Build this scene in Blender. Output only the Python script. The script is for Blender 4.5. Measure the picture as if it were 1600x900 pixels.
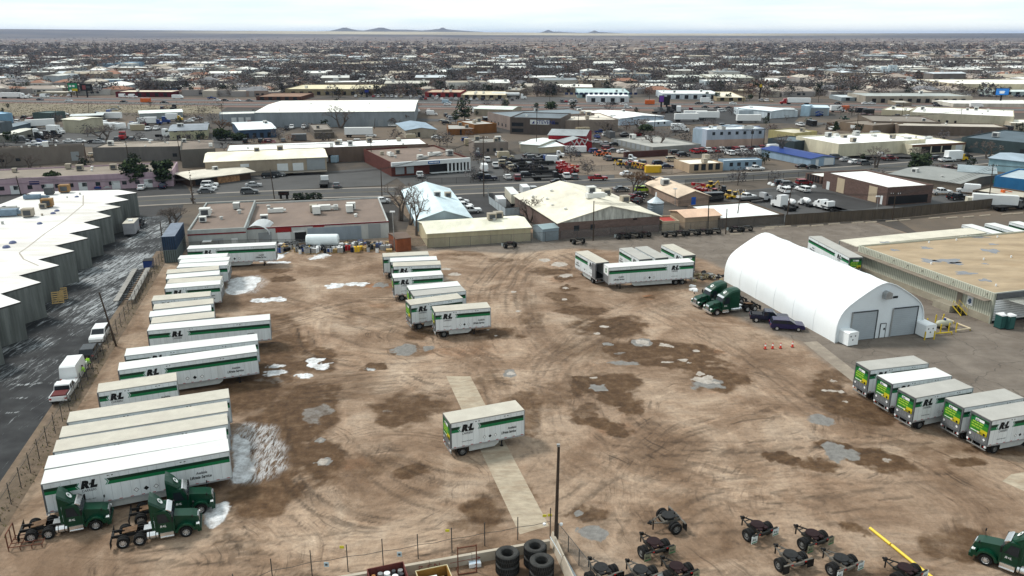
import bpy, math, random
import numpy as np
from mathutils import Matrix, Vector
random.seed(7); RNG=np.random.default_rng(11)
S=bpy.context.scene
for o in list(bpy.data.objects): bpy.data.objects.remove(o)
# ---------------------------------------------------------------- camera, sky, sun, exposure
CH=42.5; FP=1244.4; PIT=math.atan(397/FP)
cam=bpy.data.cameras.new('camera'); co=bpy.data.objects.new('camera',cam); S.collection.objects.link(co)
co.location=(0,0,CH); co.rotation_euler=(math.pi/2-PIT,0,0)
cam.sensor_width=36; cam.lens=36*FP/1600; cam.clip_start=0.5; cam.clip_end=60000
S.camera=co
SUN_EL,SUN_AZ=48,-62          # degrees; azimuth measured from +Y towards +X
W=bpy.data.worlds.new('World'); S.world=W; W.use_nodes=True
nt=W.node_tree; nt.nodes.clear()
def N(t,typ,**k):
    n=t.nodes.new(typ)
    for a,b in k.items():
        if a[0]=='_': n.inputs[int(a[1:])].default_value=b
        else: setattr(n,a,b)
    return n
sky=N(nt,'ShaderNodeTexSky',sky_type='NISHITA',sun_disc=False)
sky.sun_elevation=math.radians(SUN_EL); sky.sun_rotation=math.radians(SUN_AZ); sky.dust_density=1.5; sky.altitude=1500
tc=N(nt,'ShaderNodeTexCoord'); mp=N(nt,'ShaderNodeMapping'); mp.inputs['Scale'].default_value=(2.2,2.2,26)
nz=N(nt,'ShaderNodeTexNoise'); nz.inputs['Scale'].default_value=1.6; nz.inputs['Detail'].default_value=6; nz.inputs['Roughness'].default_value=.55
cr=N(nt,'ShaderNodeValToRGB'); cr.color_ramp.elements[0].position=.38; cr.color_ramp.elements[0].color=(6.8,8.0,8.4,1)
cr.color_ramp.elements[1].position=.62; cr.color_ramp.elements[1].color=(9.0,9.4,9.1,1)
mx=N(nt,'ShaderNodeMix',data_type='RGBA'); mx.inputs[0].default_value=.86
bg=N(nt,'ShaderNodeBackground'); bg.inputs[1].default_value=.078
ow=N(nt,'ShaderNodeOutputWorld')
L=nt.links.new
L(tc.outputs['Generated'],mp.inputs[0]); L(mp.outputs[0],nz.inputs[0]); L(nz.outputs[0],cr.inputs[0])
L(sky.outputs[0],mx.inputs[6]); L(cr.outputs[0],mx.inputs[7]); sx0=N(nt,'ShaderNodeSeparateXYZ'); L(tc.outputs['Generated'],sx0.inputs[0]); mr0=N(nt,'ShaderNodeMapRange',interpolation_type='SMOOTHSTEP'); mr0.inputs[1].default_value=0; mr0.inputs[2].default_value=.12; mr0.inputs[3].default_value=1.2; mr0.inputs[4].default_value=1.0; L(sx0.outputs[2],mr0.inputs[0])
ml0=N(nt,'ShaderNodeVectorMath',operation='SCALE'); L(mx.outputs[2],ml0.inputs[0]); L(mr0.outputs[0],ml0.inputs['Scale']); L(ml0.outputs[0],bg.inputs[0]); L(bg.outputs[0],ow.inputs[0])
sl=bpy.data.lights.new('sun','SUN'); sl.energy=2.2; sl.angle=math.radians(11); sl.color=(1,.965,.9)
so=bpy.data.objects.new('sun',sl); S.collection.objects.link(so)
az,el=math.radians(SUN_AZ),math.radians(SUN_EL)
so.rotation_euler=Vector((math.sin(az)*math.cos(el),math.cos(az)*math.cos(el),math.sin(el))).to_track_quat('Z','Y').to_euler()
S.view_settings.view_transform='Standard'; S.view_settings.look='None'; S.view_settings.gamma=1; S.view_settings.exposure=0.56
S.render.engine='CYCLES'
S.cycles.max_bounces=5; S.cycles.diffuse_bounces=3; S.cycles.glossy_bounces=2; S.cycles.transparent_max_bounces=12; S.cycles.volume_bounces=0

# ---------------------------------------------------------------- helpers
def G(x,y,z=0.):
    u=(x-800)/FP; v=(450-y)/FP
    dy=math.cos(PIT)+v*math.sin(PIT); dz=-math.sin(PIT)+v*math.cos(PIT); t=(z-CH)/dz
    return (u*t,dy*t)
def PY(y,z,dist_y):     # image row of a point at ground distance dist_y and height z
    zz=z-CH; d=dist_y*math.cos(PIT)-zz*math.sin(PIT); v=dist_y*math.sin(PIT)+zz*math.cos(PIT)
    return 450-FP*v/d
def HGT(yt,xb,yb):
    d=G(xb,yb)[1]; lo,hi=0,80
    for _ in range(40):
        m=(lo+hi)/2
        if PY(0,m,d)>yt: lo=m
        else: hi=m
    return lo
def srgb(c):
    if isinstance(c,str): c=[int(c[i:i+2],16)/255 for i in (0,2,4)]
    return tuple(((v/12.92) if v<.04045 else ((v+.055)/1.055)**2.4) for v in c)
MC={}
def M(name,col=None,rough=.75,metal=0.,var=.14,sc=.6,dirt=0.,dcol=(.10,.08,.06),fine=0.,emit=None,alpha=None,stretch=None,coat=0.):
    """procedural material: base colour broken up by two noises in world space, optional dirt patches"""
    if name in MC: return MC[name]
    m=bpy.data.materials.new(name); m.use_nodes=True; t=m.node_tree; b=t.nodes['Principled BSDF']; l=t.links.new
    col=tuple(col)[:3]
    b.inputs['Roughness'].default_value=rough; b.inputs['Specular IOR Level'].default_value=.32 if rough<.5 else .18; b.inputs['Metallic'].default_value=metal
    if coat: b.inputs['Coat Weight'].default_value=coat*.35; b.inputs['Coat Roughness'].default_value=.2
    g=N(t,'ShaderNodeNewGeometry'); src=g.outputs['Position']
    if stretch:
        mm=N(t,'ShaderNodeMapping'); mm.inputs['Scale'].default_value=stretch; l(src,mm.inputs[0]); src=mm.outputs[0]
    n1=N(t,'ShaderNodeTexNoise'); n1.inputs['Scale'].default_value=sc; n1.inputs['Detail'].default_value=5; n1.inputs['Roughness'].default_value=.65
    l(src,n1.inputs[0])
    r=N(t,'ShaderNodeValToRGB'); e=r.color_ramp.elements
    e[0].position=.3; e[1].position=.7
    e[0].color=tuple(c*(1-var) for c in col)+(1,); e[1].color=tuple(min(1,c*(1+var)) for c in col)+(1,)
    l(n1.outputs[0],r.inputs[0]); out=r.outputs[0]
    if dirt:
        n2=N(t,'ShaderNodeTexNoise'); n2.inputs['Scale'].default_value=sc*.35; n2.inputs['Detail'].default_value=8; n2.inputs['Roughness'].default_value=.7
        l(src,n2.inputs[0]); r2=N(t,'ShaderNodeValToRGB'); r2.color_ramp.elements[0].position=.48; r2.color_ramp.elements[1].position=.72
        r2.color_ramp.elements[1].color=(dirt,)*3+(1,); r2.color_ramp.elements[0].color=(0,0,0,1); l(n2.outputs[0],r2.inputs[0])
        x=N(t,'ShaderNodeMix',data_type='RGBA'); l(r2.outputs[0],x.inputs[0]); l(out,x.inputs[6]); x.inputs[7].default_value=tuple(dcol)+(1,); out=x.outputs[2]
    l(out,b.inputs['Base Color'])
    if emit: b.inputs['Emission Color'].default_value=tuple(col)+(1,); b.inputs['Emission Strength'].default_value=emit
    if alpha is not None: b.inputs['Alpha'].default_value=alpha
    MC[name]=m; return m
def SM(hexc,rough=.75,**k):      # material straight from a real-world colour
    key='paint_'+hexc+('_%d'%(rough*100))+''.join(sorted(k))
    return M(key,srgb(hexc),rough,**k)

class MB:
    def __init__(s): s.v=[]; s.f=[]; s.m=[]; s.mats=[]; s.X=None
    def mi(s,mat):
        if mat not in s.mats: s.mats.append(mat)
        return s.mats.index(mat)
    def add(s,vs,fs,mat,X=None):
        X=X or s.X
        if X is not None: vs=[tuple(X@Vector(v)) for v in vs]
        o=len(s.v); s.v+=[tuple(v) for v in vs]; k=s.mi(mat)
        for f in fs: s.f.append(tuple(i+o for i in f)); s.m.append(k)
        return s
    def box(s,x0,x1,y0,y1,z0,z1,mat,X=None,top=None,nobot=False):
        v=[(x0,y0,z0),(x1,y0,z0),(x1,y1,z0),(x0,y1,z0),(x0,y0,z1),(x1,y0,z1),(x1,y1,z1),(x0,y1,z1)]
        f=[(0,1,5,4),(1,2,6,5),(2,3,7,6),(3,0,4,7)]
        if not nobot: f.append((3,2,1,0))
        if top is None: f.append((4,5,6,7)); s.add(v,f,mat,X)
        else: s.add(v,f,mat,X); s.add(v[4:],[(0,1,2,3)],top,X)
        return s
    def ext(s,poly,z0,z1,mat,top=None,X=None):
        n=len(poly); a=sum(poly[i][0]*poly[(i+1)%n][1]-poly[(i+1)%n][0]*poly[i][1] for i in range(n))
        if a<0: poly=poly[::-1]
        v=[(p[0],p[1],z0) for p in poly]+[(p[0],p[1],z1) for p in poly]
        f=[(i,(i+1)%n,n+(i+1)%n,n+i) for i in range(n)]+[tuple(range(n))[::-1]]
        s.add(v,f,mat,X); s.add(v[n:],[tuple(range(n))],top or mat,X); return s
    def prof(s,pts,y0,y1,mat,X=None,side=None,taper=None):
        """profile in the x-z plane extruded across y"""
        n=len(pts); a=sum(pts[i][0]*pts[(i+1)%n][1]-pts[(i+1)%n][0]*pts[i][1] for i in range(n))
        if a<0: pts=pts[::-1]
        def yy(z,y): return y if not taper else y*(1-taper[2]*max(0,min(1,(z-taper[0])/(taper[1]-taper[0]))))
        v=[(p[0],yy(p[1],y0),p[1]) for p in pts]+[(p[0],yy(p[1],y1),p[1]) for p in pts]
        f=[(i,n+i,n+(i+1)%n,(i+1)%n) for i in range(n)]
        s.add(v,[q[::-1] for q in f],mat,X); s.add(v,[tuple(range(n)),tuple(range(n,2*n))[::-1]],side or mat,X); return s
    def cyl(s,p0,p1,r0,r1=None,n=10,mat=None,cap=True,X=None):
        r1=r0 if r1 is None else r1; p0=Vector(p0); p1=Vector(p1); d=(p1-p0).normalized()
        a=d.orthogonal().normalized(); b=d.cross(a)
        v=[tuple(p0+(a*math.cos(2*math.pi*i/n)+b*math.sin(2*math.pi*i/n))*r0) for i in range(n)]+[tuple(p1+(a*math.cos(2*math.pi*i/n)+b*math.sin(2*math.pi*i/n))*r1) for i in range(n)]
        f=[(i,(i+1)%n,n+(i+1)%n,n+i) for i in range(n)]
        if cap: f+=[tuple(range(n))[::-1],tuple(range(n,2*n))]
        return s.add(v,f,mat,X)
    def bar(s,p0,p1,w,mat,h=None,X=None): return s.cyl(p0,p1,w*.6,w*.6,4,mat,X=X)
    def lathe(s,prof,n,mat,X=None,axis='z'):
        v=[]; f=[]
        for i in range(n):
            a=2*math.pi*i/n
            for r,z in prof:
                v.append((r*math.cos(a),r*math.sin(a),z) if axis=='z' else (r*math.cos(a),z,r*math.sin(a)))
        k=len(prof)
        for i in range(n):
            for j in range(k-1):
                q=(i*k+j,((i+1)%n)*k+j,((i+1)%n)*k+j+1,i*k+j+1)
                f.append(q if axis=='z' else q[::-1])
        return s.add(v,f,mat,X)
    def tri(s,P,mat,X=None): return s.add(P,[tuple(range(len(P)))],mat,X)
    def mesh(s,name,smooth=False):
        me=bpy.data.meshes.new(name); me.from_pydata(s.v,[],s.f)
        for m in s.mats: me.materials.append(m)
        me.polygons.foreach_set('material_index',s.m)
        if smooth: me.polygons.foreach_set('use_smooth',[True]*len(s.f))
        me.update(); return me
    def build(s,name,parent=None,smooth=False,loc=None,rz=0):
        return link(name,s.mesh(name,smooth),parent,loc,rz)
def link(name,me,parent=None,loc=None,rz=0):
    o=bpy.data.objects.new(name,me); S.collection.objects.link(o); o.parent=parent
    if loc: o.location=tuple(loc)+((0,) if len(loc)==2 else ())
    if rz: o.rotation_euler=(0,0,rz)
    return o
def tag(o,label,cat,group=None,kind=None):
    o['label']=label; o['category']=cat
    if group: o['group']=group
    if kind: o['kind']=kind
    return o
def thing(name,label,cat,loc=(0,0,0),rz=0,group=None):
    o=bpy.data.objects.new(name,None); S.collection.objects.link(o); o.empty_display_size=.5
    o.location=tuple(loc)+((0,) if len(loc)==2 else ()); o.rotation_euler=(0,0,rz); return tag(o,label,cat,group)
def struct(o): o['kind']='structure'; return o
def kids(o): return [c for c in S.collection.objects if c.parent==o]
class Proto:
    """remembers a finished thing as (name, mesh, local matrix, children) so copies need no search"""
    def __init__(s,root):
        s.name=root.name.split('.')[0]; s.ch=[]
        allo=list(bpy.data.objects)
        s.ch=[(c,[g for g in allo if g.parent==c]) for c in allo if c.parent==root]; s.root=root; s.used=False
    def put(s,loc,rz,label,group=None):
        if not s.used: s.used=True; r=s.root
        else:
            r=s.root.copy(); S.collection.objects.link(r)
            for c,gs in s.ch:
                d=c.copy(); S.collection.objects.link(d); d.parent=r
                for g in gs: h=g.copy(); S.collection.objects.link(h); h.parent=d
        r.location=tuple(loc)+((0,) if len(loc)==2 else ()); r.rotation_euler=(0,0,rz); r['label']=label
        if group: r['group']=group
        return r
TXT={}
def text(mb,s,size,X,mat,bold=0.,shear=0.,align='LEFT'):
    """lettering: the words as a flat mesh in the local x-y plane, placed by X"""
    k=(s,bold,shear,align)
    if k not in TXT:
        c=bpy.data.curves.new('lettering','FONT'); c.body=s; c.size=1; c.offset=bold; c.shear=shear; c.align_x=align; c.resolution_u=2
        o=bpy.data.objects.new('lettering',c); S.collection.objects.link(o)
        dg=bpy.context.evaluated_depsgraph_get(); dg.update()
        me=bpy.data.meshes.new_from_object(o.evaluated_get(dg))
        TXT[k]=([tuple(v.co) for v in me.vertices],[tuple(p.vertices) for p in me.polygons])
        bpy.data.objects.remove(o); bpy.data.meshes.remove(me)
    v,f=TXT[k]; mb.add([(a*size,b*size,c*size) for a,b,c in v],f,mat,X)
def XF(o,x,y):      # frame with columns x,y and their cross product
    x=Vector(x).normalized(); y=Vector(y).normalized(); z=x.cross(y)
    return Matrix(((x[0],y[0],z[0],o[0]),(x[1],y[1],z[1],o[1]),(x[2],y[2],z[2],o[2]),(0,0,0,1)))
def RZ(a,loc=(0,0,0)): return Matrix.Translation(loc)@Matrix.Rotation(a,4,'Z')
# ---------------------------------------------------------------- ground
A14=math.radians(14); E1=(math.cos(A14),math.sin(A14)); E2=(-math.sin(A14),math.cos(A14))
def UV(u,v): return (u*E1[0]+v*E2[0],u*E1[1]+v*E2[1])
def toUV(p): return (p[0]*E1[0]+p[1]*E1[1],p[0]*E2[0]+p[1]*E2[1])
HM_X=[-60,-35,-30,-20,-8,0,6,14,30,60]; HM_Z=[115,112,108,92,80,66,52,50,52,55]
def terrain(x,y):
    r=np.hypot(x,y); th=np.degrees(np.arctan2(x,y))
    k=np.clip((r-8800)/5200,0,1); k=k*k*(3-2*k)
    esc=np.clip((r-8800-250*np.sin(th*1.3)-150*np.sin(th*3.1+1))/420,0,1)*14*np.clip((th+26)/8,0,1)*np.clip((12-th)/10,0,1)
    hm=np.interp(th,HM_X,HM_Z)
    return esc+k*(hm-esc)-np.clip((r-1100)/2500,0,1)*0
def ground_mesh():
    rs=np.concatenate([[0],np.geomspace(20,42000,150)]); ths=np.radians(np.concatenate([np.linspace(-62,62,180),np.linspace(66,294,40)]))
    R,T=np.meshgrid(rs,ths,indexing='ij'); X=R*np.sin(T); Y=R*np.cos(T); Z=terrain(X,Y)-.06
    nr,ntt=R.shape; v=np.stack([X,Y,Z],-1).reshape(-1,3)
    f=[]
    for i in range(nr-1):
        for j in range(ntt):
            j2=(j+1)%ntt
            f.append((i*ntt+j,i*ntt+j2,(i+1)*ntt+j2,(i+1)*ntt+j))
    me=bpy.data.meshes.new('ground'); me.from_pydata(v.tolist(),[],[q[::-1] for q in f]); me.polygons.foreach_set('use_smooth',[True]*len(me.polygons)); return me
def mat_ground():
    m=bpy.data.materials.new('city_ground'); m.use_nodes=True; t=m.node_tree; b=t.nodes['Principled BSDF']; l=t.links.new; b.inputs['Roughness'].default_value=.95
    b.inputs['Specular IOR Level'].default_value=.1
    g=N(t,'ShaderNodeNewGeometry'); P=g.outputs['Position']
    def noise(s,d=5,r=.6,vec=P):
        n=N(t,'ShaderNodeTexNoise'); n.inputs['Scale'].default_value=s; n.inputs['Detail'].default_value=d; n.inputs['Roughness'].default_value=r; l(vec,n.inputs[0]); return n.outputs[0]
    def ramp(src,stops):
        r=N(t,'ShaderNodeValToRGB'); e=r.color_ramp.elements
        while len(e)<len(stops): e.new(.5)
        for q,(p,c) in zip(e,stops): q.position=p; q.color=tuple(c)+(1,)
        l(src,r.inputs[0]); return r.outputs[0]
    def mix(f,a,c):
        x=N(t,'ShaderNodeMix',data_type='RGBA'); l(f,x.inputs[0]) if not isinstance(f,float) else setattr(x.inputs[0],'default_value',f); l(a,x.inputs[6]); l(c,x.inputs[7]); return x.outputs[2]
    lots=ramp(noise(.011,6,.7),[(.36,(.045,.044,.044)),(.47,(.08,.072,.064)),(.55,(.15,.118,.09)),(.68,(.085,.078,.07))])
    vor=N(t,'ShaderNodeTexVoronoi'); vor.inputs['Scale'].default_value=.022; l(P,vor.inputs[0])
    blk=ramp(vor.outputs['Color'],[(.2,(.05,.048,.047)),(.5,(.11,.092,.075)),(.8,(.16,.125,.095))])
    near=mix(.5,lots,blk)
    far=ramp(noise(.0011,7,.75),[(.36,(.085,.075,.07)),(.48,(.14,.115,.10)),(.58,(.22,.17,.135)),(.7,(.12,.10,.09))])
    mesa=ramp(noise(.0006,6,.6),[(.35,(.055,.048,.045)),(.5,(.085,.072,.06)),(.62,(.13,.105,.08)),(.75,(.09,.075,.06))])
    pale=ramp(noise(.0007,6,.6),[(.35,(.30,.25,.17)),(.5,(.42,.36,.24)),(.7,(.50,.44,.30))])
    sx_=N(t,'ShaderNodeSeparateXYZ'); l(P,sx_.inputs[0])
    def rng(sock,a,c,inv=False):
        q=N(t,'ShaderNodeMapRange',interpolation_type='SMOOTHSTEP'); q.inputs[1].default_value=a; q.inputs[2].default_value=c
        if inv: q.inputs[3].default_value=1; q.inputs[4].default_value=0
        l(sock,q.inputs[0]); return q.outputs[0]
    k1=N(t,'ShaderNodeMath',operation='MULTIPLY'); l(rng(sx_.outputs[0],-5200,-3200),k1.inputs[0]); l(rng(sx_.outputs[0],2500,6500,True),k1.inputs[1])
    k2=N(t,'ShaderNodeMath',operation='MULTIPLY'); l(k1.outputs[0],k2.inputs[0]); l(rng(sx_.outputs[1],10200,11200),k2.inputs[1]); mesa=mix(k2.outputs[0],mesa,pale)
    ln=N(t,'ShaderNodeVectorMath',operation='LENGTH'); l(P,ln.inputs[0])
    def mr(a,c):
        q=N(t,'ShaderNodeMapRange'); q.inputs[1].default_value=a; q.inputs[2].default_value=c; l(ln.outputs['Value'],q.inputs[0]); return q.outputs[0]
    c=mix(mr(500,1500),near,far); c=mix(mr(8800,9600),c,mesa)
    l(c,b.inputs['Base Color']); return m
gm=ground_mesh(); gm.materials.append(mat_ground()); struct(link('ground',gm))
# extinct volcano cones and low swells on the mesa
hm=M('volcano_slope',(.09,.08,.07),.95,var=.3,sc=.002)
def hill(px,w,hpx,dist,name='hill',prof=1.):
    d=(px-800)/FP; cx=d*dist*math.cos(PIT)**-1*math.cos(PIT); x0=d*dist/math.cos(PIT)*math.cos(PIT)
    x0=d*dist*1.04; base=float(terrain(np.array(x0),np.array(dist))); H=1.25*hpx*dist/FP*1.04; wr=w*dist/FP
    n=28; k=9; mb=MB(); v=[]; f=[]
    for j in range(k+1):
        rr=j/k
        for i in range(n):
            a=2*math.pi*i/n; wob=1+.12*math.sin(3*a+px)+.07*math.sin(7*a)
            z=H*((1-rr)**1.6*.75+.25*(1-rr*rr)) 
            if rr<.12: z=H*.93
            v.append((x0+wr*rr*wob*math.cos(a),dist+wr*rr*wob*math.sin(a)*1.3,base+z-(25 if j==k else 0)))
    for j in range(k):
        for i in range(n): f.append((j*n+i,j*n+(i+1)%n,(j+1)*n+(i+1)%n,(j+1)*n+i)[::-1])
    f.append(tuple(range(n)))
    mb.add(v,f,hm); struct(mb.build(name,smooth=True))
for a in [(561,26,4.5,15000),(613,34,4.8,15200),(570,60,2.2,16500),(701,17,5.2,15000),(698,60,3.6,15600),(640,95,2.8,17000),(852,13,3.5,15500),(862,40,1.6,16200),(918,12,3.2,15500),(925,38,1.5,16300),(108,0.1,.1,14000)][:-1]: hill(*a)

# the yard: one fine sheet; painted attributes = albedo (wet soil, ice, asphalt, tyre tracks), plus sky reflection on water
CELL=.27
def sheet(name,u0,u1,v0,v1,cell,z):
    nu=int((u1-u0)/cell)+1; nv=int((v1-v0)/cell)+1
    u=np.linspace(u0,u1,nu); v=np.linspace(v0,v1,nv); U,V=np.meshgrid(u,v)
    X=U*E1[0]+V*E2[0]; Y=U*E1[1]+V*E2[1]
    co_=np.stack([X,Y,np.full_like(X,z)],-1).reshape(-1,3).astype(np.float32)
    i=np.arange(nu*nv).reshape(nv,nu); q=np.stack([i[:-1,:-1],i[:-1,1:],i[1:,1:],i[1:,:-1]],-1).reshape(-1)
    me=bpy.data.meshes.new(name); me.vertices.add(nu*nv); me.vertices.foreach_set('co',co_.reshape(-1))
    nf=q.size//4; me.loops.add(q.size); me.loops.foreach_set('vertex_index',q.astype(np.int32)); me.polygons.add(nf)
    me.polygons.foreach_set('loop_start',np.arange(0,q.size,4,dtype=np.int32)); me.update(calc_edges=True)
    return me,X,Y,U,V
VT={}
def vnoise(X,Y,s,seed):
    if seed not in VT: VT[seed]=np.random.default_rng(seed).random((257,257))
    r=VT[seed]; x=X*s+1000.3; y=Y*s+1000.7
    xi=np.floor(x).astype(int); yi=np.floor(y).astype(int); fx=x-xi; fy=y-yi; fx=fx*fx*(3-2*fx); fy=fy*fy*(3-2*fy)
    a=r[xi%256,yi%256]; b=r[(xi+1)%256,yi%256]; c=r[xi%256,(yi+1)%256]; d=r[(xi+1)%256,(yi+1)%256]
    return (a*(1-fx)+b*fx)*(1-fy)+(c*(1-fx)+d*fx)*fy
def fbm(X,Y,s,seed,o=4): return sum(vnoise(X,Y,s*2**k,seed+k)*.5**k for k in range(o))/sum(.5**k for k in range(o))
def setattr_(me,name,a):
    at=me.attributes.new(name,'FLOAT','POINT'); at.data.foreach_set('value',np.clip(a,0,1).reshape(-1).astype(np.float32))
def blobs(X,Y,lst,soft,warp,seed,out=None):
    out=np.zeros_like(X) if out is None else out
    wx=(fbm(X,Y,.22,seed)-.5)*warp; wy=(fbm(X,Y,.22,seed+50)-.5)*warp
    for b in lst:
        x,y,rx,ry=b[:4]; s=b[4] if len(b)>4 else 1; tilt=b[5] if len(b)>5 else 0
        cx,cy=G(x,y); ax=rx*G(x+1,y)[0]-rx*G(x,y)[0]; ay=abs(G(x,y-ry)[1]-G(x,y+ry)[1])/2
        mk=(np.abs(X-cx)<ax*2.2+3)&(np.abs(Y-cy)<ay*2.2+3+abs(ax)*1.2*(tilt!=0))
        xx=X[mk]-cx; yy=Y[mk]-cy-tilt*xx
        d=np.hypot((xx+wx[mk]*min(1,ax/2))/ax,(yy+wy[mk]*min(1,ay/2)*1.5)/ay)
        fq=1/max(.5,min(ax,ay)*1.1); d=d+((fbm(X[mk],Y[mk],fq,seed+7,5)-.5)*1.5+(fbm(X[mk],Y[mk],fq*3.1,seed+17,3)-.5)*.7)*(.75 if ax>2.5 else 1.)
        w=(soft if soft<1 else .5); out[mk]=np.maximum(out[mk],s*np.clip((1+w-d)/(2*w),0,1))
    return out
def inpoly(X,Y,P):
    r=np.zeros(X.shape,bool); n=len(P)
    for i in range(n):
        x0,y0=P[i]; x1,y1=P[(i+1)%n]
        if y0==y1: continue
        c=((y0>Y)!=(y1>Y))&(X<(x1-x0)*(Y-y0)/(y1-y0)+x0); r^=c
    return r
def blur(a,n):
    for _ in range(n):
        a=(a+np.roll(a,1,0)+np.roll(a,-1,0))/3; a=(a+np.roll(a,1,1)+np.roll(a,-1,1))/3
    return a
def tracks(shape,u0,v0,cell,curves,n):
    """pairs of wheel marks along hand-laid driving lines, jittered"""
    a=np.zeros(shape)
    for ci,(pts,cnt,spread,amp) in enumerate(curves):
        P=np.array([toUV(G(*p)) for p in pts])
        d=np.r_[0,np.cumsum(np.hypot(*np.diff(P,axis=0).T))]; t=np.arange(0,d[-1],cell*.5)
        # smooth interpolation
        tt=np.interp(t,d,np.arange(len(P))); k=np.clip(tt.astype(int),0,len(P)-2); fr=tt-k
        Pm=np.vstack([2*P[0]-P[1],P,2*P[-1]-P[-2]])
        p0,p1,p2,p3=Pm[k],Pm[k+1],Pm[k+2],Pm[k+3]; fr=fr[:,None]
        C=.5*((2*p1)+(-p0+p2)*fr+(2*p0-5*p1+4*p2-p3)*fr**2+(-p0+3*p1-3*p2+p3)*fr**3)
        T=np.gradient(C,axis=0); T/=np.hypot(*T.T)[:,None]+1e-9; Nn=np.stack([-T[:,1],T[:,0]],1)
        for j in range(cnt):
            off=RNG.normal(0,spread); dr=RNG.normal(0,spread*.5); sgn=RNG.choice([1,-1],p=[.62,.38])
            s0=RNG.uniform(0,.45); s1=RNG.uniform(.55,1); m=slice(int(len(t)*s0),int(len(t)*s1))
            L_=np.linspace(-1,1,len(t))[:,None]
            for w in (-1.02,-.72,.72,1.02):
                Q=(C+Nn*(off+w+dr*L_))[m]; i=((Q[:,0]-u0)/cell).astype(int); jx=((Q[:,1]-v0)/cell).astype(int)
                ok=(i>0)&(i<shape[1]-1)&(jx>0)&(jx<shape[0]-1)
                am=1.45*amp*sgn*(RNG.uniform(.5,1))*(.55+.45*np.sin(np.arange(len(Q))*.07+RNG.uniform(0,6)))
                a[jx[ok],i[ok]]=a[jx[ok],i[ok]]*.4+am[ok]*.9
    return a
U0,U1,V0,V1=-30.4,128,34,171
me,X,Y,U,V=sheet('yard_ground',U0,U1,V0,V1,CELL,0.0)
WET=[(455,650,50,75,.95),(430,560,60,50,.8),(405,600,60,45,.95),(400,520,60,40,.7),(500,566,42,20,.95),(500,650,34,36,.95),(505,715,42,36,.95),(580,722,45,25,.6),(586,575,24,8,1),(655,632,75,22,.8),(625,645,45,22,.85),
 (650,547,48,13,.55),(655,735,34,15,.9),(700,770,30,22,.3),(655,770,30,9,.35),(765,800,55,30,.85),(790,770,40,25,.6),(735,820,45,15,.6),
 (770,590,40,22,.6),(820,640,35,45,.7),(850,690,30,20,.5),(850,625,30,30,.55),(905,600,28,16,.95),(940,598,50,18,.98),(965,622,40,14,.95),(985,638,22,10,.9),(915,640,28,12,.7),(935,660,42,10,.95,-.5),(965,675,22,7,.9,-.4),  # one blob also paints the shadow right of the lone trailer's nose
 (1110,590,42,24,.95),(1150,590,30,9,.9),(1060,565,80,9,.9),(1010,545,75,15,.95),(1080,550,40,12,.95),(960,512,55,18,.9),(905,490,35,14,.6),(905,482,45,10,.55),(880,466,30,12,.7),(915,485,40,9,.8),(930,540,26,7,.6),(950,550,16,6,.6),(835,500,22,14,.6),(815,470,28,10,.5),(865,423,38,10,.75),(878,434,22,5,.9),(884,450,18,5,.95),(830,405,20,6,.55),
 (1015,465,9,3,.9),(1290,612,35,28,.9),(1340,640,52,22,.97),(1300,590,40,15,.7),(1215,715,36,9,.9),(1270,725,45,12,.85),(1365,715,62,17,1,-.3),(1310,700,26,14,.95),(1400,725,26,12,.9),
 (920,800,34,14,.8),(910,845,50,25,.45),(985,830,30,12,.45),(1270,850,55,14,.4),(1340,833,26,14,.8),(1500,850,80,35,.75),(1440,790,55,18,.4),(1560,870,80,30,.75),(1515,722,40,8,.8),(1570,705,50,10,.8),(1455,700,50,10,.5),
 (440,437,18,5,.9),(453,437,12,4,.9),(430,424,26,5,.8),(720,398,40,3,.6),(785,406,26,4,.6),(590,440,40,8,.5),(690,500,50,12,.5),(770,520,45,9,.9),(655,522,30,9,.8),(1190,525,40,10,.5),(1140,430,50,8,.4),(1000,455,100,8,.5),(1250,500,50,8,.5),
 (560,700,30,15,.4),(300,850,90,12,.35),(260,880,140,14,.3),(410,770,60,50,.9),(380,840,50,30,.5),(430,720,40,60,.8),(1170,600,30,12,.45),(1130,612,14,6,.7),(700,420,60,10,.35),(480,440,60,20,.35),(540,470,60,16,.3),(480,520,50,20,.4),(615,520,60,10,.3),(420,470,70,14,.5)]
RUST=[(590,447,36,6,.8),(600,478,30,5,.5),(700,548,90,16,.45),(760,560,80,8,.3),(1095,547,34,7,.7),(960,672,40,14,.5),(1110,610,20,5,.5),(560,720,30,20,.5),(1390,540,40,10,.2),(1015,465,9,3,.9),(310,470,40,60,.3),(240,560,60,60,.3),(880,434,26,6,.5),(870,415,50,12,.4)]
PUD=[(507,722,12,6,.9),(503,688,9,4,.8),(497,648,24,15,.6),(632,545,24,8,.85),(665,543,16,6,.9),(580,577,10,2.5,.8),(548,600,15,7,.4),(607,642,12,4,.5),(1285,658,28,9,.9),(1312,708,24,12,.95),(1300,705,12,8,.9),(925,832,24,11,.95),(904,803,7,5,.9),(936,607,16,6,1),(950,538,9,2.5,.9),(1100,600,26,9,.9),(970,568,30,3.5,.7),(1002,535,14,6,.95),(970,567,16,2.5,.8),(970,552,10,3,.6),(795,583,14,6,.8),(420,595,30,6,.5),(585,690,16,8,.3),(975,562,18,6,.4),(1170,580,16,7,.3),(1210,570,16,7,.3),(595,445,16,4,.8),(1150,530,30,10,.2),(760,620,20,10,.3)]
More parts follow.
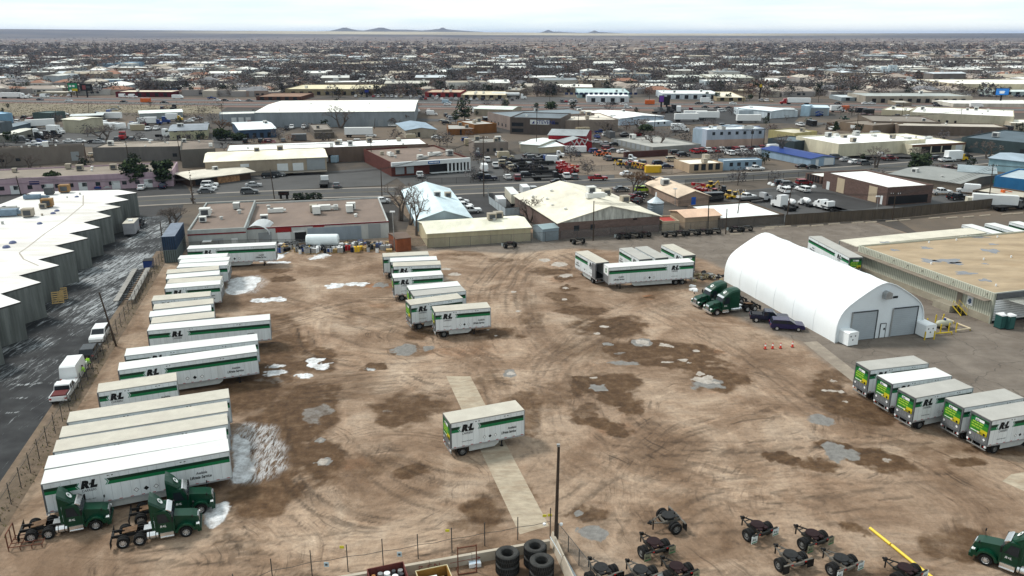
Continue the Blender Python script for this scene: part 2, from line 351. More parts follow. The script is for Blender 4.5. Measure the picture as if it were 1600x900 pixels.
ICE_AND_SHEEN=[(851,406,10,2.6),(876,413,13,4),(882,431,12,3),(884,450,4,1.6),(882,468,5,1.8),(944,510,8,2.5),(932,521,7,2.2),(1002,535,11,4,.8),(1039,539,10,2.5,.9,-.3),(1086,548,7,2,.9),(1041,566,10,1.8,.9),(1066,563,8,2.2,.9),(1078,567,5,1.6,.8),(1094,584,8,2.6,.95),(1108,590,8,3,.9),(1098,594,14,5,.85),(1118,598,8,2,.8),(927,590,8,1.2,.9),(802,456,5,1.6),(810,486,4,1.4),(797,583,8,2.5,.9),(1300,595,7,2.4,.75),(1296,610,10,2.6,.75),(1315,612,6,2.4,.75),(1321,628,5,2,.8),(1385,719,11,4,.6),
 (492,563,12,4.5,1),(505,571,13,4,1),(487,571,7,3,1),(475,587,11,3.5,.9),(425,583,16,3.5,.85),(430,572,14,3,.7),(524,446,10,4,1),(555,444,18,2.6,1),(424,468,20,2.6,.9),(410,470,16,2,.8),(430,466,8,2,1),(712,429,9,2.5,.9),(697,420,8,2,.9),(762,515,2.5,1.2,.9),(774,525,2.5,1.4,.9),(500,401,14,2.8,.95),(435,410,16,1.3,1),(425,398,22,7,1),(505,722,9,5,.7),(502,689,6,3,.6),(930,833,20,8,.25),(660,543,9,3,.4),(580,578,6,1.6,.7),(695,437,8,4,.5)]
wet=blobs(X,Y,WET,.32,2.6,3); rust=blobs(X,Y,RUST,.6,3,9); pud=blobs(X,Y,PUD,.3,1.6,21); WI=[q for q in ICE_AND_SHEEN if q[0]<600 and q[1]<600]; TI=[q for q in ICE_AND_SHEEN if q not in WI]; ice=blobs(X,Y,TI,.3,.8,31); wice=blobs(X,Y,[(a,b,c*1.15,d*1.2,*e) for a,b,c,d,*e in WI],.3,.8,37)  # ice: sky reflection painted on pools; wice: frozen patches
big=fbm(X,Y,.06,77,5); wet=np.maximum(wet*(.8+.4*fbm(X,Y,.5,5)),np.clip((big-.56)*3.5,0,.55))
asph_poly=[G(*p) for p in [(640,394),(700,391),(800,397),(900,388),(1080,400),(1112,412),(1140,425),(1085,455),(1110,478),(1180,510),(1250,538),(1345,602),(1420,650),(1560,700),(1700,720),(1900,600),(1800,300),(1000,340),(830,372),(640,385)]]
asph=blur(inpoly(X,Y,asph_poly).astype(float),26)
snow=np.zeros_like(X)
for P in [[(352,458),(358,436),(398,431),(408,434),(398,452),(372,461)],[(360,757),(364,720),(363,690),(371,676),(392,690),(390,712),(396,736),(384,752),(370,758)],[(322,828),(316,800),(322,788),(355,780),(364,788),(352,812),(336,826)]]:
    snow=np.maximum(snow,inpoly(X+(fbm(X,Y,.7,4)-.5)*1.2,Y+(fbm(X,Y,.7,8)-.5)*1.2,[G(*p) for p in P]).astype(float))
slush=np.maximum(inpoly(X+(fbm(X,Y,.5,14)-.5)*2,Y+(fbm(X,Y,.5,18)-.5)*2,[G(*p) for p in [(362,757),(366,690),(372,660),(420,665),(444,690),(446,728),(425,745),(395,755)]]).astype(float),inpoly(X,Y,[G(*p) for p in [(350,460),(356,434),(405,430),(420,440),(400,458)]])*.6)
snow=blur(snow,1); slush=blur(slush,2)
CUR=[([(840,380),(800,410),(782,440),(790,480),(830,540)],16,1.8,.6),([(960,385),(880,395),(810,425),(770,470),(740,520)],12,2.2,.5),([(505,690),(445,740),(440,800),(520,850),(640,858),(760,850),(850,815)],12,2.2,.85),([(440,690),(400,760),(410,830),(500,880),(620,885),(740,868)],9,2.,.7),([(470,620),(480,700),(520,770),(640,810),(760,810),(830,790)],9,2.5,.6),
 ([(830,380),(790,450),(800,520),(850,590),(930,660),(1050,720),(1250,790),(1500,830)],22,4.5,.42),([(1100,450),(1000,480),(900,520),(830,580),(850,680),(880,760),(1010,860)],12,4,.35),([(850,800),(1000,700),(1150,650),(1280,600),(1350,560)],10,4,.55),
 ([(370,480),(450,520),(560,560),(680,560),(800,540),(860,560)],12,3,.6),([(380,620),(500,600),(640,590),(780,600),(900,640)],10,3,.55),([(560,500),(500,480),(480,510),(500,550),(570,560)],8,1.6,.85),([(350,520),(450,500),(520,480),(570,470),(640,470)],8,1.5,.8),
 ([(620,575),(650,600),(700,620)],4,1.2,1.),([(900,760),(1100,770),(1300,760),(1600,740)],16,5,.6),([(900,720),(1100,740),(1300,800),(1420,890)],8,4,.6),([(300,890),(450,870),(600,850),(700,830)],10,2,.6),([(150,860),(280,850),(400,850),(520,870)],8,1.5,.7),
 ([(830,400),(860,420),(900,430),(920,415),(880,395),(840,400)],6,1.,.7),([(960,460),(1050,500),(1150,560),(1250,640),(1400,700)],12,4,.55),([(400,430),(550,420),(680,390),(800,385),(900,392)],10,2,.5),([(400,440),(480,470),(600,500),(760,560),(800,640),(860,760)],8,3,.5),([(700,430),(760,450),(790,420),(830,390)],8,2,.6),([(560,680),(650,740),(800,760),(860,720)],8,3,.55),([(1000,880),(1060,800),(1150,760),(1400,740),(1600,760)],10,4,.5)]
tr=tracks(X.shape,U0,V0,CELL,CUR,0)
setattr_(me,'wet',wet); setattr_(me,'rust',rust); setattr_(me,'pud',pud); setattr_(me,'ice',np.maximum(wice,snow)); setattr_(me,'pool_sheen',ice); setattr_(me,'asph',asph); setattr_(me,'slush',slush)
setattr_(me,'track',.5+.5*np.clip(tr,-1,1))
def yard_mat():
    m=bpy.data.materials.new('yard_soil'); m.use_nodes=True; t=m.node_tree; b=t.nodes['Principled BSDF']; l=t.links.new
    g=N(t,'ShaderNodeNewGeometry'); P=g.outputs['Position']
    def at(n): a=N(t,'ShaderNodeAttribute',attribute_name=n); return a.outputs['Fac']
    def mp_(s,rz=0):
        q=N(t,'ShaderNodeMapping'); q.inputs['Scale'].default_value=s; q.inputs['Rotation'].default_value=(0,0,rz); l(P,q.inputs[0]); return q.outputs[0]
    def noise(s,d=6,r=.6,vec=P,dist=0):
        n=N(t,'ShaderNodeTexNoise'); n.inputs['Scale'].default_value=s; n.inputs['Detail'].default_value=d; n.inputs['Roughness'].default_value=r; n.inputs['Distortion'].default_value=dist; l(vec,n.inputs[0]); return n.outputs[0]
    def ramp(src,stops):
        r=N(t,'ShaderNodeValToRGB'); e=r.color_ramp.elements
        while len(e)<len(stops): e.new(.5)
        for q,(p,c) in zip(e,stops): q.position=p; q.color=(tuple(c) if hasattr(c,'__len__') else (c,)*3)+(1,)
        l(src,r.inputs[0]); return r.outputs[0]
    def mix(f,a,c,mode='MIX'):
        x=N(t,'ShaderNodeMix',data_type='RGBA',blend_type=mode)
        for s_,v in ((0,f),(6,a),(7,c)):
            if isinstance(v,(int,float)): x.inputs[s_].default_value=v
            elif isinstance(v,tuple): x.inputs[s_].default_value=v+(1,)
            else: l(v,x.inputs[s_])
        return x.outputs[2]
    def math_(op,a,c,cl=False):
        x=N(t,'ShaderNodeMath',operation=op,use_clamp=cl)
        for i,v in enumerate((a,c)):
            if isinstance(v,(int,float)): x.inputs[i].default_value=v
            else: l(v,x.inputs[i])
        return x.outputs[0]
    def edge(name,amount,lo,hi,nsc=.9):     # attribute edge broken by noise
        n=noise(nsc,7,.7); v=math_('ADD',at(name),math_('MULTIPLY',math_('SUBTRACT',n,.5),amount))
        q=N(t,'ShaderNodeMapRange',interpolation_type='SMOOTHSTEP'); q.inputs[1].default_value=lo; q.inputs[2].default_value=hi; l(v,q.inputs[0]); return q.outputs[0]
    base=ramp(noise(.10,8,.65,dist=.6),[(.34,(.160,.101,.062)),(.46,(.242,.164,.109)),(.57,(.342,.250,.177)),(.70,(.41,.320,.240))])
    # scraped streaks running with the traffic
    base=mix(.55,base,ramp(noise(1.,8,.72,mp_((.16,.6,1),.30),1.8),[(.34,.58),(.5,1.),(.66,1.16)]),'MULTIPLY')
    base=mix(.35,base,ramp(noise(.6,8,.72,mp_((.8,.35,1),-.7),2.2),[(.36,.62),(.5,1.),(.68,1.12)]),'MULTIPLY')
    base=mix(.6,base,ramp(noise(2.2,6,.75),[(.32,.66),(.5,1.),(.7,1.16)]),'MULTIPLY')
    base=mix(.55,base,ramp(noise(9,4,.7),[(.30,.6),(.45,1.),(.75,1.12)]),'MULTIPLY')
    for (cx,cy,r0,r1,fq) in [(600,765,3.5,15,3.2),(470,700,4,11,3.0),(625,520,2,8,3.4),(900,430,3,13,3.0),(790,520,8,22,2.4),(1330,790,8,30,2.2),(1130,640,6,24,2.4),(240,900,3,16,3.0)]:
        c_=G(cx,cy); sb_=N(t,'ShaderNodeVectorMath',operation='SUBTRACT'); l(P,sb_.inputs[0]); sb_.inputs[1].default_value=(c_[0],c_[1],0)
        le=N(t,'ShaderNodeVectorMath',operation='LENGTH'); l(sb_.outputs[0],le.inputs[0]); sp=N(t,'ShaderNodeSeparateXYZ'); l(sb_.outputs[0],sp.inputs[0])
        an=math_('ARCTAN2',sp.outputs[1],sp.outputs[0]); rr_=math_('ADD',le.outputs['Value'],math_('MULTIPLY',noise(.18,3,.5),2.4)); cb=N(t,'ShaderNodeCombineXYZ'); l(math_('MULTIPLY',rr_,fq),cb.inputs[0]); l(math_('MULTIPLY',an,1.5),cb.inputs[1]); cb.inputs[2].default_value=cx*.1
        st_=ramp(noise(1.,4,.6,cb.outputs[0]),[(.34,.42),(.45,.95),(.55,1.),(.66,1.22)])
        def mrr(a,b_):
            q=N(t,'ShaderNodeMapRange',interpolation_type='SMOOTHSTEP'); q.inputs[1].default_value=a; q.inputs[2].default_value=b_; l(le.outputs['Value'],q.inputs[0]); return q.outputs[0]
        mk_=math_('MULTIPLY',math_('SUBTRACT',mrr(r0*.6,r0*1.3),mrr(r1*.75,r1),True),ramp(noise(.22,3,.6),[(.42,0.),(.58,.85)]))
        base=mix(mk_,base,mix(1.,base,st_,'MULTIPLY'))
    damp=ramp(noise(.035,6,.6),[(.42,0.),(.62,.5)]); base=mix(damp,base,mix(1.,base,(.72,.66,.62),'MULTIPLY'))
    rst=mix(edge('rust',.5,.2,.9),base,mix(1.,base,(1.02,.72,.52),'MULTIPLY'))
    wetc=ramp(noise(.8,7,.7),[(.3,(.045,.024,.011)),(.5,(.088,.049,.024)),(.7,(.150,.095,.054))])
    c=mix(edge('wet',.75,.30,.85,.6),rst,wetc)
    ac=ramp(noise(.25,7,.65),[(.3,(.125,.102,.082)),(.5,(.165,.138,.114)),(.7,(.215,.182,.150))])
    ac=mix(.5,ac,ramp(noise(1.,8,.72,mp_((.08,.6,1),.3),.5),[(.34,.72),(.5,1.),(.68,1.1)]),'MULTIPLY')
    vc=N(t,'ShaderNodeTexVoronoi',feature='DISTANCE_TO_EDGE'); vc.inputs['Scale'].default_value=.16
    nv=N(t,'ShaderNodeTexNoise'); nv.inputs['Scale'].default_value=.5; nv.inputs['Detail'].default_value=4; l(P,nv.inputs[0]); av=N(t,'ShaderNodeVectorMath',operation='MULTIPLY_ADD'); av.inputs[1].default_value=(2.5,2.5,0); l(nv.outputs['Color'],av.inputs[0]); l(P,av.inputs[2]); l(av.outputs[0],vc.inputs[0])
    ac=mix(ramp(vc.outputs['Distance'],[(0.,.62),(.006,.5),(.012,0.)]),ac,(.06,.052,.045))
    c=mix(edge('asph',.9,.2,.95,.25),c,mix(edge('wet',.6,.45,1.,.6),ac,(.095,.07,.052)))
    tk=at('track'); c=mix(1.,c,ramp(tk,[(0.,.42),(.5,1.),(1.,1.28)]),'MULTIPLY')
    pc=ramp(noise(1.5,6,.7),[(.3,(.13,.12,.11)),(.55,(.2,.19,.175)),(.75,(.27,.255,.235))])  # puddle grey holds the reflected sky as colour
    pe=edge('pud',.6,.4,.75,.8); c=mix(pe,c,pc)
    sl_=math_('MULTIPLY',at('slush'),ramp(noise(1.3,8,.8,mp_((2.6,.5,1),.25),.6),[(.44,0.),(.56,.9)])); c=mix(sl_,c,(.46,.46,.46))
    c=mix(edge('pool_sheen',.9,.36,.74,1.4),c,ramp(noise(1.2,6,.7),[(.3,(.26,.225,.19)),(.5,(.38,.335,.29)),(.72,(.52,.48,.44))]))  # pale sky reflection of the pools, painted as colour
    ie=edge('ice',.8,.36,.74,1.9); c=mix(ie,c,ramp(noise(.9,7,.75),[(.3,(.22,.20,.18)),(.45,(.50,.50,.50)),(.62,(.78,.80,.81))]))
    l(c,b.inputs['Base Color'])
    rg=mix(pe,(.9,.9,.9),(.42,.42,.42)); l(rg,b.inputs['Roughness']); b.inputs['Specular IOR Level'].default_value=.25
    bp=N(t,'ShaderNodeBump'); bp.inputs['Strength'].default_value=.8; bp.inputs['Distance'].default_value=.2
    h=math_('ADD',math_('MULTIPLY',noise(1.6,7,.7),1.),math_('MULTIPLY',tk,.5)); l(h,bp.inputs['Height']); l(bp.outputs[0],b.inputs['Normal'])
    return m
me.materials.append(yard_mat()); struct(link('yard_ground',me))

# dark service alley beside the yard, with frozen drag marks
me,X,Y,U,V=sheet('alley_road',-62,-32.2,55,206,.33,0.004)
sn=np.maximum(np.clip((fbm(X,Y,.09,61)-.42)*3,0,1),0)
sn=sn*np.clip((V-70)/25,0.25,1)
bl=blobs(X,Y,[(200,455,45,60,.8),(150,480,50,30,.8),(70,480,60,40,.6),(180,420,60,40,.9),(232,365,24,22,.8),(40,580,60,30,.6),(45,600,22,1.6,1),(30,622,16,1.6,1),(18,645,20,1.4,1),(100,598,36,2,1),(240,425,40,30,.4),(190,405,14,5,.9),(238,326,8,2,1)],.5,3,66)
setattr_(me,'frost',np.maximum(sn*.8,bl)); 
def alley_mat():
    m=bpy.data.materials.new('alley_asphalt'); m.use_nodes=True; t=m.node_tree; b=t.nodes['Principled BSDF']; l=t.links.new
    g=N(t,'ShaderNodeNewGeometry'); a=N(t,'ShaderNodeAttribute',attribute_name='frost')
    q=N(t,'ShaderNodeMapping'); q.inputs['Scale'].default_value=(1.7,.22,1); q.inputs['Rotation'].default_value=(0,0,-.22); l(g.outputs['Position'],q.inputs[0])
    n=N(t,'ShaderNodeTexNoise'); n.inputs['Scale'].default_value=1.1; n.inputs['Detail'].default_value=8; n.inputs['Roughness'].default_value=.75; n.inputs['Distortion'].default_value=1.2; l(q.outputs[0],n.inputs[0])
    n2=N(t,'ShaderNodeTexNoise'); n2.inputs['Scale'].default_value=.35; n2.inputs['Detail'].default_value=8; l(g.outputs['Position'],n2.inputs[0])
    r=N(t,'ShaderNodeValToRGB'); r.color_ramp.elements[0].color=(.012,.013,.015,1); r.color_ramp.elements[1].color=(.036,.038,.040,1); r.color_ramp.elements[0].position=.35; r.color_ramp.elements[1].position=.65; l(n2.outputs[0],r.inputs[0])
    k=N(t,'ShaderNodeMath',operation='MULTIPLY_ADD'); l(a.outputs['Fac'],k.inputs[0]); k.inputs[1].default_value=.26; l(n.outputs[0],k.inputs[2])
    e=N(t,'ShaderNodeMapRange',interpolation_type='SMOOTHSTEP'); e.inputs[1].default_value=.645; e.inputs[2].default_value=.83; l(k.outputs[0],e.inputs[0])
    x=N(t,'ShaderNodeMix',data_type='RGBA'); l(e.outputs[0],x.inputs[0]); l(r.outputs[0],x.inputs[6]); x.inputs[7].default_value=(.36,.38,.39,1); l(x.outputs[2],b.inputs['Base Color'])
    b.inputs['Roughness'].default_value=.7; b.inputs['Specular IOR Level'].default_value=.15; return m
me.materials.append(alley_mat()); struct(link('alley_road',me))

ASP=M('road_asphalt',(.075,.074,.073),.85,var=.16,sc=.12,dirt=.5,dcol=(.08,.078,.075))
ASD=M('lot_asphalt',(.045,.044,.044),.85,var=.2,sc=.15,dirt=.5,dcol=(.05,.05,.05))
PATHC=M('worn_concrete_path',(.38,.32,.24),.9,var=.22,sc=.8,dirt=1.,dcol=(.25,.18,.12),stretch=(1,2,1))
DIRT=M('lot_dirt',(.19,.15,.115),.95,var=.25,sc=.12,dirt=.6,dcol=(.16,.115,.085))
CONC=M('lot_concrete',(.25,.225,.195),.85,var=.14,sc=.25,dirt=.5,dcol=(.24,.21,.18))
SCRUB=M('field_scrub',(.20,.17,.12),.95,var=.35,sc=.12,dirt=.7,dcol=(.11,.10,.07))
GRIME=M('verge_soil',(.17,.125,.09),.95,var=.3,sc=.8,dirt=.7,dcol=(.10,.085,.05))
PINK=M('shoulder_red_gravel',(.17,.11,.09),.95,var=.2,sc=.05)
LZ=[0]
def lot(name,pts,mat,z):
    if z>.02: LZ[0]+=.0012; z=z+LZ[0]
    mb=MB(); P=[G(*p) for p in pts]; a=sum(P[i][0]*P[(i+1)%len(P)][1]-P[(i+1)%len(P)][0]*P[i][1] for i in range(len(P)))
    if a<0: P=P[::-1]
    mb.add([(x,y,z) for x,y in P],[tuple(range(len(P)))],mat); return struct(mb.build(name))
lot('concrete_path',[(697,588),(735,588),(858,822),(812,835)],PATHC,.008)
lot('concrete_path',[(1255,535),(1276,533),(1352,592),(1338,601)],M('faint_concrete_path',(.27,.23,.185),.9,var=.2,sc=.7,dirt=.8,dcol=(.19,.155,.125)),.008)
lot('concrete_path',[(1566,752),(1580,741),(1640,732),(1700,760),(1650,790)],PATHC,.008)
# verge strip outside the fence
mb=MB(); P=[UV(-32.6,55),UV(-29.4,55),UV(-29.4,171),UV(-32.6,171)]; mb.add([(p[0],p[1],.012) for p in P],[(0,1,2,3)],GRIME); struct(mb.build('verge_strip'))
Z1,Z2,Z3=.03,.06,.09
ST=[(-120,345),(0,331),(130,320),(250,313),(400,306),(550,301),(700,297.5),(900,289),(1050,281),(1200,274),(1350,265),(1480,255),(1620,242),(1800,226)]
def strip(name,pts,w,mat,z,off=0,dash=None):
    P=[Vector(G(*p)) for p in pts]; L_=[];R_=[]
    for i,p in enumerate(P):
        t_=(P[min(i+1,len(P)-1)]-P[max(i-1,0)]).normalized(); n=Vector((-t_.y,t_.x)); L_.append(p+n*(off+w/2)); R_.append(p+n*(off-w/2))
    mb=MB(); 
    for i in range(len(P)-1):
        mb.add([(q.x,q.y,z) for q in (R_[i],R_[i+1],L_[i+1],L_[i])],[(0,1,2,3)],mat)
    return struct(mb.build(name))
strip('pavement',ST,14.5,CONC,Z2); strip('main_road',ST,11.5,ASP,Z3)
LINE=M('lane_paint',(.22,.18,.09),.8); WL=M('white_paint_line',(.6,.6,.58),.7)
strip('centre_line',ST,.25,LINE,Z3+.02)
HW=[(-200,152),(0,155),(300,160),(700,164),(1000,166),(1300,168),(1600,169),(1900,170)]
strip('highway_shoulder',HW,62,PINK,Z1); strip('highway',HW,15,ASP,Z2,16); strip('highway',HW,15,ASP,Z2,-12)
strip('highway_line',HW,.7,WL,Z2+.03,16); strip('highway_line',HW,.7,WL,Z2+.03,-12)
strip('frontage_road',[(640,187),(800,190),(1000,186),(1200,190),(1400,198),(1620,210)],12,ASP,Z1)
lot('open_field',[(-200,158),(340,166),(350,178),(200,176),(0,182),(-200,190)],SCRUB,Z1)
lot('car_park',[(-80,300),(0,294),(240,292),(290,288),(300,305),(0,330),(-90,345)],ASD,Z1)
lot('car_park',[(370,260),(515,268),(660,255),(600,290),(300,303),(300,285)],ASP,Z1)
lot('car_park',[(600,262),(760,250),(860,232),(960,270),(960,282),(640,295)],ASP,Z1)
lot('dirt_lot',[(865,245),(1060,232),(1100,262),(1050,272),(900,274)],DIRT,Z1)
lot('car_park',[(690,300),(800,298),(860,330),(790,360),(740,350)],ASD,Z1)
lot('car_park',[(1150,300),(1270,285),(1390,320),(1500,300),(1560,322),(1230,350),(1130,335)],ASP,Z1)
lot('dark_lot',[(1235,300),(1290,300),(1384,322),(1340,328),(1290,325)],ASD,Z2)
lot('car_park',[(1210,235),(1300,262),(1500,250),(1540,215),(1510,215),(1230,245)],ASD,Z1)
lot('dirt_lot',[(0,200),(260,196),(390,222),(370,232),(0,228)],ASP,Z1)
lot('car_park',[(560,150),(900,152),(900,160),(560,158)],ASP,Z1)
lot('dirt_lot',[(1020,170),(1260,170),(1240,192),(1040,195)],ASD,Z1)
lot('dirt_lot',[(640,345),(600,300),(650,298),(670,380),(625,390)],GRIME,Z1)
lot('dirt_lot',[(0,290),(-50,300)]+[(-80,420),(60,400),(260,400),(290,310),(290,296)],ASD,-.02)
# ---------------------------------------------------------------- shared paints
WHITE=M('trailer_white',(.66,.70,.71),.42,var=.07,sc=.9,dirt=.55,dcol=(.42,.42,.40),stretch=(2.2,2.2,.35))
ROOFW=M('trailer_roof_white',(.66,.67,.65),.5,var=.06,sc=.8,dirt=.5,dcol=(.66,.65,.60))
ROOFC=M('trailer_roof_cream',(.50,.47,.40),.6,var=.10,sc=.8,dirt=.7,dcol=(.45,.41,.35))
ROOFG=M('trailer_roof_grey',(.40,.39,.36),.6,var=.08,sc=.5,dirt=.45,dcol=(.30,.29,.26))
SEAM=M('panel_seam',(.42,.45,.47),.5,var=.1)
RAIL=M('trailer_rail',(.34,.35,.36),.45,metal=.3,var=.12)
GDK=M('stripe_dark_green',(.004,.028,.014),.45,var=.1); GMD=M('stripe_green',(.002,.15,.05),.45,var=.1)
BLK=M('black_lettering',(.012,.013,.014),.6,var=.1); GRYT=M('grey_lettering',(.06,.065,.07),.6,var=.1)
TYRE=M('tyre_rubber',(.012,.012,.012),.85,var=.3,sc=3); RIM=M('wheel_rim',(.62,.63,.64),.3,metal=.7,var=.1); RIMD=M('painted_rim',(.15,.15,.145),.6,var=.2,sc=3)
CHS=M('chassis_black',(.012,.012,.012),.6,var=.3,sc=3); STEEL=M('galvanised_steel',(.36,.37,.37),.45,metal=.6,var=.15,sc=2)
FRM=M('rear_frame_grey',(.10,.105,.11),.55,var=.15,sc=2); DOORG=M('rear_door_grey',(.15,.155,.16),.55,var=.12,sc=2)
REDL=M('red_lamp',(.35,.01,.01),.3); AMB=M('amber_lamp',(.6,.18,.02),.3); PLAC=M('placard_white',(.75,.76,.76),.5)
SG1=M('sign_green',(.006,.13,.03),.5,var=.1); SG2=M('sign_lime',(.04,.20,.02),.5,var=.1); SY=M('sign_yellow',(.50,.42,.02),.5,var=.1); SYG=M('sign_yellow_green',(.30,.48,.05),.5,var=.05)
GLASS=M('dark_glass',(.015,.02,.025),.08,var=.05,sc=.3); CHR=M('polished_aluminium',(.72,.73,.74),.22,metal=.85,var=.06,sc=2)
TGRN=M('truck_green',(.0005,.036,.017),.34,var=.08,sc=.8,coat=.3)
def wheel(mb_t,mb_r,x,y,r,w,side,dual=False,rimr=.58):
    """tyre and dished rim; axle along y, outer face on the 'side' side"""
    mb_t.lathe([(r*.58,-w/2),(r*.9,-w/2),(r,-w*.36),(r,w*.36),(r*.9,w/2),(r*.58,w/2)],22,TYRE,Matrix.Translation((x,y,r)),axis='y')
    if mb_r is not None:
        o=side*w/2
        pr=[(r*.60,o*.98),(r*.52,o*.55),(r*.30,o*.45),(r*.26,o*.95),(0,o*.95)] if not dual else [(r*.60,o*.9),(r*.5,o*.1),(r*.30,o*.0),(r*.24,o*.5),(0,o*.5)]
        if side<0: pr=pr[::1]
        mb_r.lathe(pr,18,RIM if not dual else RIMD,Matrix.Translation((x,y,r)),axis='y')
def add_wheel(parent,x,y,r,w,side,rim=RIM,twin=False):
    t=MB(); t.lathe([(r*.58,-w/2),(r*.9,-w/2),(r,-w*.36),(r,w*.36),(r*.9,w/2),(r*.58,w/2),(r*.58,-w/2)],22,TYRE,axis='y')
    o=side*w/2
    if twin: 
        y2=y-side*(w+.06); t.lathe([(r*.58,-w/2),(r*.9,-w/2),(r,-w*.36),(r,w*.36),(r*.9,w/2),(r*.58,w/2),(r*.58,-w/2)],18,TYRE,Matrix.Translation((0,-side*(w+.06),0)),axis='y')
    ty=t.build('wheel',parent,loc=(x,y,r))
    m=MB(); k=.35 if twin else .6
    m.lathe([(r*.61,o*1.0),(r*.53,o*k),(r*.34,o*k*.8),(r*.27,o*(k+.35)),(0,o*(k+.4))],16,rim,axis='y')
    for i in range(8):
        a=i*math.pi/4; m.box(-.03,.03,min(o*k*.9,o*k*1.3)-.01,max(o*k*.9,o*k*1.3)+.01,-.03,.03,CHS,X=Matrix.Translation((r*.42*math.cos(a),0,r*.42*math.sin(a))))
    m.build('rim',ty); return ty

def side_graphics(par,Lt,W_,s,long):
    """stripe, chevrons, name, lettering, placards on one long side (s=-1: right side, nose to the reader's right)"""
    y=s*(W_/2+.006); y2=s*(W_/2+.012)
    def sx(d): return -Lt/2+d          # distance from the rear
    off=2.15 if long else 0
    st=MB()
    def quad(mb,pts,mat,yy):
        P=[(sx(a),yy,z) for a,z in pts]; 
        if s>0: P=P[::-1]
        mb.add(P,[tuple(range(len(P)))],mat)
    zt,zm,zb=3.52,3.20,2.88
    a0,a1=.06,(1.0+off*.85); b0=(3.15+off*.95); b1=Lt-.06
    cz=.22
    quad(st,[(a0,zm),(a1-cz*.5,zm),(a1,zt),(a0,zt)],GDK,y); quad(st,[(a0,zb),(a1,zb),(a1-cz,zm-.0),(a0,zm)],GMD,y)
    quad(st,[(b0+cz,zm),(b1,zm),(b1,zt),(b0,zt)],GDK,y); quad(st,[(b0,zb),(b1,zb),(b1,zm),(b0+cz,zm)],GMD,y)
    st.build('stripe',par)
    ch=MB(); quad(ch,[(a1+.05,zb),(a1+.16,zb),(a1-cz+.18,zm),(a1+.16,zt),(a1+.05,zt),(a1-cz+.05,zm)],M('chevron_grey_green',(.10,.26,.19),.5),y)
    quad(ch,[(b0-.16,zb),(b0-.05,zb),(b0+cz-.05,zm),(b0-.05,zt),(b0-.16,zt),(b0+cz-.18,zm)],M('chevron_grey_green'),y); ch.build('chevron',par)
    def T(txt_,d0,z,size,mat,bold=0,shear=0,wide=1.):
        mb=MB(); ln=T.w.get(txt_,1)
        x0=sx(d0) if s<0 else sx(d0+T.wid(txt_)*size*wide)
        X=XF((x0,y2,z),(1 if s<0 else -1,0,0),(0,0,1)); X=X@Matrix.Diagonal((wide,1,1,1)); text(mb,txt_,size,X,mat,bold,shear); return mb
    T.w={}; T.wid=lambda q:len(q)*.56
    lg=T('R',a1+.22,2.93,.95,BLK,.10,.28,1.0); 
    for ch_,dx_,sz_,dz_ in (('+',.62,.38,.2),('L',.78,.95,0)):
        q_=MB(); x0=sx(a1+.22+dx_) if s<0 else sx(a1+.22+dx_)+0; 
        if s>0: x0=sx(a1+.22+.56*.95+ (1.02-dx_)+.0+.35)
        if s>0 and ch_=='L': x0=sx(a1+.22)+.0
        if s>0: x0={'+':sx(a1+.22)+.95,'L':sx(a1+.22)+.62}[ch_]
        text(q_,ch_,sz_,XF((x0,y2,2.93+dz_),(1 if s<0 else -1,0,0),(0,0,1)),BLK,.10 if ch_=='L' else .06,.28); o=len(lg.v); lg.v+=q_.v; lg.f+=[tuple(i+o for i in f) for f in q_.f]; lg.m+=q_.m
    if s>0:
        lg=MB()
        for ch_,dx_,sz_,dz_ in (('R',1.36,.95,0),('+',.74,.38,.2),('L',.58,.95,0)): text(lg,ch_,sz_,XF((sx(a1+.10)+dx_,y2,2.93+dz_),(-1,0,0),(0,0,1)),BLK,.10 if sz_>.5 else .06,.28)
    lg.build('logo',par)
    T('CARRIERS',a1+.24,2.52,.34,GRYT,.016,.15,.80).build('company_lettering',par)
    T('www.rlc.com',1.2+off*.8,1.66,.20,BLK,.01,.25,1.1).build('web_lettering',par)
    if True:
        d=(5.9 if not long else Lt-3.7); m=T('Available',d+.50,2.16,.38,BLK,.022,.25,.72); m2=T('Liftgate Service',d-.25 if not long else d-.1,1.70,.44,BLK,.03,.25,.62 if not long else .72); m.v
        o=len(m.v); m.v+=m2.v; m.f+=[tuple(i+o for i in f) for f in m2.f]; m.m+=m2.m; m.build('service_lettering',par)
    for k in range(3):
        d=(3.75 if not long else Lt*.47)+k*(.62 if not long else .85); q=.19 if not long else .24; p=MB()
        quad(p,[(d,1.78-q),(d+q,1.78),(d,1.78+q),(d-q,1.78)],BLK,y)
        if k!=1:
            q*=.78; quad(p,[(d,1.78-q),(d+q,1.78),(d,1.78+q),(d-q,1.78)],PLAC,y2)
        p.build('placard',par)
    vt=MB()
    for d in ((Lt*.33),(Lt*.72)):
        for e in (0,.35): quad(vt,[(d+e,3.74),(d+e+.16,3.74),(d+e+.16,3.82),(d+e,3.82)],CHS,y)
    d=.3
    while d<Lt-.3:
        quad(vt,[(d,1.17),(d+.28,1.17),(d+.28,1.24),(d,1.24)],REDL,y2); d+=.95
    vt.build('vent_and_reflector_marks',par)
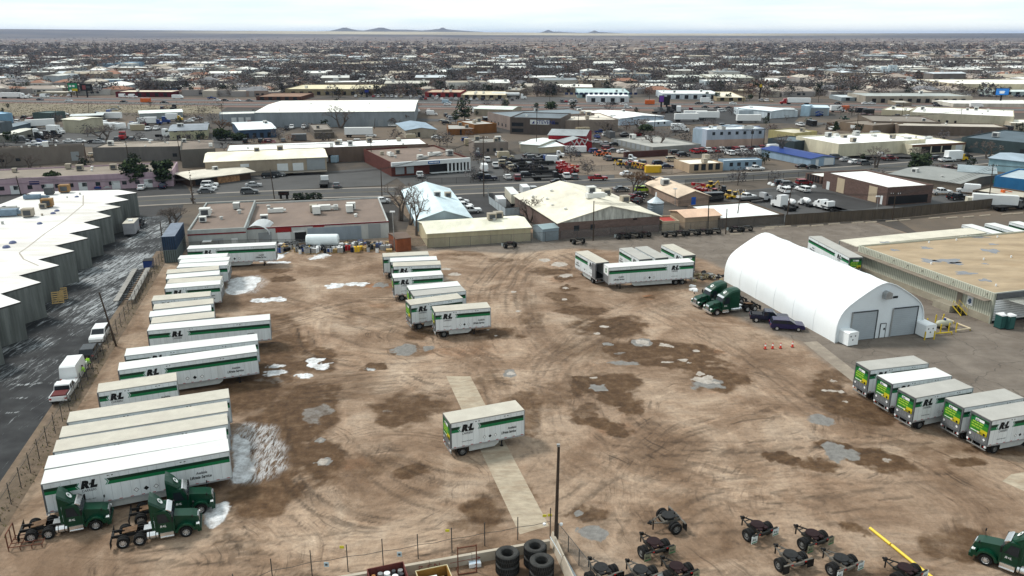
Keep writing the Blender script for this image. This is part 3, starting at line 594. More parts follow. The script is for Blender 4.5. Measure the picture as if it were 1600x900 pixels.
def make_trailer(long,roof,rear='sign',label='',open_=False):
    Lt=16.0 if long else 8.3; W_=2.56; zb,zt=1.12,4.1
    t=thing('box_trailer',label,'trailer')
    b=MB(); 
    if not open_: b.box(-Lt/2+.10,Lt/2,-W_/2,W_/2,zb,zt-.05,WHITE)
    else:
        b.box(-Lt/2+.10,Lt/2,W_/2-.05,W_/2,zb,zt-.05,WHITE); b.box(-Lt/2+.10,Lt/2,-W_/2,-W_/2+.05,zb,zt-.05,WHITE); b.box(-Lt/2+.1,Lt/2,-W_/2+.05,W_/2-.05,zb,zb+.1,CHS); b.box(Lt/2-.05,Lt/2,-W_/2+.05,W_/2-.05,zb+.1,zt-.05,WHITE)
    b.build('body',t)
    for s in (-1,1):
        sm=MB(); d=.7
        while d<Lt-.2: sm.box(-Lt/2+d-.014,-Lt/2+d+.014,(W_/2 if s>0 else -W_/2-.004),(W_/2+.004 if s>0 else -W_/2),zb+.12,zt-.2,SEAM); d+=.61 if not long else .8
        sm.build('panel_seams',t)
    r=MB(); r.box(-Lt/2,Lt/2+.02,-W_/2-.005,W_/2+.005,zt-.05,zt,roof); r.build('roof',t)
    rl=MB()
    for s in (-1,1):
        rl.box(-Lt/2,Lt/2+.02,s*W_/2-.02,s*W_/2+.025,zt-.12,zt-.052,RAIL); rl.box(-Lt/2,Lt/2+.02,s*W_/2-.02,s*W_/2+.02,zb-.10,zb+.06,RAIL)
    rl.build('side_rail',t)
    for s in (-1,1): side_graphics(t,Lt,W_,s,long)
    # rear
    fr=MB(); x=-Lt/2
    for s in (-1,1): fr.box(x-.03,x+.12,s*W_/2-.11 if s>0 else -W_/2-.01,W_/2+.01 if s>0 else -W_/2+.11,zb-.12,zt-.052,FRM)
    fr.box(x-.03,x+.12,-W_/2+.11,W_/2-.11,zt-.26,zt-.055,FRM); fr.box(x-.03,x+.12,-W_/2+.11,W_/2-.11,zb-.12,zb+.10,FRM); fr.build('rear_frame',t)
    if not open_:
        for s in (-1,1):
            d=MB(); d.box(x+.0,x+.09,min(0.01*s,s*(W_/2-.12)),max(0.01*s,s*(W_/2-.12)),zb+.11,zt-.27,DOORG)
            d.cyl((x-.02,s*.35,zb+.15),(x-.02,s*.35,zt-.35),.02,None,6,STEEL); d.cyl((x-.02,s*1.0,zb+.15),(x-.02,s*1.0,zt-.35),.02,None,6,STEEL)
            d.build('rear_door',t)
        g=MB(); xx=x-.045
        def q(y0,y1,z0,z1,mat,e=0): # y0 = reader's left (positive y)
            g.add([(xx-e,y1,z0),(xx-e,y0,z0),(xx-e,y0,z1),(xx-e,y1,z1)],[(3,2,1,0)],mat)
        H0,H1=2.0,3.78; yl,yr=1.1,-1.1
        g.box(xx,xx+.02,-1.1,1.1,H0,H1,SG1)
        q(yl,yr,H0+1.05,H0+1.5,SG1,.003); q(yl,yr,H0+.35,H0+1.1,SG2,.004); q(yl,.2,H0,H0+.4,SG2,.004)
        q(-.25,yr,H0,H0+.62,SY,.006); q(.1,yr,H0,H0+.28,SY,.006); q(.2,yr,H1-.34,H1-.05,GDK,.005); q(yl,.75,H1-.22,H1-.02,GDK,.005)
        q(.55,-.55,H1-.45,H1-.16,PLAC,.007)
        X=XF((xx-.012,.48,H1-.42),(0,-1,0),(0,0,1)); text(g,'R+L',.26,X,BLK,.05,.25)
        for k,(z,w0,w1) in enumerate([(H0+1.08,.85,-.45),(H0+.80,.95,-.7),(H0+.52,.9,-.35)]):
            # three lines of bright lettering, illegible in the photograph: word-length dashes
            yy=w0
            for ww in [.42,.30,.5][k:]+[.42,.30,.5][:k]:
                if yy-ww<w1-.15: break
                q(yy,yy-ww,z,z+.15,SYG,.009); yy-=ww+.07
        q(.95,-.2,H0+.12,H0+.2,PLAC,.009)
        for yy,r_ in ((-.25,.09),(-.75,.14)):
            g.lathe([(0,0),(r_,0)],12,BLK,XF((xx-.014,yy,H0+.16),(0,-1,0),(0,0,1)))
        g.build('rear_sign',t)
        for yy,zz in ((-.85,1.62),(.9,1.62) if not long else (-.3,1.5)):
            p=MB(); p.add([(x-.05,yy,zz-.17),(x-.05,yy-.17,zz),(x-.05,yy,zz+.17),(x-.05,yy+.17,zz)],[(0,1,2,3)],PLAC); p.build('rear_placard',t)
    else:
        for s in (-1,1): d=MB(); d.box(x+.1,x+1.3,s*(W_/2+.02),s*(W_/2+.06),zb+.1,zt-.25,DOORG); d.build('rear_door',t)
    ug=MB()
    for s in (-1,1):
        ug.box(x+.02,x+.10,s*.55-.05,s*.55+.05,.55,1.0,STEEL); ug.box(x-.06,x+.06,s*1.12-.10,s*1.12+.10,.80,1.02,PLAC)
        ug.box(x-.06,x+.02,s*.95-.06,s*.95+.06,.8,.9,REDL)
    ug.box(x+.0,x+.10,-1.2,1.2,.48,.60,STEEL); ug.build('underride_guard',t)
    lg=MB(); lx=Lt/2-2.4
    for s in (-1,1):
        l=MB(); l.box(lx-.06,lx+.06,s*.75-.06,s*.75+.06,.12,1.1,CHS); l.box(lx-.14,lx+.14,s*.75-.14,s*.75+.14,0,.10,CHS); l.cyl((lx,s*.75,.5),(lx+.55,s*.75,1.05),.03,None,6,CHS); l.build('landing_leg',t)
    c=MB()
    for s in (-1,1): c.box(-Lt/2+.2,-Lt/2+(4.2 if long else 2.6),s*.5-.05,s*.5+.05,.80,1.1,CHS)
    c.box(Lt/2-1.4,Lt/2-.3,-1.0,1.0,1.0,1.1,CHS); c.box(-Lt/2+.1,Lt/2,-1.2,1.2,1.02,1.10,CHS)
    c.build('chassis',t)
    ax=[-Lt/2+1.3] if not long else [-Lt/2+2.0,-Lt/2+3.3]
    for a in ax:
        c2=MB(); c2.cyl((a,-1.0,.5),(a,1.0,.5),.07,None,8,CHS); c2.build('axle',t)
        for s in (-1,1): add_wheel(t,a,s*1.14,.5,.24,s,RIMD,True)
    mf=MB()
    for s in (-1,1): mf.box(ax[0]-.72,ax[0]-.69,s*1.25-.32 if s>0 else -1.27,1.27 if s>0 else -1.25+.32,.22,1.0,CHS)
    mf.build('mud_flap',t)
    sk=M('side_skirt_grey',(.45,.47,.46),.5,var=.1,sc=1.5,dirt=.3)
    for s in (-1,1):
        k=MB(); x0=ax[-1]+.75; x1=Lt/2-2.9 if not long else Lt/2-4.4
        k.prof([(x0,.38),(x1-.5,.42),(x1,.75),(x1,1.03),(x0,1.03)],s*1.14-.02,s*1.14+.02,sk); k.build('side_skirt',t)
    n=MB(); xn=Lt/2
    n.box(xn,xn+.015,-W_/2+.02,W_/2-.02,zb,2.5,DOORG); n.box(xn,xn+.02,-1.0,1.0,2.62,3.85,PLAC)
    n.lathe([(0,0),(.42,0)],18,GMD,XF((xn+.028,0,3.25),(0,1,0),(0,0,1))); n.lathe([(0,0),(.2,0)],10,PLAC,XF((xn+.034,0,3.25),(0,1,0),(0,0,1)))
    for s in (-1,1): n.box(xn,xn+.05,s*W_/2-.07,s*W_/2+.01,zb,zt-.055,RAIL)
    n.build('nose_panel',t)
    return t
TP={}
def trailer(px0,px1,long,roof,label,group,ang=None,open_=False,rev=False,name=None):
    """px0→px1: the near top edge in the photograph, back-projected at the 4.1 m roof height"""
    A=Vector(G(*px0,4.1)); B=Vector(G(*px1,4.1)); a=math.atan2(B.y-A.y,B.x-A.x) if ang is None else math.radians(ang)
    k=(long,roof.name,open_)
    if k not in TP: TP[k]=Proto(make_trailer(long,roof,open_=open_))
    mid=(A+B)/2; n=Vector((-math.sin(a),math.cos(a))); c=mid+n*1.28
    return TP[k].put((c.x,c.y,0),a+(math.pi if rev else 0),label,group)
gW='long white trailers in a row along the left fence'; gS='short white trailers in a row along the left fence'
LL=[((59.3,757.3),(361.7,703.3),1,ROOFW,'long white trailer nearest the camera in the left row, green tractors parked against it'),
((66,733.3),(356.7,685),1,ROOFW,'long bright-roofed trailer squeezed right behind the front one of the left row'),
((80,706.7),(358.3,661.7),1,ROOFC,'long cream-roofed trailer third from the front in the left row'),
((91.7,684),(356.7,641.7),1,ROOFC,'long cream-roofed trailer fourth from the front in the left row'),
((103.3,660),(359.3,621),1,ROOFC,'long cream-roofed trailer at the back of the front five by the lone short trailer'),
((150,613.3),(277.3,594.3),0,ROOFC,'short trailer with full logo standing alone between the long trailers of the left row'),
((183.75,578.75),(401.7,549),1,ROOFW,'long trailer with readable liftgate lettering behind the lone short trailer'),
((193.75,556),(403.3,531.5),1,ROOFW,'long trailer in the left row with only its roof and upper side showing'),
((229,516.8),(422,499.5),1,ROOFW,'long trailer reaching farthest right in the left row, stripe and logo in view'),
((234,505.8),(335.9,495.3),0,ROOFC,'short trailer, front of the four tight behind the long one by the fence pole'),
((231.8,495.3),(330.5,484.8),0,ROOFW,'short trailer, second of the four tight behind the long one'),
((238.3,483.7),(334,473.9),0,ROOFC,'short trailer, third of the four tight behind the long one'),
((235.5,470.1),(328.9,462.2),0,ROOFC,'short trailer, backmost of the four tight behind the long one'),
((255.8,451),(344.5,444),0,ROOFW,'short trailer beside the snow patch, front of its four, logo half in view'),
((259.3,442.8),(345.7,437.7),0,ROOFC,'short trailer beside the snow patch, second of its four'),
((258.2,435.8),(343.3,428.8),0,ROOFW,'short trailer beside the snow patch, third of its four'),
((259.3,427.7),(341.7,421),0,ROOFC,'short trailer beside the snow patch, backmost of its four'),
((274.5,418.3),(356.2,414),0,ROOFW,'short trailer, front of the three just before the long trailer by the back fence'),
((278.5,411.3),(357.8,406.7),0,ROOFW,'short trailer, middle of the three just before the long trailer by the back fence'),
((276.8,405),(354.5,400.8),0,ROOFW,'short trailer, back of the three just before the long trailer by the back fence'),
((292.5,389),(429,382.9),1,ROOFW,'long trailer against the back fence in front of the cluttered brown-roofed shop')]
for a,b,lg,rf,lb in LL: trailer(a,b,lg,rf,lb,gW if lg else gS)
gM='short white trailers in the staggered middle row'
MM=[((599.3,401.2),(668.9,397.9),ROOFC,'short trailer at the far back of the middle row'),((610.3,409),(682.7,405.8),ROOFW,'second short trailer from the back of the middle row'),
((614.8,416.2),(687.8,413.3),ROOFC,'third short trailer from the back of the middle row, logo half hidden'),((614.8,434.2),(691.8,429),ROOFW,'fourth short trailer from the back of the middle row, wheels in view'),
((639.6,453.4),(720.3,446.1),ROOFW,'fifth short trailer from the back of the middle row, mostly hidden'),((646,462.6),(728.1,454.3),ROOFG,'grey-roofed short trailer in the middle row'),
((643.3,476.3),(721.2,465.7),ROOFC,'short trailer turned a little, second from the front of the middle row'),((680.5,487.3),(764.8,480.4),ROOFC,'short trailer at the front of the middle row with all its lettering in view')]
for a,b,rf,lb in MM: trailer(a,b,0,rf,lb,gM)
trailer((704.8,661.2),(817.8,640.5),0,ROOFC,'lone short trailer standing across the concrete path in the middle of the yard','short white trailers')
gR='trailers before the white tent'
trailer((899.2,393.3),(931,411),0,ROOFC,'short trailer with open dark rear end next to the long one before the tent',gR,rev=True,open_=True)
A=Vector(G(958.8,417.8,4.1)); B=Vector(G(1078,409.5,4.1)); a=math.atan2((B-A).y,(B-A).x); k=(1,ROOFW.name,False); c=(A+B)/2+Vector((-math.sin(a),math.cos(a)))*1.28
r_=TP[k].put((c.x,c.y,0),a+math.pi,'long trailer parked across three others near the tent, nose to the left',gR)
def tpt(px,pw,an,lg,rf,lb,g,end='nose'):   # a trailer by one roof corner (left side of the end) and heading
    P=Vector(G(*px,4.1)); a=math.radians(an); d=Vector((math.cos(a),math.sin(a))); n=Vector((-d.y,d.x)); Lt=16 if lg else 8.3
    c=P+d*(Lt/2)+n*1.28; k=(lg,rf.name,False)
    if k not in TP: TP[k]=Proto(make_trailer(lg,rf))
    TP[k].put((c.x,c.y,0),a+math.pi,lb,g)
tpt((967.8,387.8),0,-72,0,ROOFG,'grey-roofed short trailer behind the long one near the tent, left of its neighbour',gR)
tpt((992,386),0,-72,0,ROOFG,'grey-roofed short trailer behind the long one near the tent, second from left',gR)
tpt((1033.3,382.5),0,-72,0,ROOFC,'short trailer end-on behind the right end of the long one near the tent',gR)
gQ='short trailers with bright rear signs on the right'
for a,b,rf,lb in [((1360.1,578.1),(1449.9,567.6),ROOFG,'grey-roofed trailer with green rear sign, backmost of the five on the right'),((1394.3,599.7),(1487.4,587),ROOFW,'white-roofed trailer with green rear sign among four grey-roofed ones'),
 ((1429.8,621.9),(1521.6,605),ROOFG,'trailer with green rear sign and full logo, third of the five on the right'),((1507.9,636.6),(1598.3,621.9),ROOFG,'grey-roofed trailer with green rear sign, fourth of the five on the right'),
 ((1546,657.8),(1648,640),ROOFG,'nearest of the five trailers with green rear signs, cut off at the right')]: trailer(a,b,0,rf,lb,gQ)
gD='trailers backed to the dock'
tpt((1264,369),0,-84,1,ROOFG,'long weathered trailer backed up to the dock behind the tent',gD)
for x,y,lb in ((1503,351,'left'),(1539,349,'middle'),(1577,346.5,'right')): tpt((x,y),0,-76,1,ROOFW,'white trailer backed to the far side of the warehouse, %s of three'%lb,gD)

# ---------------------------------------------------------------- tractors
def make_tractor(sleeper):
    t=thing('semi_tractor','','semi truck'); rear=-6.05 if not sleeper else -7.8; xb=-2.45 if not sleeper else -4.0
    f=MB()
    for s in (-1,1): f.box(rear,0.9,s*.43-.05,s*.43+.05,.72,.98,CHS)
    for x in (rear+.1,rear+1.3,rear+2.6,xb-.6): f.box(x-.06,x+.06,-.43,.43,.78,.92,CHS)
    f.box(rear-.05,rear+.05,-.9,.9,.65,.85,CHS); f.build('frame',t)
    tx=[rear+.95,rear+2.28]
    for a in tx:
        q=MB(); q.cyl((a,-.95,.52),(a,.95,.52),.09,None,8,CHS); q.lathe([(.0,-.2),(.22,-.15),(.25,0),(.22,.15),(0,.2)],10,CHS,Matrix.Translation((a,0,.52)),axis='y'); q.build('axle',t)
        for s in (-1,1): add_wheel(t,a,s*1.1,.52,.25,s,RIM,True)
    for s in (-1,1): add_wheel(t,0,s*1.05,.52,.28,s,RIM)
    fw=MB(); RB=M('fifth_wheel_rust',(.11,.062,.032),.7,var=.4,sc=4); c=(tx[0]+tx[1])/2
    fw.prof([(c-.55,1.0),(c+.45,1.12),(c+.45,1.18),(c-.55,1.08)],-.42,.42,RB); fw.box(c-.75,c-.35,-.42,-.14,1.0,1.07,RB); fw.box(c-.75,c-.35,.14,.42,1.0,1.07,RB); fw.box(c-.2,c+.25,-.5,.5,.95,1.04,CHS); fw.build('fifth_wheel',t)
    # hood with sloping top and arched front fenders
    h=MB(); pts=[(1.12,.62),(1.15,1.30),(1.02,1.62),(.6,1.78),(-.4,1.95),(-.98,2.02),(-.98,.75),(-.62,.75),(-.55,1.0),(-.3,1.16),(0,1.2),(.35,1.15),(.6,.98),(.7,.62)]
    h.prof([(1.12,.9),(1.15,1.30),(1.02,1.60),(.6,1.76),(-.4,1.95),(-.98,2.04),(-.98,.9)],-.72,.72,TGRN,taper=(1.0,2.05,.16)); h.build('hood',t)
    for s in (-1,1):
        fd=MB(); n=10; arc=[(.0+.66*math.cos(a),.52+.66*math.sin(a)) for a in [math.radians(8+164*i/n) for i in range(n+1)]]; arc2=[(.0+.80*math.cos(a)*1.1,.52+.80*math.sin(a)*1.02) for a in [math.radians(172-164*i/n) for i in range(n+1)]]
        for i in range(n):
            p=[arc[i],arc[i+1],arc2[n-i-1],arc2[n-i]]; fd.prof(p,s*.68,s*1.2,TGRN) 
        fd.box(.78,1.15,min(s*.7,s*1.18),max(s*.7,s*1.18),.62,1.12,TGRN); fd.build('fender',t)
        hl=MB(); hl.add([(1.155,s*.82,.98),(1.155,s*1.16,.98),(.98,s*1.19,1.22),(1.10,s*.80,1.22)],[(0,1,2,3) if s>0 else (3,2,1,0)],PLAC); hl.box(.9,1.157,min(s*.85,s*1.15),max(s*.85,s*1.15),.99,1.16,PLAC); hl.build('headlight',t)
    g=MB(); g.prof([(1.13,.75),(1.19,.78),(1.2,1.30),(1.10,1.55),(1.04,1.55)],-.42,.42,CHR,side=CHR)
    for k in range(6): g.box(1.185,1.215,-.36,.36,.84+k*.09,.87+k*.09,CHS)
    g.build('grille',t)
    bp=MB(); bp.prof([(.95,.38),(1.28,.40),(1.30,.72),(.95,.74)],-1.15,1.15,TGRN if not sleeper else CHR); bp.build('bumper',t)
    # cab
    cz=2.78 if not sleeper else 2.95
    cb=MB(); prof=[(-.85,.62),(-.85,1.98),(-1.38,cz),(-1.6,cz+.06),(-2.4,cz+.06),(xb,cz+.02),(xb,.62)]
    cb.prof(prof,-1.02,1.02,TGRN,taper=(1.9,cz,.09)); cb.build('cab',t)
    ws=MB(); ws.add([(-.885,-.88,2.02),(-.885,.88,2.02),(-1.36,.80,cz-.08),(-1.36,-.80,cz-.08)],[(0,1,2,3)],GLASS,Matrix.Translation((.035,0,.02))); ws.build('windscreen',t)
    for s in (-1,1):
        w=MB(); y=s*1.0; w.add([(-1.12,s*1.018,1.75),(-1.30,s*1.01,1.98),(-1.52,s*.965,cz-.18),(-2.15,s*.965,cz-.18),(-2.15,s*1.018,1.75)],[(0,1,2,3,4) if s>0 else (4,3,2,1,0)],GLASS,Matrix.Translation((0,s*.025,0))); w.build('side_window',t)
        d=MB(); d.box(-2.25,-2.235,s*1.02-.012,s*1.02+.012,.75,2.6,CHS); d.box(-1.05,-1.035,s*1.02-.012,s*1.02+.012,.75,1.9,CHS)
        X=XF((-1.25 if s>0 else -2.05,s*1.035,1.32),(-s,0,0),(0,0,1)); text(d,'R+L',.30,X,PLAC,.03,.25); d.build('door_marking',t)
        st=MB(); 
        st.box(-2.1,-1.0,s*.78-.28 if s>0 else -1.10,1.10 if s>0 else -.5,.42,.80,CHR); st.box(-2.1,-1.0,s*1.0-.12 if s>0 else -1.18,1.18 if s>0 else -.95,.36,.42,CHR); st.build('step_box',t)
        ft=MB(); x0,x1=(-3.15,-2.25) if not sleeper else (-4.4,-2.6)
        ft.cyl((x0,s*.85,.66),(x1,s*.85,.66),.31,None,18,CHR)
        for q in (x0+.2,x1-.2): ft.cyl((q-.03,s*.85,.66),(q+.03,s*.85,.66),.325,None,18,CHS)
        ft.build('fuel_tank',t)
        mr=MB(); mr.box(-1.0,-.88,s*1.28-.12,s*1.28+.12,1.9,2.45,CHS); mr.cyl((-1.05,s*1.02,2.3),(-.95,s*1.25,2.3),.02,None,5,CHS); mr.cyl((.55,s*.72,1.6),(.70,s*1.12,1.98),.015,None,5,CHS); mr.box(.62,.72,s*1.15-.09,s*1.15+.09,1.93,2.12,CHS); mr.build('mirror',t)
    vs=MB(); vs.prof([(-1.02,2.62),(-.98,2.68),(-1.30,2.90),(-1.42,2.88)],-.86,.86,CHR); vs.build('sun_visor',t)
    n=12
    if not sleeper:
        fa=MB(); v=[];rows=[(-1.45,2.84,.55),(-1.75,3.12,.78),(-2.05,3.48,.93),(-2.4,3.80,.99),(-2.7,4.02,1.0)]
        for x,z,w in rows: v+=[(x,-w,z-.22),(x,-w*.86,z-.03),(x,0,z+.04),(x,w*.86,z-.03),(x,w,z-.22)]
        f=[(i*5+j,i*5+j+1,i*5+j+6,i*5+j+5) for i in range(4) for j in range(4)]
        fa.add(v,f,TGRN)
        for s in (-1,1):
            P=[(x,s*w,z-.22) for x,z,w in rows]+[(-2.7,s*1.0,.85 if False else 1.15),(-2.46,s*1.0,1.15),(-2.46,s*1.0,2.84)]
            fa.add(P,[tuple(range(len(P))) if s<0 else tuple(range(len(P)))[::-1]],TGRN)
        fa.add([(-2.7,-1,3.8),(-2.7,1,3.8),(-2.7,.86,3.99),(-2.7,0,4.06),(-2.7,-.86,3.99)],[(0,1,2,3,4)],TGRN); fa.build('roof_fairing',t)
        ec=(-1.98,3.44,.62)
    else:
        fa=MB(); v=[];rows=[(-1.25,2.72,.80),(-1.6,3.10,.93),(-2.1,3.50,1.0),(-2.8,3.80,1.02),(-3.5,3.92,1.02),(-4.0,3.93,1.02)]
        for x,z,w in rows: v+=[(x,-w,min(z-.02,2.8)),(x,-w,z-.25),(x,-w*.84,z-.04),(x,0,z+.05),(x,w*.84,z-.04),(x,w,z-.25),(x,w,min(z-.02,2.8))]
        k=7; f=[(i*k+j,i*k+j+1,i*k+j+1+k,i*k+j+k) for i in range(len(rows)-1) for j in range(k-1)]
        f.append(tuple(range((len(rows)-1)*k,len(rows)*k))); fa.add(v,f,TGRN); fa.box(-4.0,-2.45,-1.03,1.03,.6,2.8,TGRN); fa.build('sleeper_roof',t)
        ec=(-1.85,3.36,.5)
    d=rows[2]; e=rows[1] if not sleeper else rows[1]; ex=(d[0]+e[0])/2; ez=(d[1]+e[1])/2+.045; up=Vector((d[0]-e[0],0,d[1]-e[1])).normalized()
    em=MB(); Xe=XF((ex,0,ez+.03),(0,-1,0),up) ; Xe=XF(Vector((ex,0,ez))+Vector((-up.z,0,up.x))*-.0+Vector((up.z,0,-up.x))*.04,(0,1,0),up)
    em.lathe([(0,0.0),(.30,0.0)],20,PLAC,Xe); em.add([(-.2,-.03,0),(.2,-.03,0),(.2,.03,0),(-.2,.03,0)],[(0,1,2,3)],GMD,Xe@Matrix.Translation((0,0,.012))); em.add([(-.12,.05,0),(.12,.05,0),(.12,.16,0),(-.12,.16,0)],[(0,1,2,3)],GDK,Xe@Matrix.Translation((0,0,.012))); em.build('round_emblem',t)
    ex=MB(); ex.cyl((xb-.12,.85 ,.9),(xb-.12,.85,3.3),.075,None,10,CHR); 
    if not sleeper: ex.build('exhaust_stack',t)
    dk=MB(); dk.box(xb-1.0,xb-.08,-.4,.4,.98,1.03,CHR); dk.build('deck_plate',t)
    mf=MB()
    for s in (-1,1): mf.box(rear-.02,rear+.01,s*1.1-.33,s*1.1+.33,.25,.95,CHS)
    mf.build('mud_flap',t)
    return t
def at_line(proto,p_rear,p_front,label,group,wb):
    """front wheel and rear wheel contact points on the near (right) side in the photograph"""
    A=Vector(G(*p_rear)); B=Vector(G(*p_front)); a=math.atan2((B-A).y,(B-A).x); n=Vector((-math.sin(a),math.cos(a)))
    c=B+n*1.18; return proto.put((c.x,c.y,0),a,label,group)
DC=Proto(make_tractor(False)); gT='green tractors parked beside the trailers'
at_line(DC,(191,858),(292,839.5),'green day-cab tractor nearest the camera, parked beside the white snow patch',gT,4.5)
at_line(DC,(60,846),(151,829),'green tractor with silver visor standing over the rusty rack at the left fence',gT,4.5)
A=Vector(G(292,839.5)); c=Vector(G(312,803)); DC.put((c.x-.2,c.y+1.0,0),math.radians(20),'green day-cab tractor wedged between the long trailer and another tractor',gT)
SC=Proto(make_tractor(True))
p=G(1183,496); p0=G(1117,491)
def head(proto,px,ang,label,g): 
    a=math.radians(ang); c=G(*px); return proto.put((c[0],c[1],0),a,label,g)
c1=Vector(G(1120,493)); c2=Vector(G(1164,488)); aa=math.atan2((c1-c2).y,(c1-c2).x)
SC.put((c1.x-math.sin(aa)*-1.1,c1.y+math.cos(aa)*-1.1,0),aa,'green sleeper tractor in front by the tent wall','green sleeper tractors by the tent')
SC.put((c1.x-1.55,c1.y+4.4,0),aa+.02,'green sleeper tractor with chrome grille behind the other by the tent','green sleeper tractors by the tent')
# dark right corner tractor, nose towards the left
c=Vector(G(1538,883)); SC2=Proto(make_tractor(False)); aR=math.radians(138)
SC2.put((c.x-math.sin(aR)*-1.1-.0,c.y+math.cos(aR)*-1.1,0),aR,'green tractor with chrome tanks cut by the bottom right corner','green tractors parked beside the trailers')

# ---------------------------------------------------------------- converter dollies
def make_dolly(flap,plate,frame):
    t=thing('converter_dolly','','dolly')
    a=MB(); a.cyl((0,-1.0,.5),(0,1.0,.5),.08,None,8,CHS); a.build('axle',t)
    for s in (-1,1): add_wheel(t,0,s*1.12,.5,.24,s,RIMD,True)
    f=MB()
    for s in (-1,1):
        f.box(-.75,.75,s*.45-.06,s*.45+.06,.72,.92,frame); f.cyl((.7,s*.45,.82),(1.72,s*.10,.74),.06,None,6,frame); f.box(-.8,-.66,min(s*.4,s*1.3),max(s*.4,s*1.3),.86,.94,frame); f.cyl((-.3,s*.85,.78),(.3,s*.85,.78),.14,None,8,CHS)
    f.box(-.85,-.70,-.45,.45,.70,.92,frame); f.box(.60,.72,-.45,.45,.74,.90,frame); f.cyl((1.2,-.3,.78),(1.2,.3,.78),.04,None,6,frame)
    f.build('frame',t)
    p=MB(); p.lathe([(.0,.02),(.52,0),(.54,-.06),(.3,-.14),(.3,-.25)],18,plate,Matrix.Translation((.12,0,1.14))); p.box(-.62,-.1,-.46,-.1,1.02,1.10,plate); p.box(-.62,-.1,.1,.46,1.02,1.10,plate); p.box(-.15,.4,-.5,.5,.92,1.05,CHS); p.build('turntable',t)
    e=MB(); e.lathe([(.05,-.03),(.11,-.03),(.11,.03),(.05,.03),(.05,-.03)],12,CHS,Matrix.Translation((1.86,0,.74))); e.box(1.62,1.78,-.14,.14,.62,.86,CHS); e.box(1.5,1.58,.14,.22,.18,1.0,CHS); e.cyl((1.5,-.15,.8),(1.35,-.15,1.05),.02,None,5,CHS); e.build('tow_eye',t)
    for s in (-1,1):
        m=MB(); m.box(-.80,-.77,s*1.12-.30,s*1.12+.30,.25,.90,flap)
        if flap is not CHS:
            X=XF((-.812,s*1.12+.24,.50),(0,-1,0),(0,0,1)); text(m,'R+L',.24,X,GDK,.03,.2)
            m.box(-.806,-.80,s*1.12-.28,s*1.12+.28,.30,.38,GMD)
        m.build('mud_flap',t)
    l=MB()
    for s in (-1,1): l.box(-.84,-.80,s*.62-.07,s*.62+.07,.84,.92,REDL)
    l.build('tail_lamp',t)
    t.scale=(1.12,1.12,1.12); return t
FW=M('flap_white',(.6,.66,.66),.6,var=.1); FD=M('flap_dusty',(.22,.22,.15),.8,var=.2,sc=3); FR1=M('dolly_frame_dusty',(.12,.11,.095),.7,var=.3,sc=2); FR2=M('dolly_frame_dark',(.022,.022,.02),.6,var=.3,sc=2); PR=M('turntable_maroon',(.018,.007,.008),.6,var=.3,sc=3); PB=M('turntable_black',(.02,.02,.02),.5,var=.3,sc=3)
D1=Proto(make_dolly(FW,PR,FR2)); D2=Proto(make_dolly(CHS,PB,FR1)); D3=Proto(make_dolly(FW,PB,FR1)); D4=Proto(make_dolly(FD,PR,FR2))
gC='converter dollies in the foreground'; gCb='converter dollies along the back fence'
for P,x,y,a,lb in [(D2,1045,815,200,'black converter dolly with bare tongue pointing left, alone on the open dirt'),(D4,1022,858,115,'converter dolly with maroon turntable and dark green flaps'),(D2,940,899,115,'converter dolly at the bottom edge nearest the corner post'),
 (D3,1002,902,118,'converter dolly at the bottom edge between two others'),(D4,1058,897,118,'converter dolly with dusty flaps at the bottom edge below the maroon one'),(D1,1184,831,118,'converter dolly with two clean white lettered flaps'),
 (D4,1270,845,118,'converter dolly with one dusty yellow flap'),(D2,1236,878,112,'converter dolly with plain brown flaps and light rims'),(D3,1315,884,118,'converter dolly with pale frame and white flaps, right of the plain one'),(D1,1415,899,120,'converter dolly half out of frame under the yellow pole')]:
    c=G(x,y,.5); P.put((c[0],c[1],0),math.radians(a),lb,gC)
bx=[(797,384,'far left one, in front of the cream shed'),(904,378,'single one in front of the brown block wall'),(973,370,'left of the three by the brown wall end'),(990,369,'middle of the three by the brown wall'),(1008,368,'right of the three by the brown wall'),(1047,367,'leftmost of the five before the tan hut'),(1062,366,'second of the five before the tan hut'),(1081,364.5,'third of the five before the tan hut'),(1099,363.5,'fourth of the five before the tan hut'),(1117,362.5,'rightmost of the five before the tan hut'),(1149,359.5,'left of the last two by the dark pole'),(1167,358.5,'right of the last two by the dark pole')]
for i,(x,y,lb) in enumerate(bx):
    c=G(x,y,.5); (D2 if i%2 else D1).put((c[0],c[1]+.3,0),math.radians(-62+random.uniform(-8,8)),'dark converter dolly at the back fence, '+lb,gCb)
# ---------------------------------------------------------------- white fabric tent
FAB=M('tent_fabric',(.82,.85,.86),.6,var=.03,sc=.5,dirt=.35,dcol=(.68,.69,.67),stretch=(1.3,1.3,.3)); FABE=M('tent_end_fabric_shaded',(.70,.75,.78),.6,var=.03,sc=.3,dirt=.2,dcol=(.52,.55,.57)); ROLL=M('roller_door_grey',(.36,.40,.43),.55,var=.05,sc=.8,dirt=.2,dcol=(.24,.26,.28))  # end fabric darker and bluer: its shade is put into the colour
A=Vector(G(1304,536)); tw,tl=14.9,31.5; ta=math.radians(15.2)
tent=thing('fabric_tent','large white fabric storage tent with two grey roller doors at its near end','tent',(A.x,A.y,0),ta)
pr=[(0,0),(-.004,.17),(0,.30),(.012,.40),(.035,.50),(.07,.585),(.12,.66),(.20,.755),(.30,.86),(.39,.945),(.45,.985),(.5,1.0)]
pr=pr+[(1-a,b) for a,b in pr[::-1][1:]]; TH=8.5
sh=MB(); rows=[]; nb=6
for i in range(nb*4+1):
    y=tl*i/(nb*4); k=abs(math.sin(math.pi*i/4)); sc_=1-.012*k
    rows.append([((p-.5)*tw*(1-.006*k)+tw/2,y,h*TH*(sc_ if h>.55 else 1)) for p,h in pr])
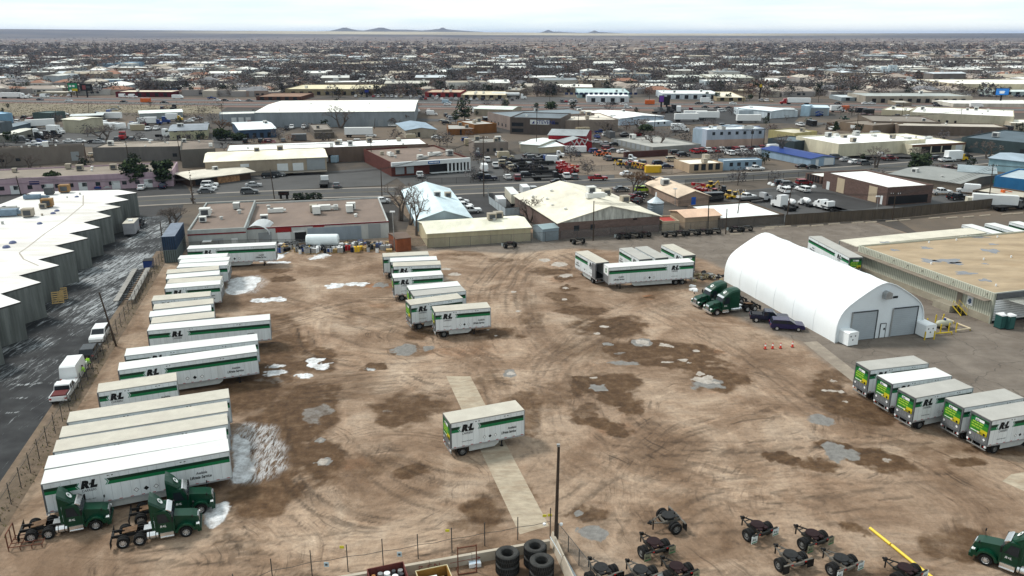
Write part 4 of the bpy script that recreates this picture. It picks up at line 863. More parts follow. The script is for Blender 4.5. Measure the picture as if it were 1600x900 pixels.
v=[q for r in rows for q in r]; n=len(pr); f=[(i*n+j,(i+1)*n+j,(i+1)*n+j+1,i*n+j+1) for i in range(nb*4) for j in range(n-1)]
sh.add(v,f,FAB); sh.build('tent_shell',tent,smooth=True)
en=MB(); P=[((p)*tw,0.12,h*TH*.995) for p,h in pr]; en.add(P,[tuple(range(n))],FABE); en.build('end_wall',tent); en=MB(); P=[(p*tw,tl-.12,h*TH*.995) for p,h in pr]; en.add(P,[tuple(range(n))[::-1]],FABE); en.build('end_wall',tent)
hem=MB()
for i in range(n-1):
    a=Vector((pr[i][0]*tw,-.03,pr[i][1]*TH)); b=Vector((pr[i+1][0]*tw,-.03,pr[i+1][1]*TH)); hem.cyl(a,b,.07,None,6,FAB)
hem.build('edge_hem',tent)
for k in range(1,nb):
    sm=MB(); r=rows[k*4]
    for j in range(n-1): sm.cyl(r[j],r[j+1],.035,None,5,M('tent_seam',(.80,.83,.84),.6))
    sm.build('seam',tent)
for x0,x1 in ((2.5,6.6),(9.4,13.6)):
    d=MB(); d.box(x0,x1,.0,.1,.05,4.3,ROLL)
    for k in range(14): d.box(x0,x1,-.015,0,.3*k+.1,.3*k+.115,M('door_slat_line',(.22,.25,.27)))
    dd=d.build('roller_door',tent); e=MB(); e.box(x0-.14,x0,-.06,.1,0,4.45,STEEL); e.box(x1,x1+.14,-.06,.1,0,4.45,GRYT); e.box(x0,x1,-.06,.1,4.3,4.45,GRYT); e.build('door_frame',dd)
d=MB(); d.box(7.55,8.45,.03,.1,.05,2.2,FABE); 
for q in ((7.5,7.55,0,2.25),(8.45,8.5,0,2.25)): d.box(q[0],q[1],-.02,.1,q[2],q[3],BLK)
d.box(7.55,8.45,-.02,.1,2.2,2.25,BLK); d.box(8.1,8.35,.0,.03,1.2,1.5,BLK); d.build('side_door',tent)
d=MB(); d.prof([(7.1,6.2),(8.2,6.2),(8.2,7.05),(7.6,7.35),(7.1,7.05)],-.7,.1,STEEL); d.build('vent_hood',tent)
d=MB(); d.box(9.0,9.8,.02,.1,6.0,6.3,BLK); d.build('louvre',tent)
def heater(px,rz,label):
    c=G(*px); t=thing('heater_cabinet',label,'heater',(c[0],c[1],0),rz); b=MB(); b.box(-.9,.9,-1.25,1.25,.12,1.95,FAB,top=FAB); b.prof([(-.95,1.95),(.95,1.95),(.75,2.12),(-.75,2.12)],-1.28,1.28,FAB); b.build('cabinet',t)
    b=MB(); b.box(-.8,.8,-1.1,1.1,0,.12,CHS); b.build('base_frame',t)
    b=MB(); 
    for yy,zz in ((-.5,1.5),(.3,1.5),(-.1,.95)): b.add([(yy,-1.26,zz-.15),(yy+.15,-1.26,zz),(yy,-1.26,zz+.15),(yy-.15,-1.26,zz)],[(0,1,2,3)],GRYT)
    b.build('warning_sticker',t)
heater((1322,536),ta+.1,'white heater cabinet at the near left corner of the tent'); heater((1443,524),ta,'white heater cabinet at the right corner of the tent beside the yellow bollards')
# bollards with rails round a propane tank
YP=M('yellow_bollard_paint',(.55,.40,.03),.5,var=.12,sc=2); YF=M('kerb_cream_wood',(.55,.46,.32),.8,var=.1,sc=1)
z0=(1240,340); zc=lambda x,y:(z0[0]+x*.225,z0[1]+y*.225)
bl=[((923,755),'beside the tent wall'),((984,730),'behind the propane tank, left'),((1036,725),'behind the propane tank, right'),((1018,797),'in front of the propane tank, left'),((1076,788),'in front of the propane tank, right'),((1127,788),'at the corner of the cream rails'),((973,845),'at the front of the enclosure'),((908,850),'in front of the right heater cabinet')]
for (x,y),lb in bl:
    c=G(*zc(x,y)); m=MB(); m.cyl((0,0,0),(0,0,1.25),.10,None,10,YP); m.lathe([(.10,1.25),(.07,1.31),(0,1.33)],10,YP); tag(m.build('bollard',loc=(c[0],c[1],0)),'yellow steel bollard '+lb,'bollard','yellow bollards by the tent')
rl=[((1036,690),(1115,722)),((1140,735),(1228,770)),((1130,782),(1228,770)),((980,805),(1100,795))]
for i,(p,q) in enumerate(rl):
    a=Vector(G(*zc(*p),.35)); b=Vector(G(*zc(*q),.35)); m=MB(); m.cyl((a.x,a.y,.35),(b.x,b.y,.35),.11,None,8,YP if i==3 else YF); m.cyl((a.x,a.y,0),(a.x,a.y,.35),.07,None,6,YP); m.cyl((b.x,b.y,0),(b.x,b.y,.35),.07,None,6,YP)
    tag(m.build('guard_rail'),['cream guard rail behind the propane tank','cream guard rail on the right of the enclosure','cream guard rail along the front right of the enclosure','yellow guard rail in front of the propane tank'][i],'guard rail')
c=G(*zc(1025,768)); t=thing('propane_tank','dull olive propane tank lying inside the yellow bollards','gas tank',(c[0]+.3,c[1],0),ta)
m=MB(); OL=M('tank_olive_cream',(.42,.42,.33),.5,var=.12,sc=2); m.lathe([(0,-1.35),(.30,-1.28),(.46,-1.05),(.5,-.8),(.5,.8),(.46,1.05),(.30,1.28),(0,1.35)],18,OL,Matrix.Translation((0,0,.85))@Matrix.Rotation(math.pi/2,4,'Z'),axis='y'); m.build('tank',t,smooth=True)
m=MB(); m.box(-.9,-.7,-.35,.35,0,.5,CHS); m.box(.7,.9,-.35,.35,0,.5,CHS); m.build('saddle',t); m=MB(); m.cyl((0,0,1.3),(0,0,1.6),.2,None,10,M('cap_blue',(.03,.06,.2),.5)); m.build('valve_cap',t)
# ---------------------------------------------------------------- dock warehouse on the right
WH=4.9; C0=Vector(G(1554,458,WH)); C1=Vector(G(1342,383,WH)); d=(C1-C0); WLn=d.length; wa=math.atan2(d.y,d.x)
RIB=M('ribbed_cream_metal',(.50,.50,.41),.6,var=.06,sc=.5,dirt=.3,dcol=(.38,.37,.29)); RIBS=M('ribbed_cream_shadow_gap',(.27,.28,.23),.6,var=.1); BASEC=M('dock_concrete_base',(.30,.27,.21),.85,var=.15,sc=.6,dirt=.5,dcol=(.2,.17,.12)); CAN=M('canopy_brown_metal',(.21,.175,.14),.7,var=.2,sc=.8)
ROOFB=M('warehouse_gravel_roof',(.37,.285,.19),.95,var=.22,sc=.25,dirt=.9,dcol=(.27,.185,.105),stretch=(.6,1.5,1))
wh=thing('dock_warehouse','cream ribbed-metal warehouse with flat tan roof and long brown canopy, right of the tent','warehouse',(C0.x,C0.y,0),wa)
WD=95  # local: x along the long wall away from camera, -y into the building
m=MB(); m.box(0,WLn,-WD,0,0,WH-.3,RIB,top=ROOFB); m.build('wall',wh)
m=MB()
for a in ((0,WLn,-.16,.02),(0,WLn,-WD,-WD+.16),(0,.16,-WD+.16,-.16),(WLn-.16,WLn,-WD+.16,-.16)): m.box(*a,WH-.29,WH,RIB)
m.build('parapet',wh)
m=MB(); x=.25
while x<WLn-.2:
    m.box(x,x+.09,.021,.05,WH-1.1,WH-.03,RIBS); m.box(x,x+.09,.003,.04,1.15,WH-1.35,RIBS); x+=.42
m.build('wall_ribs',wh)
m=MB(); m.box(0,WLn,.0,.10,0,1.12,BASEC); m.build('concrete_base',wh)
m=MB(); m.box(.3,WLn,.05,1.35,WH-1.30,WH-1.20,CAN)
x=1.2
while x<WLn: m.cyl((x,1.2,WH-1.2),(x,.05,WH-.55),.035,None,5,RIBS); m.box(x-.05,x+.05,.02,.10,WH-.62,WH-.4,CAN); x+=3.3
m.build('canopy',wh)
m=MB(); pud=M('roof_puddle_stain',(.16,.16,.17),.25,var=.2,sc=.5)
for (x,y,rx,ry) in [(945,300,60,14),(1080,300,90,16),(920,210,35,9),(1370,230,60,14),(1190,385,70,12),(1330,435,45,10),(1290,135,60,7),(1385,185,30,6),(1330,320,22,5),(1130,318,50,10),(700,225,30,7),(640,172,40,6)]:
    c=G(1240+x*.225,340+y*.225,WH-.29); ax=rx*.225*c[1]/FP; P=[]
    ayw=abs(G(1240+x*.225,340+(y-ry)*.225,WH)[1]-G(1240+x*.225,340+(y+ry)*.225,WH)[1])/2
    for i in range(22):
        a=2*math.pi*i/22; k=1+.25*math.sin(3*a+x)+.2*math.sin(5*a+y); P.append((c[0]+ax*k*math.cos(a),c[1]+ayw*k*math.sin(a)))
    Xi=(Matrix.Translation((C0.x,C0.y,0))@Matrix.Rotation(wa,4,'Z')).inverted()
    m.add([tuple(Xi@Vector((p[0],p[1],WH-.29))) for p in P],[tuple(range(22))],pud)
m.build('roof_puddle',wh)
m=MB()
for x,y in ((1130,155),(1415,135),(1320,290),(1510,273),(955,320),(1405,472),(940,172)):
    c=G(1240+x*.225,340+y*.225,WH-.2); q=Xi@Vector((c[0],c[1],0)); m.cyl((q.x,q.y,WH-.3),(q.x,q.y,WH+.05),.14,None,8,PLAC)
m.build('roof_vent',wh)
# personnel door, sign, stair with platform
dx=WLn*.20
m=MB(); m.box(dx-.5,dx+.5,.055,.10,1.15,3.1,CAN); m.build('door',wh)
m=MB(); m.box(dx-2.6,dx-1.5,.06,.10,1.7,3.2,PLAC); 
for (a,b,r) in ((-2.05,2.5,.3),(-2.2,2.2,.18),(-1.85,2.3,.2),(-2.0,2.0,.15)): m.lathe([(0,0),(r,0)],9,M('faded_blue_print',(.10,.14,.22)),XF((dx+a,.108,b),(-1,0,0),(0,0,1)))
m.build('wall_sign',wh)
m=MB(); m.box(dx-.3,dx+3.2,.11,2.0,0,1.12,BASEC); m.build('platform',wh)
m=MB()
for k in range(6):
    m.box(dx-.32-.3*(k+1),dx-.32-.3*k,.35,1.45,1.0-.17*k-.04,1.0-.17*k,CHS)
for yy in (.33,1.47):
    m.cyl((dx-.3,yy,1.1),(dx-2.2,yy,.05),.07,None,6,YP); m.cyl((dx-.3,yy,2.0),(dx-2.1,yy,1.0),.03,None,6,YP)
    for k in (0,.5,1): m.cyl((dx-.3-1.8*k,yy,1.1-k*1.0),(dx-.3-1.8*k,yy,2.0-k*1.0),.03,None,6,YP)
m.build('stair',wh)
# corner post, open truck bay with sloping canopy on the near end
m=MB(); m.box(-.25,.0,-.25,.1,0,WH-.02,RIBS); m.build('corner_post',wh)
m=MB(); m.box(-.35,-.02,-WD,-.3,WH-.95,WH-.05,FRM); m.build('fascia',wh)
m=MB(); m.add([(-.1,-1.5,WH-1.0),(-.1,-WD,WH-1.0),(-5.5,-WD,WH-1.6),(-5.5,-4.5,WH-1.6)],[(0,1,2,3),(3,2,1,0)],M('canopy_pale_sheet',(.55,.55,.5),.6,var=.15,sc=.4,dirt=.5)); m.build('bay_canopy',wh)
m=MB()
for k in range(9): m.box(-.12,-.04,-9.5,-.4,.4+k*.38,.4+k*.38+.31,PLAC)
m.box(-.03,-.005,-30,-.3,0,3.9,BLK); m.build('bay_slat_wall',wh)  # black sheet paints the darkness inside the open bay
m=MB(); m.box(-.2,0,-WD,-9.6,0,1.1,BASEC); m.build('bay_wall',wh)
# low canopy at the far corner
P=[G(*p,3.9) for p in [(1312,375),(1339,385),(1400,377),(1560,362),(1512,356),(1400,366)]]
m=MB(); m.X=Xi; m.ext(P,3.75,3.9,M('dock_canopy_cream',(.62,.58,.48),.7,var=.1,sc=.4,dirt=.5,dcol=(.4,.37,.3))); 
for p in P[:1]+P[5:]: m.cyl((p[0],p[1],0),(p[0],p[1],3.75),.1,None,6,STEEL)
m.X=None; m.build('dock_canopy',wh)
def toilet(px,lb):
    c=G(*px); t=thing('portable_toilet',lb,'toilet',(c[0],c[1],0),wa)
    g=M('toilet_dark_green',(.02,.07,.065),.5); m=MB(); m.box(-.6,.6,-.6,.6,.1,2.1,g); m.build('cabin',t); m=MB(); m.prof([(-.65,2.1),(.65,2.1),(.5,2.28),(-.5,2.28)],-.65,.65,PLAC); m.build('roof',t); m=MB(); m.box(-.63,-.6,-.4,.4,.2,1.95,M('toilet_door_green',(.03,.10,.09),.5)); m.build('door',t); m=MB(); m.box(-.6,.6,-.6,.6,0,.1,CHS); m.build('skid',t)
toilet((1562,512),'dark green portable toilet with pale roof at the near corner of the dock warehouse'); toilet((1574,513),'dark green portable toilet, right of its twin under the bay canopy')

# ---------------------------------------------------------------- saw-toothed warehouse on the left
SH=5.7
T_=[(213.75,301),(201,312),(188.75,323),(173.75,337.5),(156,355),(137.5,372),(116,392),(92.5,414.5),(64,441),(32.5,471.5)]
N_=[None,(177.5,306),(162.5,318.75),(150,331),(130,347.5),(107.5,364.5),(85,384),(59,405.5),(29,430.5),(0,459)]
tT=[Vector(G(*p,SH)) for p in T_]; tN=[None]+[Vector(G(*p,SH)) for p in N_[1:]]
stp=(tT[9]-tT[5])/4
for k in range(3): tN.append(tN[-1]+stp); tT.append(tT[-1]+stp)
poly=[tT[0]]
for i in range(1,len(tT)): poly+=[tN[i],tT[i]]
poly+=[tT[-1]+Vector((-45,-10)),Vector(G(-260,420,SH)),Vector(G(50,300,SH)),Vector(G(186,296.5,SH))]
SAWW=M('sawtooth_panel_wall',(.135,.145,.138),.85,var=.35,sc=.9,dirt=.8,dcol=(.035,.038,.035),stretch=(1.6,1.6,.12)); SAWF=M('sawtooth_panel_joint',(.19,.20,.175),.8,var=.25,sc=1,stretch=(2,2,.2)); SAWR=M('sawtooth_membrane_roof',(.72,.71,.69),.8,var=.09,sc=.25,dirt=.85,dcol=(.42,.37,.30),stretch=(.3,1.2,1))
sw=thing('sawtooth_warehouse','low white-roofed warehouse with a stepped zigzag wall of grey green panels at left','warehouse',(tT[0].x,tT[0].y,0)); O=Matrix.Translation((-tT[0].x,-tT[0].y,0))
m=MB(); m.X=O; m.ext([(p.x,p.y) for p in poly],0,SH-.25,SAWW); m.X=None; m.build('wall',sw)
m=MB(); m.X=O; m.ext([(p.x,p.y) for p in poly],SH-.25,SH,M('roof_edge_dark',(.05,.05,.05),.6),top=SAWR); m.X=None; m.build('roof',sw)
m=MB(); m.X=O
for i in range(len(tT)-1):
    a,b=tT[i],tN[i+1]; dd=(b-a); L0=dd.length; dd.normalize(); nn=Vector((dd.y,-dd.x)); nn=nn if nn.y<0 else -nn; q=0
    while q<L0:
        p=a+dd*q; Xm=XF((p.x+nn.x*.0,p.y+nn.y*.0,0),(dd.x,dd.y,0),(-nn.x,-nn.y,0)); m.box(-.10,.10,-.14,.05,0,SH-.26,SAWF,X=O@Xm); q+=1.25
    b2=tT[i+1]; a2=tN[i+1]
m.X=None; m.build('panel_joints',sw)
m=MB(); m.X=O; seam=[(130,305),(130,320),(100,345),(70,365),(42,387),(30,395),(37,405),(60,415)]; P=[Vector(G(*p,SH+.015)) for p in seam]
for i in range(len(P)-1):
    a,b=P[i],P[i+1]; n_=Vector((-(b-a).y,(b-a).x)).normalized()*.12; m.add([(a.x-n_.x,a.y-n_.y,SH+.012),(b.x-n_.x,b.y-n_.y,SH+.012),(b.x+n_.x,b.y+n_.y,SH+.012),(a.x+n_.x,a.y+n_.y,SH+.012)],[(0,1,2,3)],M('tar_seam',(.36,.32,.27),.9))
m.X=None; m.build('roof_seam',sw)
HV={}
def hvac(parent,x,y,z,kind,s=1.,rz=0.,O=(0,0)):
    m=MB(); m.X=Matrix.Translation((x-O[0],y-O[1],z))@Matrix.Rotation(rz,4,'Z')@Matrix.Scale(s,4)
    g=M('hvac_grey',(.42,.42,.40),.55,var=.15,sc=1); w=M('hvac_white',(.66,.66,.63),.55,var=.1,sc=1); bl_=M('hvac_blue',(.16,.22,.28),.6,var=.2,sc=1); br=M('hvac_rust',(.26,.15,.06),.7,var=.3,sc=1); tn=M('hvac_tan',(.34,.30,.24),.7,var=.15,sc=1); dk=M('hvac_dark',(.07,.075,.08),.6,var=.2)
    c={'g':g,'w':w,'b':bl_,'r':br,'t':tn,'d':dk}[kind[0]]
    if len(kind)>1 and kind[1]=='v': m.cyl((0,0,0),(0,0,.5),.25,None,10,c); m.cyl((0,0,.5),(0,0,.62),.4,.15,10,c)
    elif len(kind)>1 and kind[1]=='d': m.lathe([(.55,0),(.5,.2),(.3,.36),(0,.42)],12,M('skylight_dome',(.10,.12,.22),.3))
    elif len(kind)>1 and kind[1]=='l': m.box(-1.6,1.6,-.55,.55,.15,.95,c); m.box(1.6,2.1,-.3,.3,.3,.7,c); m.cyl((-.8,0,.95),(-.8,0,1.05),.38,None,10,dk)
    else:
        m.box(-.75,.75,-.6,.6,.2,1.25,c); m.box(-.78,.78,-.63,.63,1.25,1.32,w if c is g else c); m.box(-.5,.5,-.64,-.6,.35,1.1,dk); m.box(-.6,.6,-.45,.45,0,.2,dk)
    nm={'v':'roof_vent','d':'roof_dome'}.get(kind[1] if len(kind)>1 else '','air_conditioner')
    return m.build(nm,parent)
for x,y,k,s in [(51,311,'bl',1.1),(67,310,'bl',.7),(78,304,'d',1.3),(102,301,'r',1.5),(75,324,'r',1.5),(68,326,'t',.9),(45,339,'t',1.4),(8,338,'bl',1.6),(24,337,'tl',.9),(62,350,'dd',1),(89,330,'dd',1),(83,334,'dd',1),(120,308,'dd',.9),(20,380,'dd',1.2),(10,387,'dd',1.2),(125,304,'gv',.8),(66,337,'tv',.8),(4,350,'gv',1),(105,309,'gv',.6),(14,329,'gl',1)]:
    c=G(x,y,SH); hvac(sw,c[0],c[1],SH,k,s,.25,(tT[0].x,tT[0].y))
# ---------------------------------------------------------------- fences
LINKM=M('chain_link_wire',(.20,.21,.21),.5,metal=.3,var=.1,alpha=.26); POST=M('fence_post_grey',(.06,.06,.058),.6,metal=.3,var=.2,sc=2)
def fence(name,label,pts,h,step,mesh=LINKM,post=POST,r=.04,extra=0,world=False,top=True):
    P=[Vector(p if world else G(*p)) for p in pts]; t=thing(name,label,'fence',(P[0].x,P[0].y,0)); o=P[0]
    mm=MB(); rr=MB(); np_=0
    for a,b in zip(P[:-1],P[1:]):
        L0=(b-a).length; k=max(1,round(L0/step))
        for i in range(k+(b is P[-1])):
            q=a+(b-a)*i/k-o
            if np_<98: m=MB(); m.cyl((q.x,q.y,0),(q.x,q.y,h+extra),r,None,6,post); m.build('post',t); np_+=1
        A_,B_=a-o,b-o
        if mesh: mm.add([(A_.x,A_.y,.03),(B_.x,B_.y,.03),(B_.x,B_.y,h),(A_.x,A_.y,h)],[(0,1,2,3)],mesh)
        if top: rr.cyl((A_.x,A_.y,h),(B_.x,B_.y,h),.028,None,5,post)
        if extra:
            for e in (.4,.8): rr.cyl((A_.x,A_.y,h+extra*e),(B_.x,B_.y,h+extra*e),.012,None,4,post)
    if mesh: mm.build('mesh_panel',t)
    if rr.v: rr.build('top_rail',t)
    return t
fence('chain_link_fence','long chain-link fence between the dark alley and the trailer yard',[UV(-30.15,52),UV(-30.15,171)],1.9,2.9,extra=.45,world=True)
BACKP=[UV(-30.2,171),UV(7,158.8)]
fence('chain_link_fence','chain-link fence at the back of the yard behind the pallets and barrels',[(286,395),(400,390),(616,391),(640,389),(668,389)],2.2,3.2)
fence('chain_link_fence','chain-link fence along the cream shed',[(670,388.7),(830,380),(874,376)],2.2,4)
fence('chain_link_fence','chain-link fence before the brown block wall and the tan hut',[(876,376),(1028,366),(1128,358.5),(1226,352.5)],2.2,3.6)
SLM=M('fence_slats_brown',(.085,.068,.052),.8,var=.25,sc=.6,stretch=(3,3,.3))
fence('slatted_fence','brown slatted fence along the back of the asphalt lot',[(1226,352.5),(1395,342),(1548,326)],2.6,3.,mesh=SLM,post=M('slat_post',(.05,.042,.035),.7),top=True)
fence('slatted_fence','grey mesh fence behind the dock warehouse, right of the brown slatted one',[(1548,326),(1700,316)],2.2,4.,mesh=M('mesh_dark',(.05,.045,.04),.8,alpha=.5))
# foreground low wall, fence posts with one sagging wire
WLm=M('barrier_concrete_wall',(.42,.37,.30),.85,var=.12,sc=.8,dirt=.5,dcol=(.30,.24,.17))
a=Vector(G(540,898,.9)); b=Vector(G(858,842,.9)); dd=(b-a).normalized(); a0=a-dd*22; t=thing('retaining_wall','low concrete wall with fence posts above the tyre yard at the bottom','wall',(a0.x,a0.y,0),math.atan2(dd.y,dd.x)); Lw=(b-a0).length
x=0; i=0
while x<Lw-.1: m=MB(); e=min(Lw,x+3.6); m.box(x+.02,e-.02,-.3,0,-.2,.9+.01*(i%2),WLm); m.build('wall_panel',t); x+=3.6; i+=1
RGF=M('red_spray_paint',(.35,.05,.05),.7)
m=MB()
def gline(m,pts,w=.05):
    for p,q in zip(pts[:-1],pts[1:]):
        d_=Vector((q[0]-p[0],0,q[1]-p[1])); n_=Vector((-d_.z,0,d_.x)).normalized()*w/2; m.add([(p[0]-n_.x,-.306,p[1]-n_.z),(q[0]-n_.x,-.306,q[1]-n_.z),(q[0]+n_.x,-.306,q[1]+n_.z),(p[0]+n_.x,-.306,p[1]+n_.z)],[(0,1,2,3),(3,2,1,0)],RGF)
g0=Lw-11.4
for pts in [[(g0+2.6,.45),(g0+5.2,.5)],[(g0+4.8,.35),(g0+5.2,.5),(g0+4.85,.66)],[(g0,.2),(g0,.7),(g0+.3,.6),(g0,.42)],[(g0+1.3,.2),(g0+1.3,.7),(g0+1.7,.2),(g0+1.7,.7)],[(g0+.75,.2),(g0+.75,.65),(g0+1.05,.65)]]: gline(m,pts)
m.build('spray_paint_marks',t)
fp=thing('wire_fence','tall thin posts with one sagging wire along the bottom edge of the yard','fence',(a0.x,a0.y,0)); o=Vector((a0.x,a0.y,0)); wires=MB(); prev=None
for (xt,yt,xb_,yb_) in [(300,925,306,975),(361,897,368,940),(421,873,427,918),(481,860,488,905),(538.5,851,544,897),(595,842,599,889),(651,834.6,653.5,877),(704.4,825,706.3,866.7),(757,816.8,757.5,857),(808.4,808,809,847.7),(856.6,793.8,859.5,844)]:
    bb=G(xb_,yb_-4,.0); h=HGT(yt,xb_,yb_-4); m=MB(); m.cyl((bb[0]-o.x,bb[1]-o.y,0),(bb[0]-o.x,bb[1]-o.y,h),.045,None,6,POST); m.build('post',fp)
    q=Vector((bb[0]-o.x,bb[1]-o.y,h*.56))
    if prev is not None:
        mid=(prev+q)/2-Vector((0,0,.10)); wires.cyl(prev,mid,.022,None,5,POST); wires.cyl(mid,q,.022,None,5,POST)
    prev=q
wires.build('wire',fp)
m=MB()
for x,y,z,c in ((534,855,1.9,YP),(699,829,1.9,YP),(851,806,1.6,YP),(859,805,1.6,YP)):
    q=G(x,y,z); m.box(q[0]-o.x-.18,q[0]-o.x+.18,q[1]-o.y-.02,q[1]-o.y+.02,z-.12,z+.12,M('tag_yellow',(.62,.55,.05),.6))
for x,y,z in ((510,882,1.0),(624,866,1.0)):
    q=G(x,y,z); m.box(q[0]-o.x-.2,q[0]-o.x+.2,q[1]-o.y-.02,q[1]-o.y+.02,z-.22,z+.22,M('sign_pale_blue',(.45,.55,.6),.6)); m.box(q[0]-o.x-.1,q[0]-o.x+.1,q[1]-o.y-.03,q[1]-o.y-.021,z-.1,z+.08,GRYT)
m.build('hanging_tag',fp)
# leaning slabs beyond the corner
c0=Vector(G(862,838,.9)); 
for i,(p,q,mt,lb) in enumerate([((858,846),(884,905),WLm,'pale concrete slab wall running down from the corner post'),((868,848),(902,906),M('sheet_white_blue',(.55,.62,.66),.4,var=.1,sc=1),'white metal sheets leaning along the corner wall')]):
    A_=Vector(G(*p)); B_=Vector(G(*q)); d_=(B_-A_).normalized(); B_=A_+d_*14; t2=thing('slab_wall' if i==0 else 'metal_sheet',lb,'wall' if i==0 else 'sheet metal',(A_.x,A_.y,0),math.atan2(d_.y,d_.x))
    for k in range(4):
        m=MB(); hh=1.0 if i==0 else .75; m.prof([(0,0),(0,0)],0,0,mt) if False else None
        x0,x1=k*3.5+.03,k*3.5+3.44; y0=.0; m.add([(x0,y0,0),(x1,y0,0),(x1,y0+.12,0),(x0,y0+.12,0),(x0,y0+(.25 if i==0 else -.55),hh),(x1,y0+(.25 if i==0 else -.55),hh),(x1,y0+(.37 if i==0 else -.5),hh),(x0,y0+(.37 if i==0 else -.5),hh)],[(0,1,5,4),(1,2,6,5),(2,3,7,6),(3,0,4,7),(4,5,6,7),(3,2,1,0)],mt); m.build('slab' if i==0 else 'sheet',t2)
fence('chain_link_fence','sagging chain-link fence dropping away from the corner post',[(872,842),(922,906)],1.6,2.0,mesh=LINKM)
# big tyre stacks
def tyre_stack(px,n,lb,r=.95):
    c=G(*px); t=thing('tyre_stack',lb,'tyre stack',(c[0],c[1],0))
    for k in range(n):
        m=MB(); z=k*.98+.49; w=.46; m.lathe([(r*.52,-w*.8),(r*.62,-w*.95),(r*.88,-w),(r*.97,-w*.82),(r*.985,0),(r*.97,w*.82),(r*.88,w),(r*.62,w*.95),(r*.52,w*.8),(r*.50,0),(r*.52,-w*.8)],32,M('tyre_sidewall',(.042,.042,.04),.85,var=.35,sc=4),Matrix.Translation((0,0,z)))
        for i in range(32):
            a=2*math.pi*i/32; 
            for s in (-1,1): m.box(r*.95,r*1.02,-.045,.045,z-.33 if s<0 else z+.04,z-.04 if s<0 else z+.33,TYRE,X=Matrix.Rotation(a+(.1 if s>0 else 0),4,'Z'))
        m.build('tyre',t)
tyre_stack((793,893),2,'two-high stack of big worn tyres, leftmost of three',.98); tyre_stack((836,882),2,'two-high stack of big tyres at the back, against the concrete wall'); tyre_stack((846,905),2,'two-high stack of big tyres nearest the camera',1.0)
# skip, yellow-edged box, rusty frame, rack
RST=M('rusty_steel',(.13,.05,.03),.8,var=.35,sc=3); SKI=M('skip_maroon',(.12,.035,.03),.7,var=.3,sc=2)
def obox(px0,px1,z,dep,wall,mat,name,label,cat,fill=None):
    A_=Vector(G(*px0,z)); B_=Vector(G(*px1,z)); d_=(B_-A_); L0=d_.length; t=thing(name,label,cat,(A_.x,A_.y,0),math.atan2(d_.y,d_.x)); w=.06
    m=MB(); m.box(0,L0,-dep,-dep+w,0,wall,mat); m.box(0,L0,-w,0,0,wall,mat); m.box(0,w,-dep+w,-w,0,wall,mat); m.box(L0-w,L0,-dep+w,-w,0,wall,mat); m.box(w,L0-w,-dep+w,-w,0,.08,CHS); m.build('bin_shell',t)
    return t,L0
t,L0=obox((573,889),(630,877),1.5,2.0,1.5,SKI,'scrap_skip','dark maroon scrap skip full of round drums behind the low wall','skip')
for i in range(11):
    m=MB(); x=.4+(i%5)*(L0-.8)/4; y=-.5-(i//5)*.6; r=.16+.05*(i%3); cc=[M('drum_copper',(.35,.17,.06),.4),STEEL,PLAC,GRYT,STEEL,DOORG][i%6]; m.cyl((x,y,.1),(x+.04,y,1.12+.08*(i%2)),r,None,12,cc); m.build('drum',t)
t,L0=obox((650,893),(698,883),1.0,1.8,1.0,M('box_ochre',(.25,.13,.03),.7,var=.2,sc=2),'open_crate','open ochre box with a pale rim between the skip and the rusty frame','crate')
m=MB(); CRM=M('rim_cream',(.6,.55,.35),.7)
m.box(-.04,L0+.04,-.0,.05,.95,1.05,CRM); m.box(-.04,L0+.04,-1.85,-1.8,.95,1.05,CRM); m.box(-.05,.0,-1.8,0,.95,1.05,CRM); m.box(L0,L0+.05,-1.8,0,.95,1.05,CRM); m.build('rim',t)
m=MB(); m.box(.5,L0-.4,-1.5,-.6,.08,.5,M('cut_timber',(.55,.42,.2),.8,var=.2,sc=3)); m.box(.8,1.6,-1.2,-.4,.5,.6,PLAC); m.build('scrap_timber',t)
t=thing('rusty_frame','rusty upright steel frame standing beside the pale panel near the tyres','frame',(*G(716,899),0),math.radians(14)); m=MB(); hF=HGT(855,716,899)
for x in (0,1.55): m.box(x-.04,x+.04,-.04,.04,0,hF,RST)
for z in (.08,hF*.5 if False else hF-.1): m.box(.04,1.51,-.035,.035,z-.04,z+.04,RST)
for x in (0,1.55): m.box(x-.03,x+.03,.04,.9,.02,.08,RST); m.cyl((x,.85,.05),(x,.0,.9),.03,None,6,RST)
m.build('frame_bars',t)
c=G(742,884); m=MB(); m.box(-.5,.5,-.25,.25,0,.35,PLAC); m.box(-.45,.45,-.2,.2,.35,.38,M('panel_blue_white',(.5,.6,.7),.5)); tag(m.build('white_bin',loc=(c[0],c[1],0),rz=.2),'small white box on the dirt inside the rusty frame','box')
t=thing('steel_rack','rusty low steel rack with a tall end at the left edge behind the tractor','rack',(*G(14,862),0),math.radians(14)); m=MB()
for y in (0,.6,1.2,1.8): m.box(0,2.6,y-.03,y+.03,.35,.41,RST)
for x in (0,.9,1.8,2.6): m.box(x-.03,x+.03,-.03,1.83,.29,.35,RST); [m.box(x-.03,x+.03,y-.03,y+.03,0,.29,RST) for y in (0,1.8)]
for y in (0,.9,1.8): m.box(-.04,.04,y-.04,y+.04,.3,1.7,RST)
m.box(-.04,.04,0,1.8,1.65,1.72,RST); m.build('rack_frame',t)
# yellow pipe on the ground
a=Vector(G(1359,827)); b=Vector(G(1425,880)); c=Vector(G(1470,915)); t=thing('yellow_pole','long bright yellow pole lying on the dirt, broken into two lengths','pole',(a.x,a.y,0))
YB=M('bright_yellow_plastic',(.72,.52,.03),.4,var=.06); 
for p,q in ((a,a+(b-a)*.50),(a+(b-a)*.51+Vector((.05,-.06)),b),(b,c)): m=MB(); m.cyl((p.x-a.x,p.y-a.y,.14),(q.x-a.x,q.y-a.y,.14),.13,None,10,YB); m.build('pole_length',t)
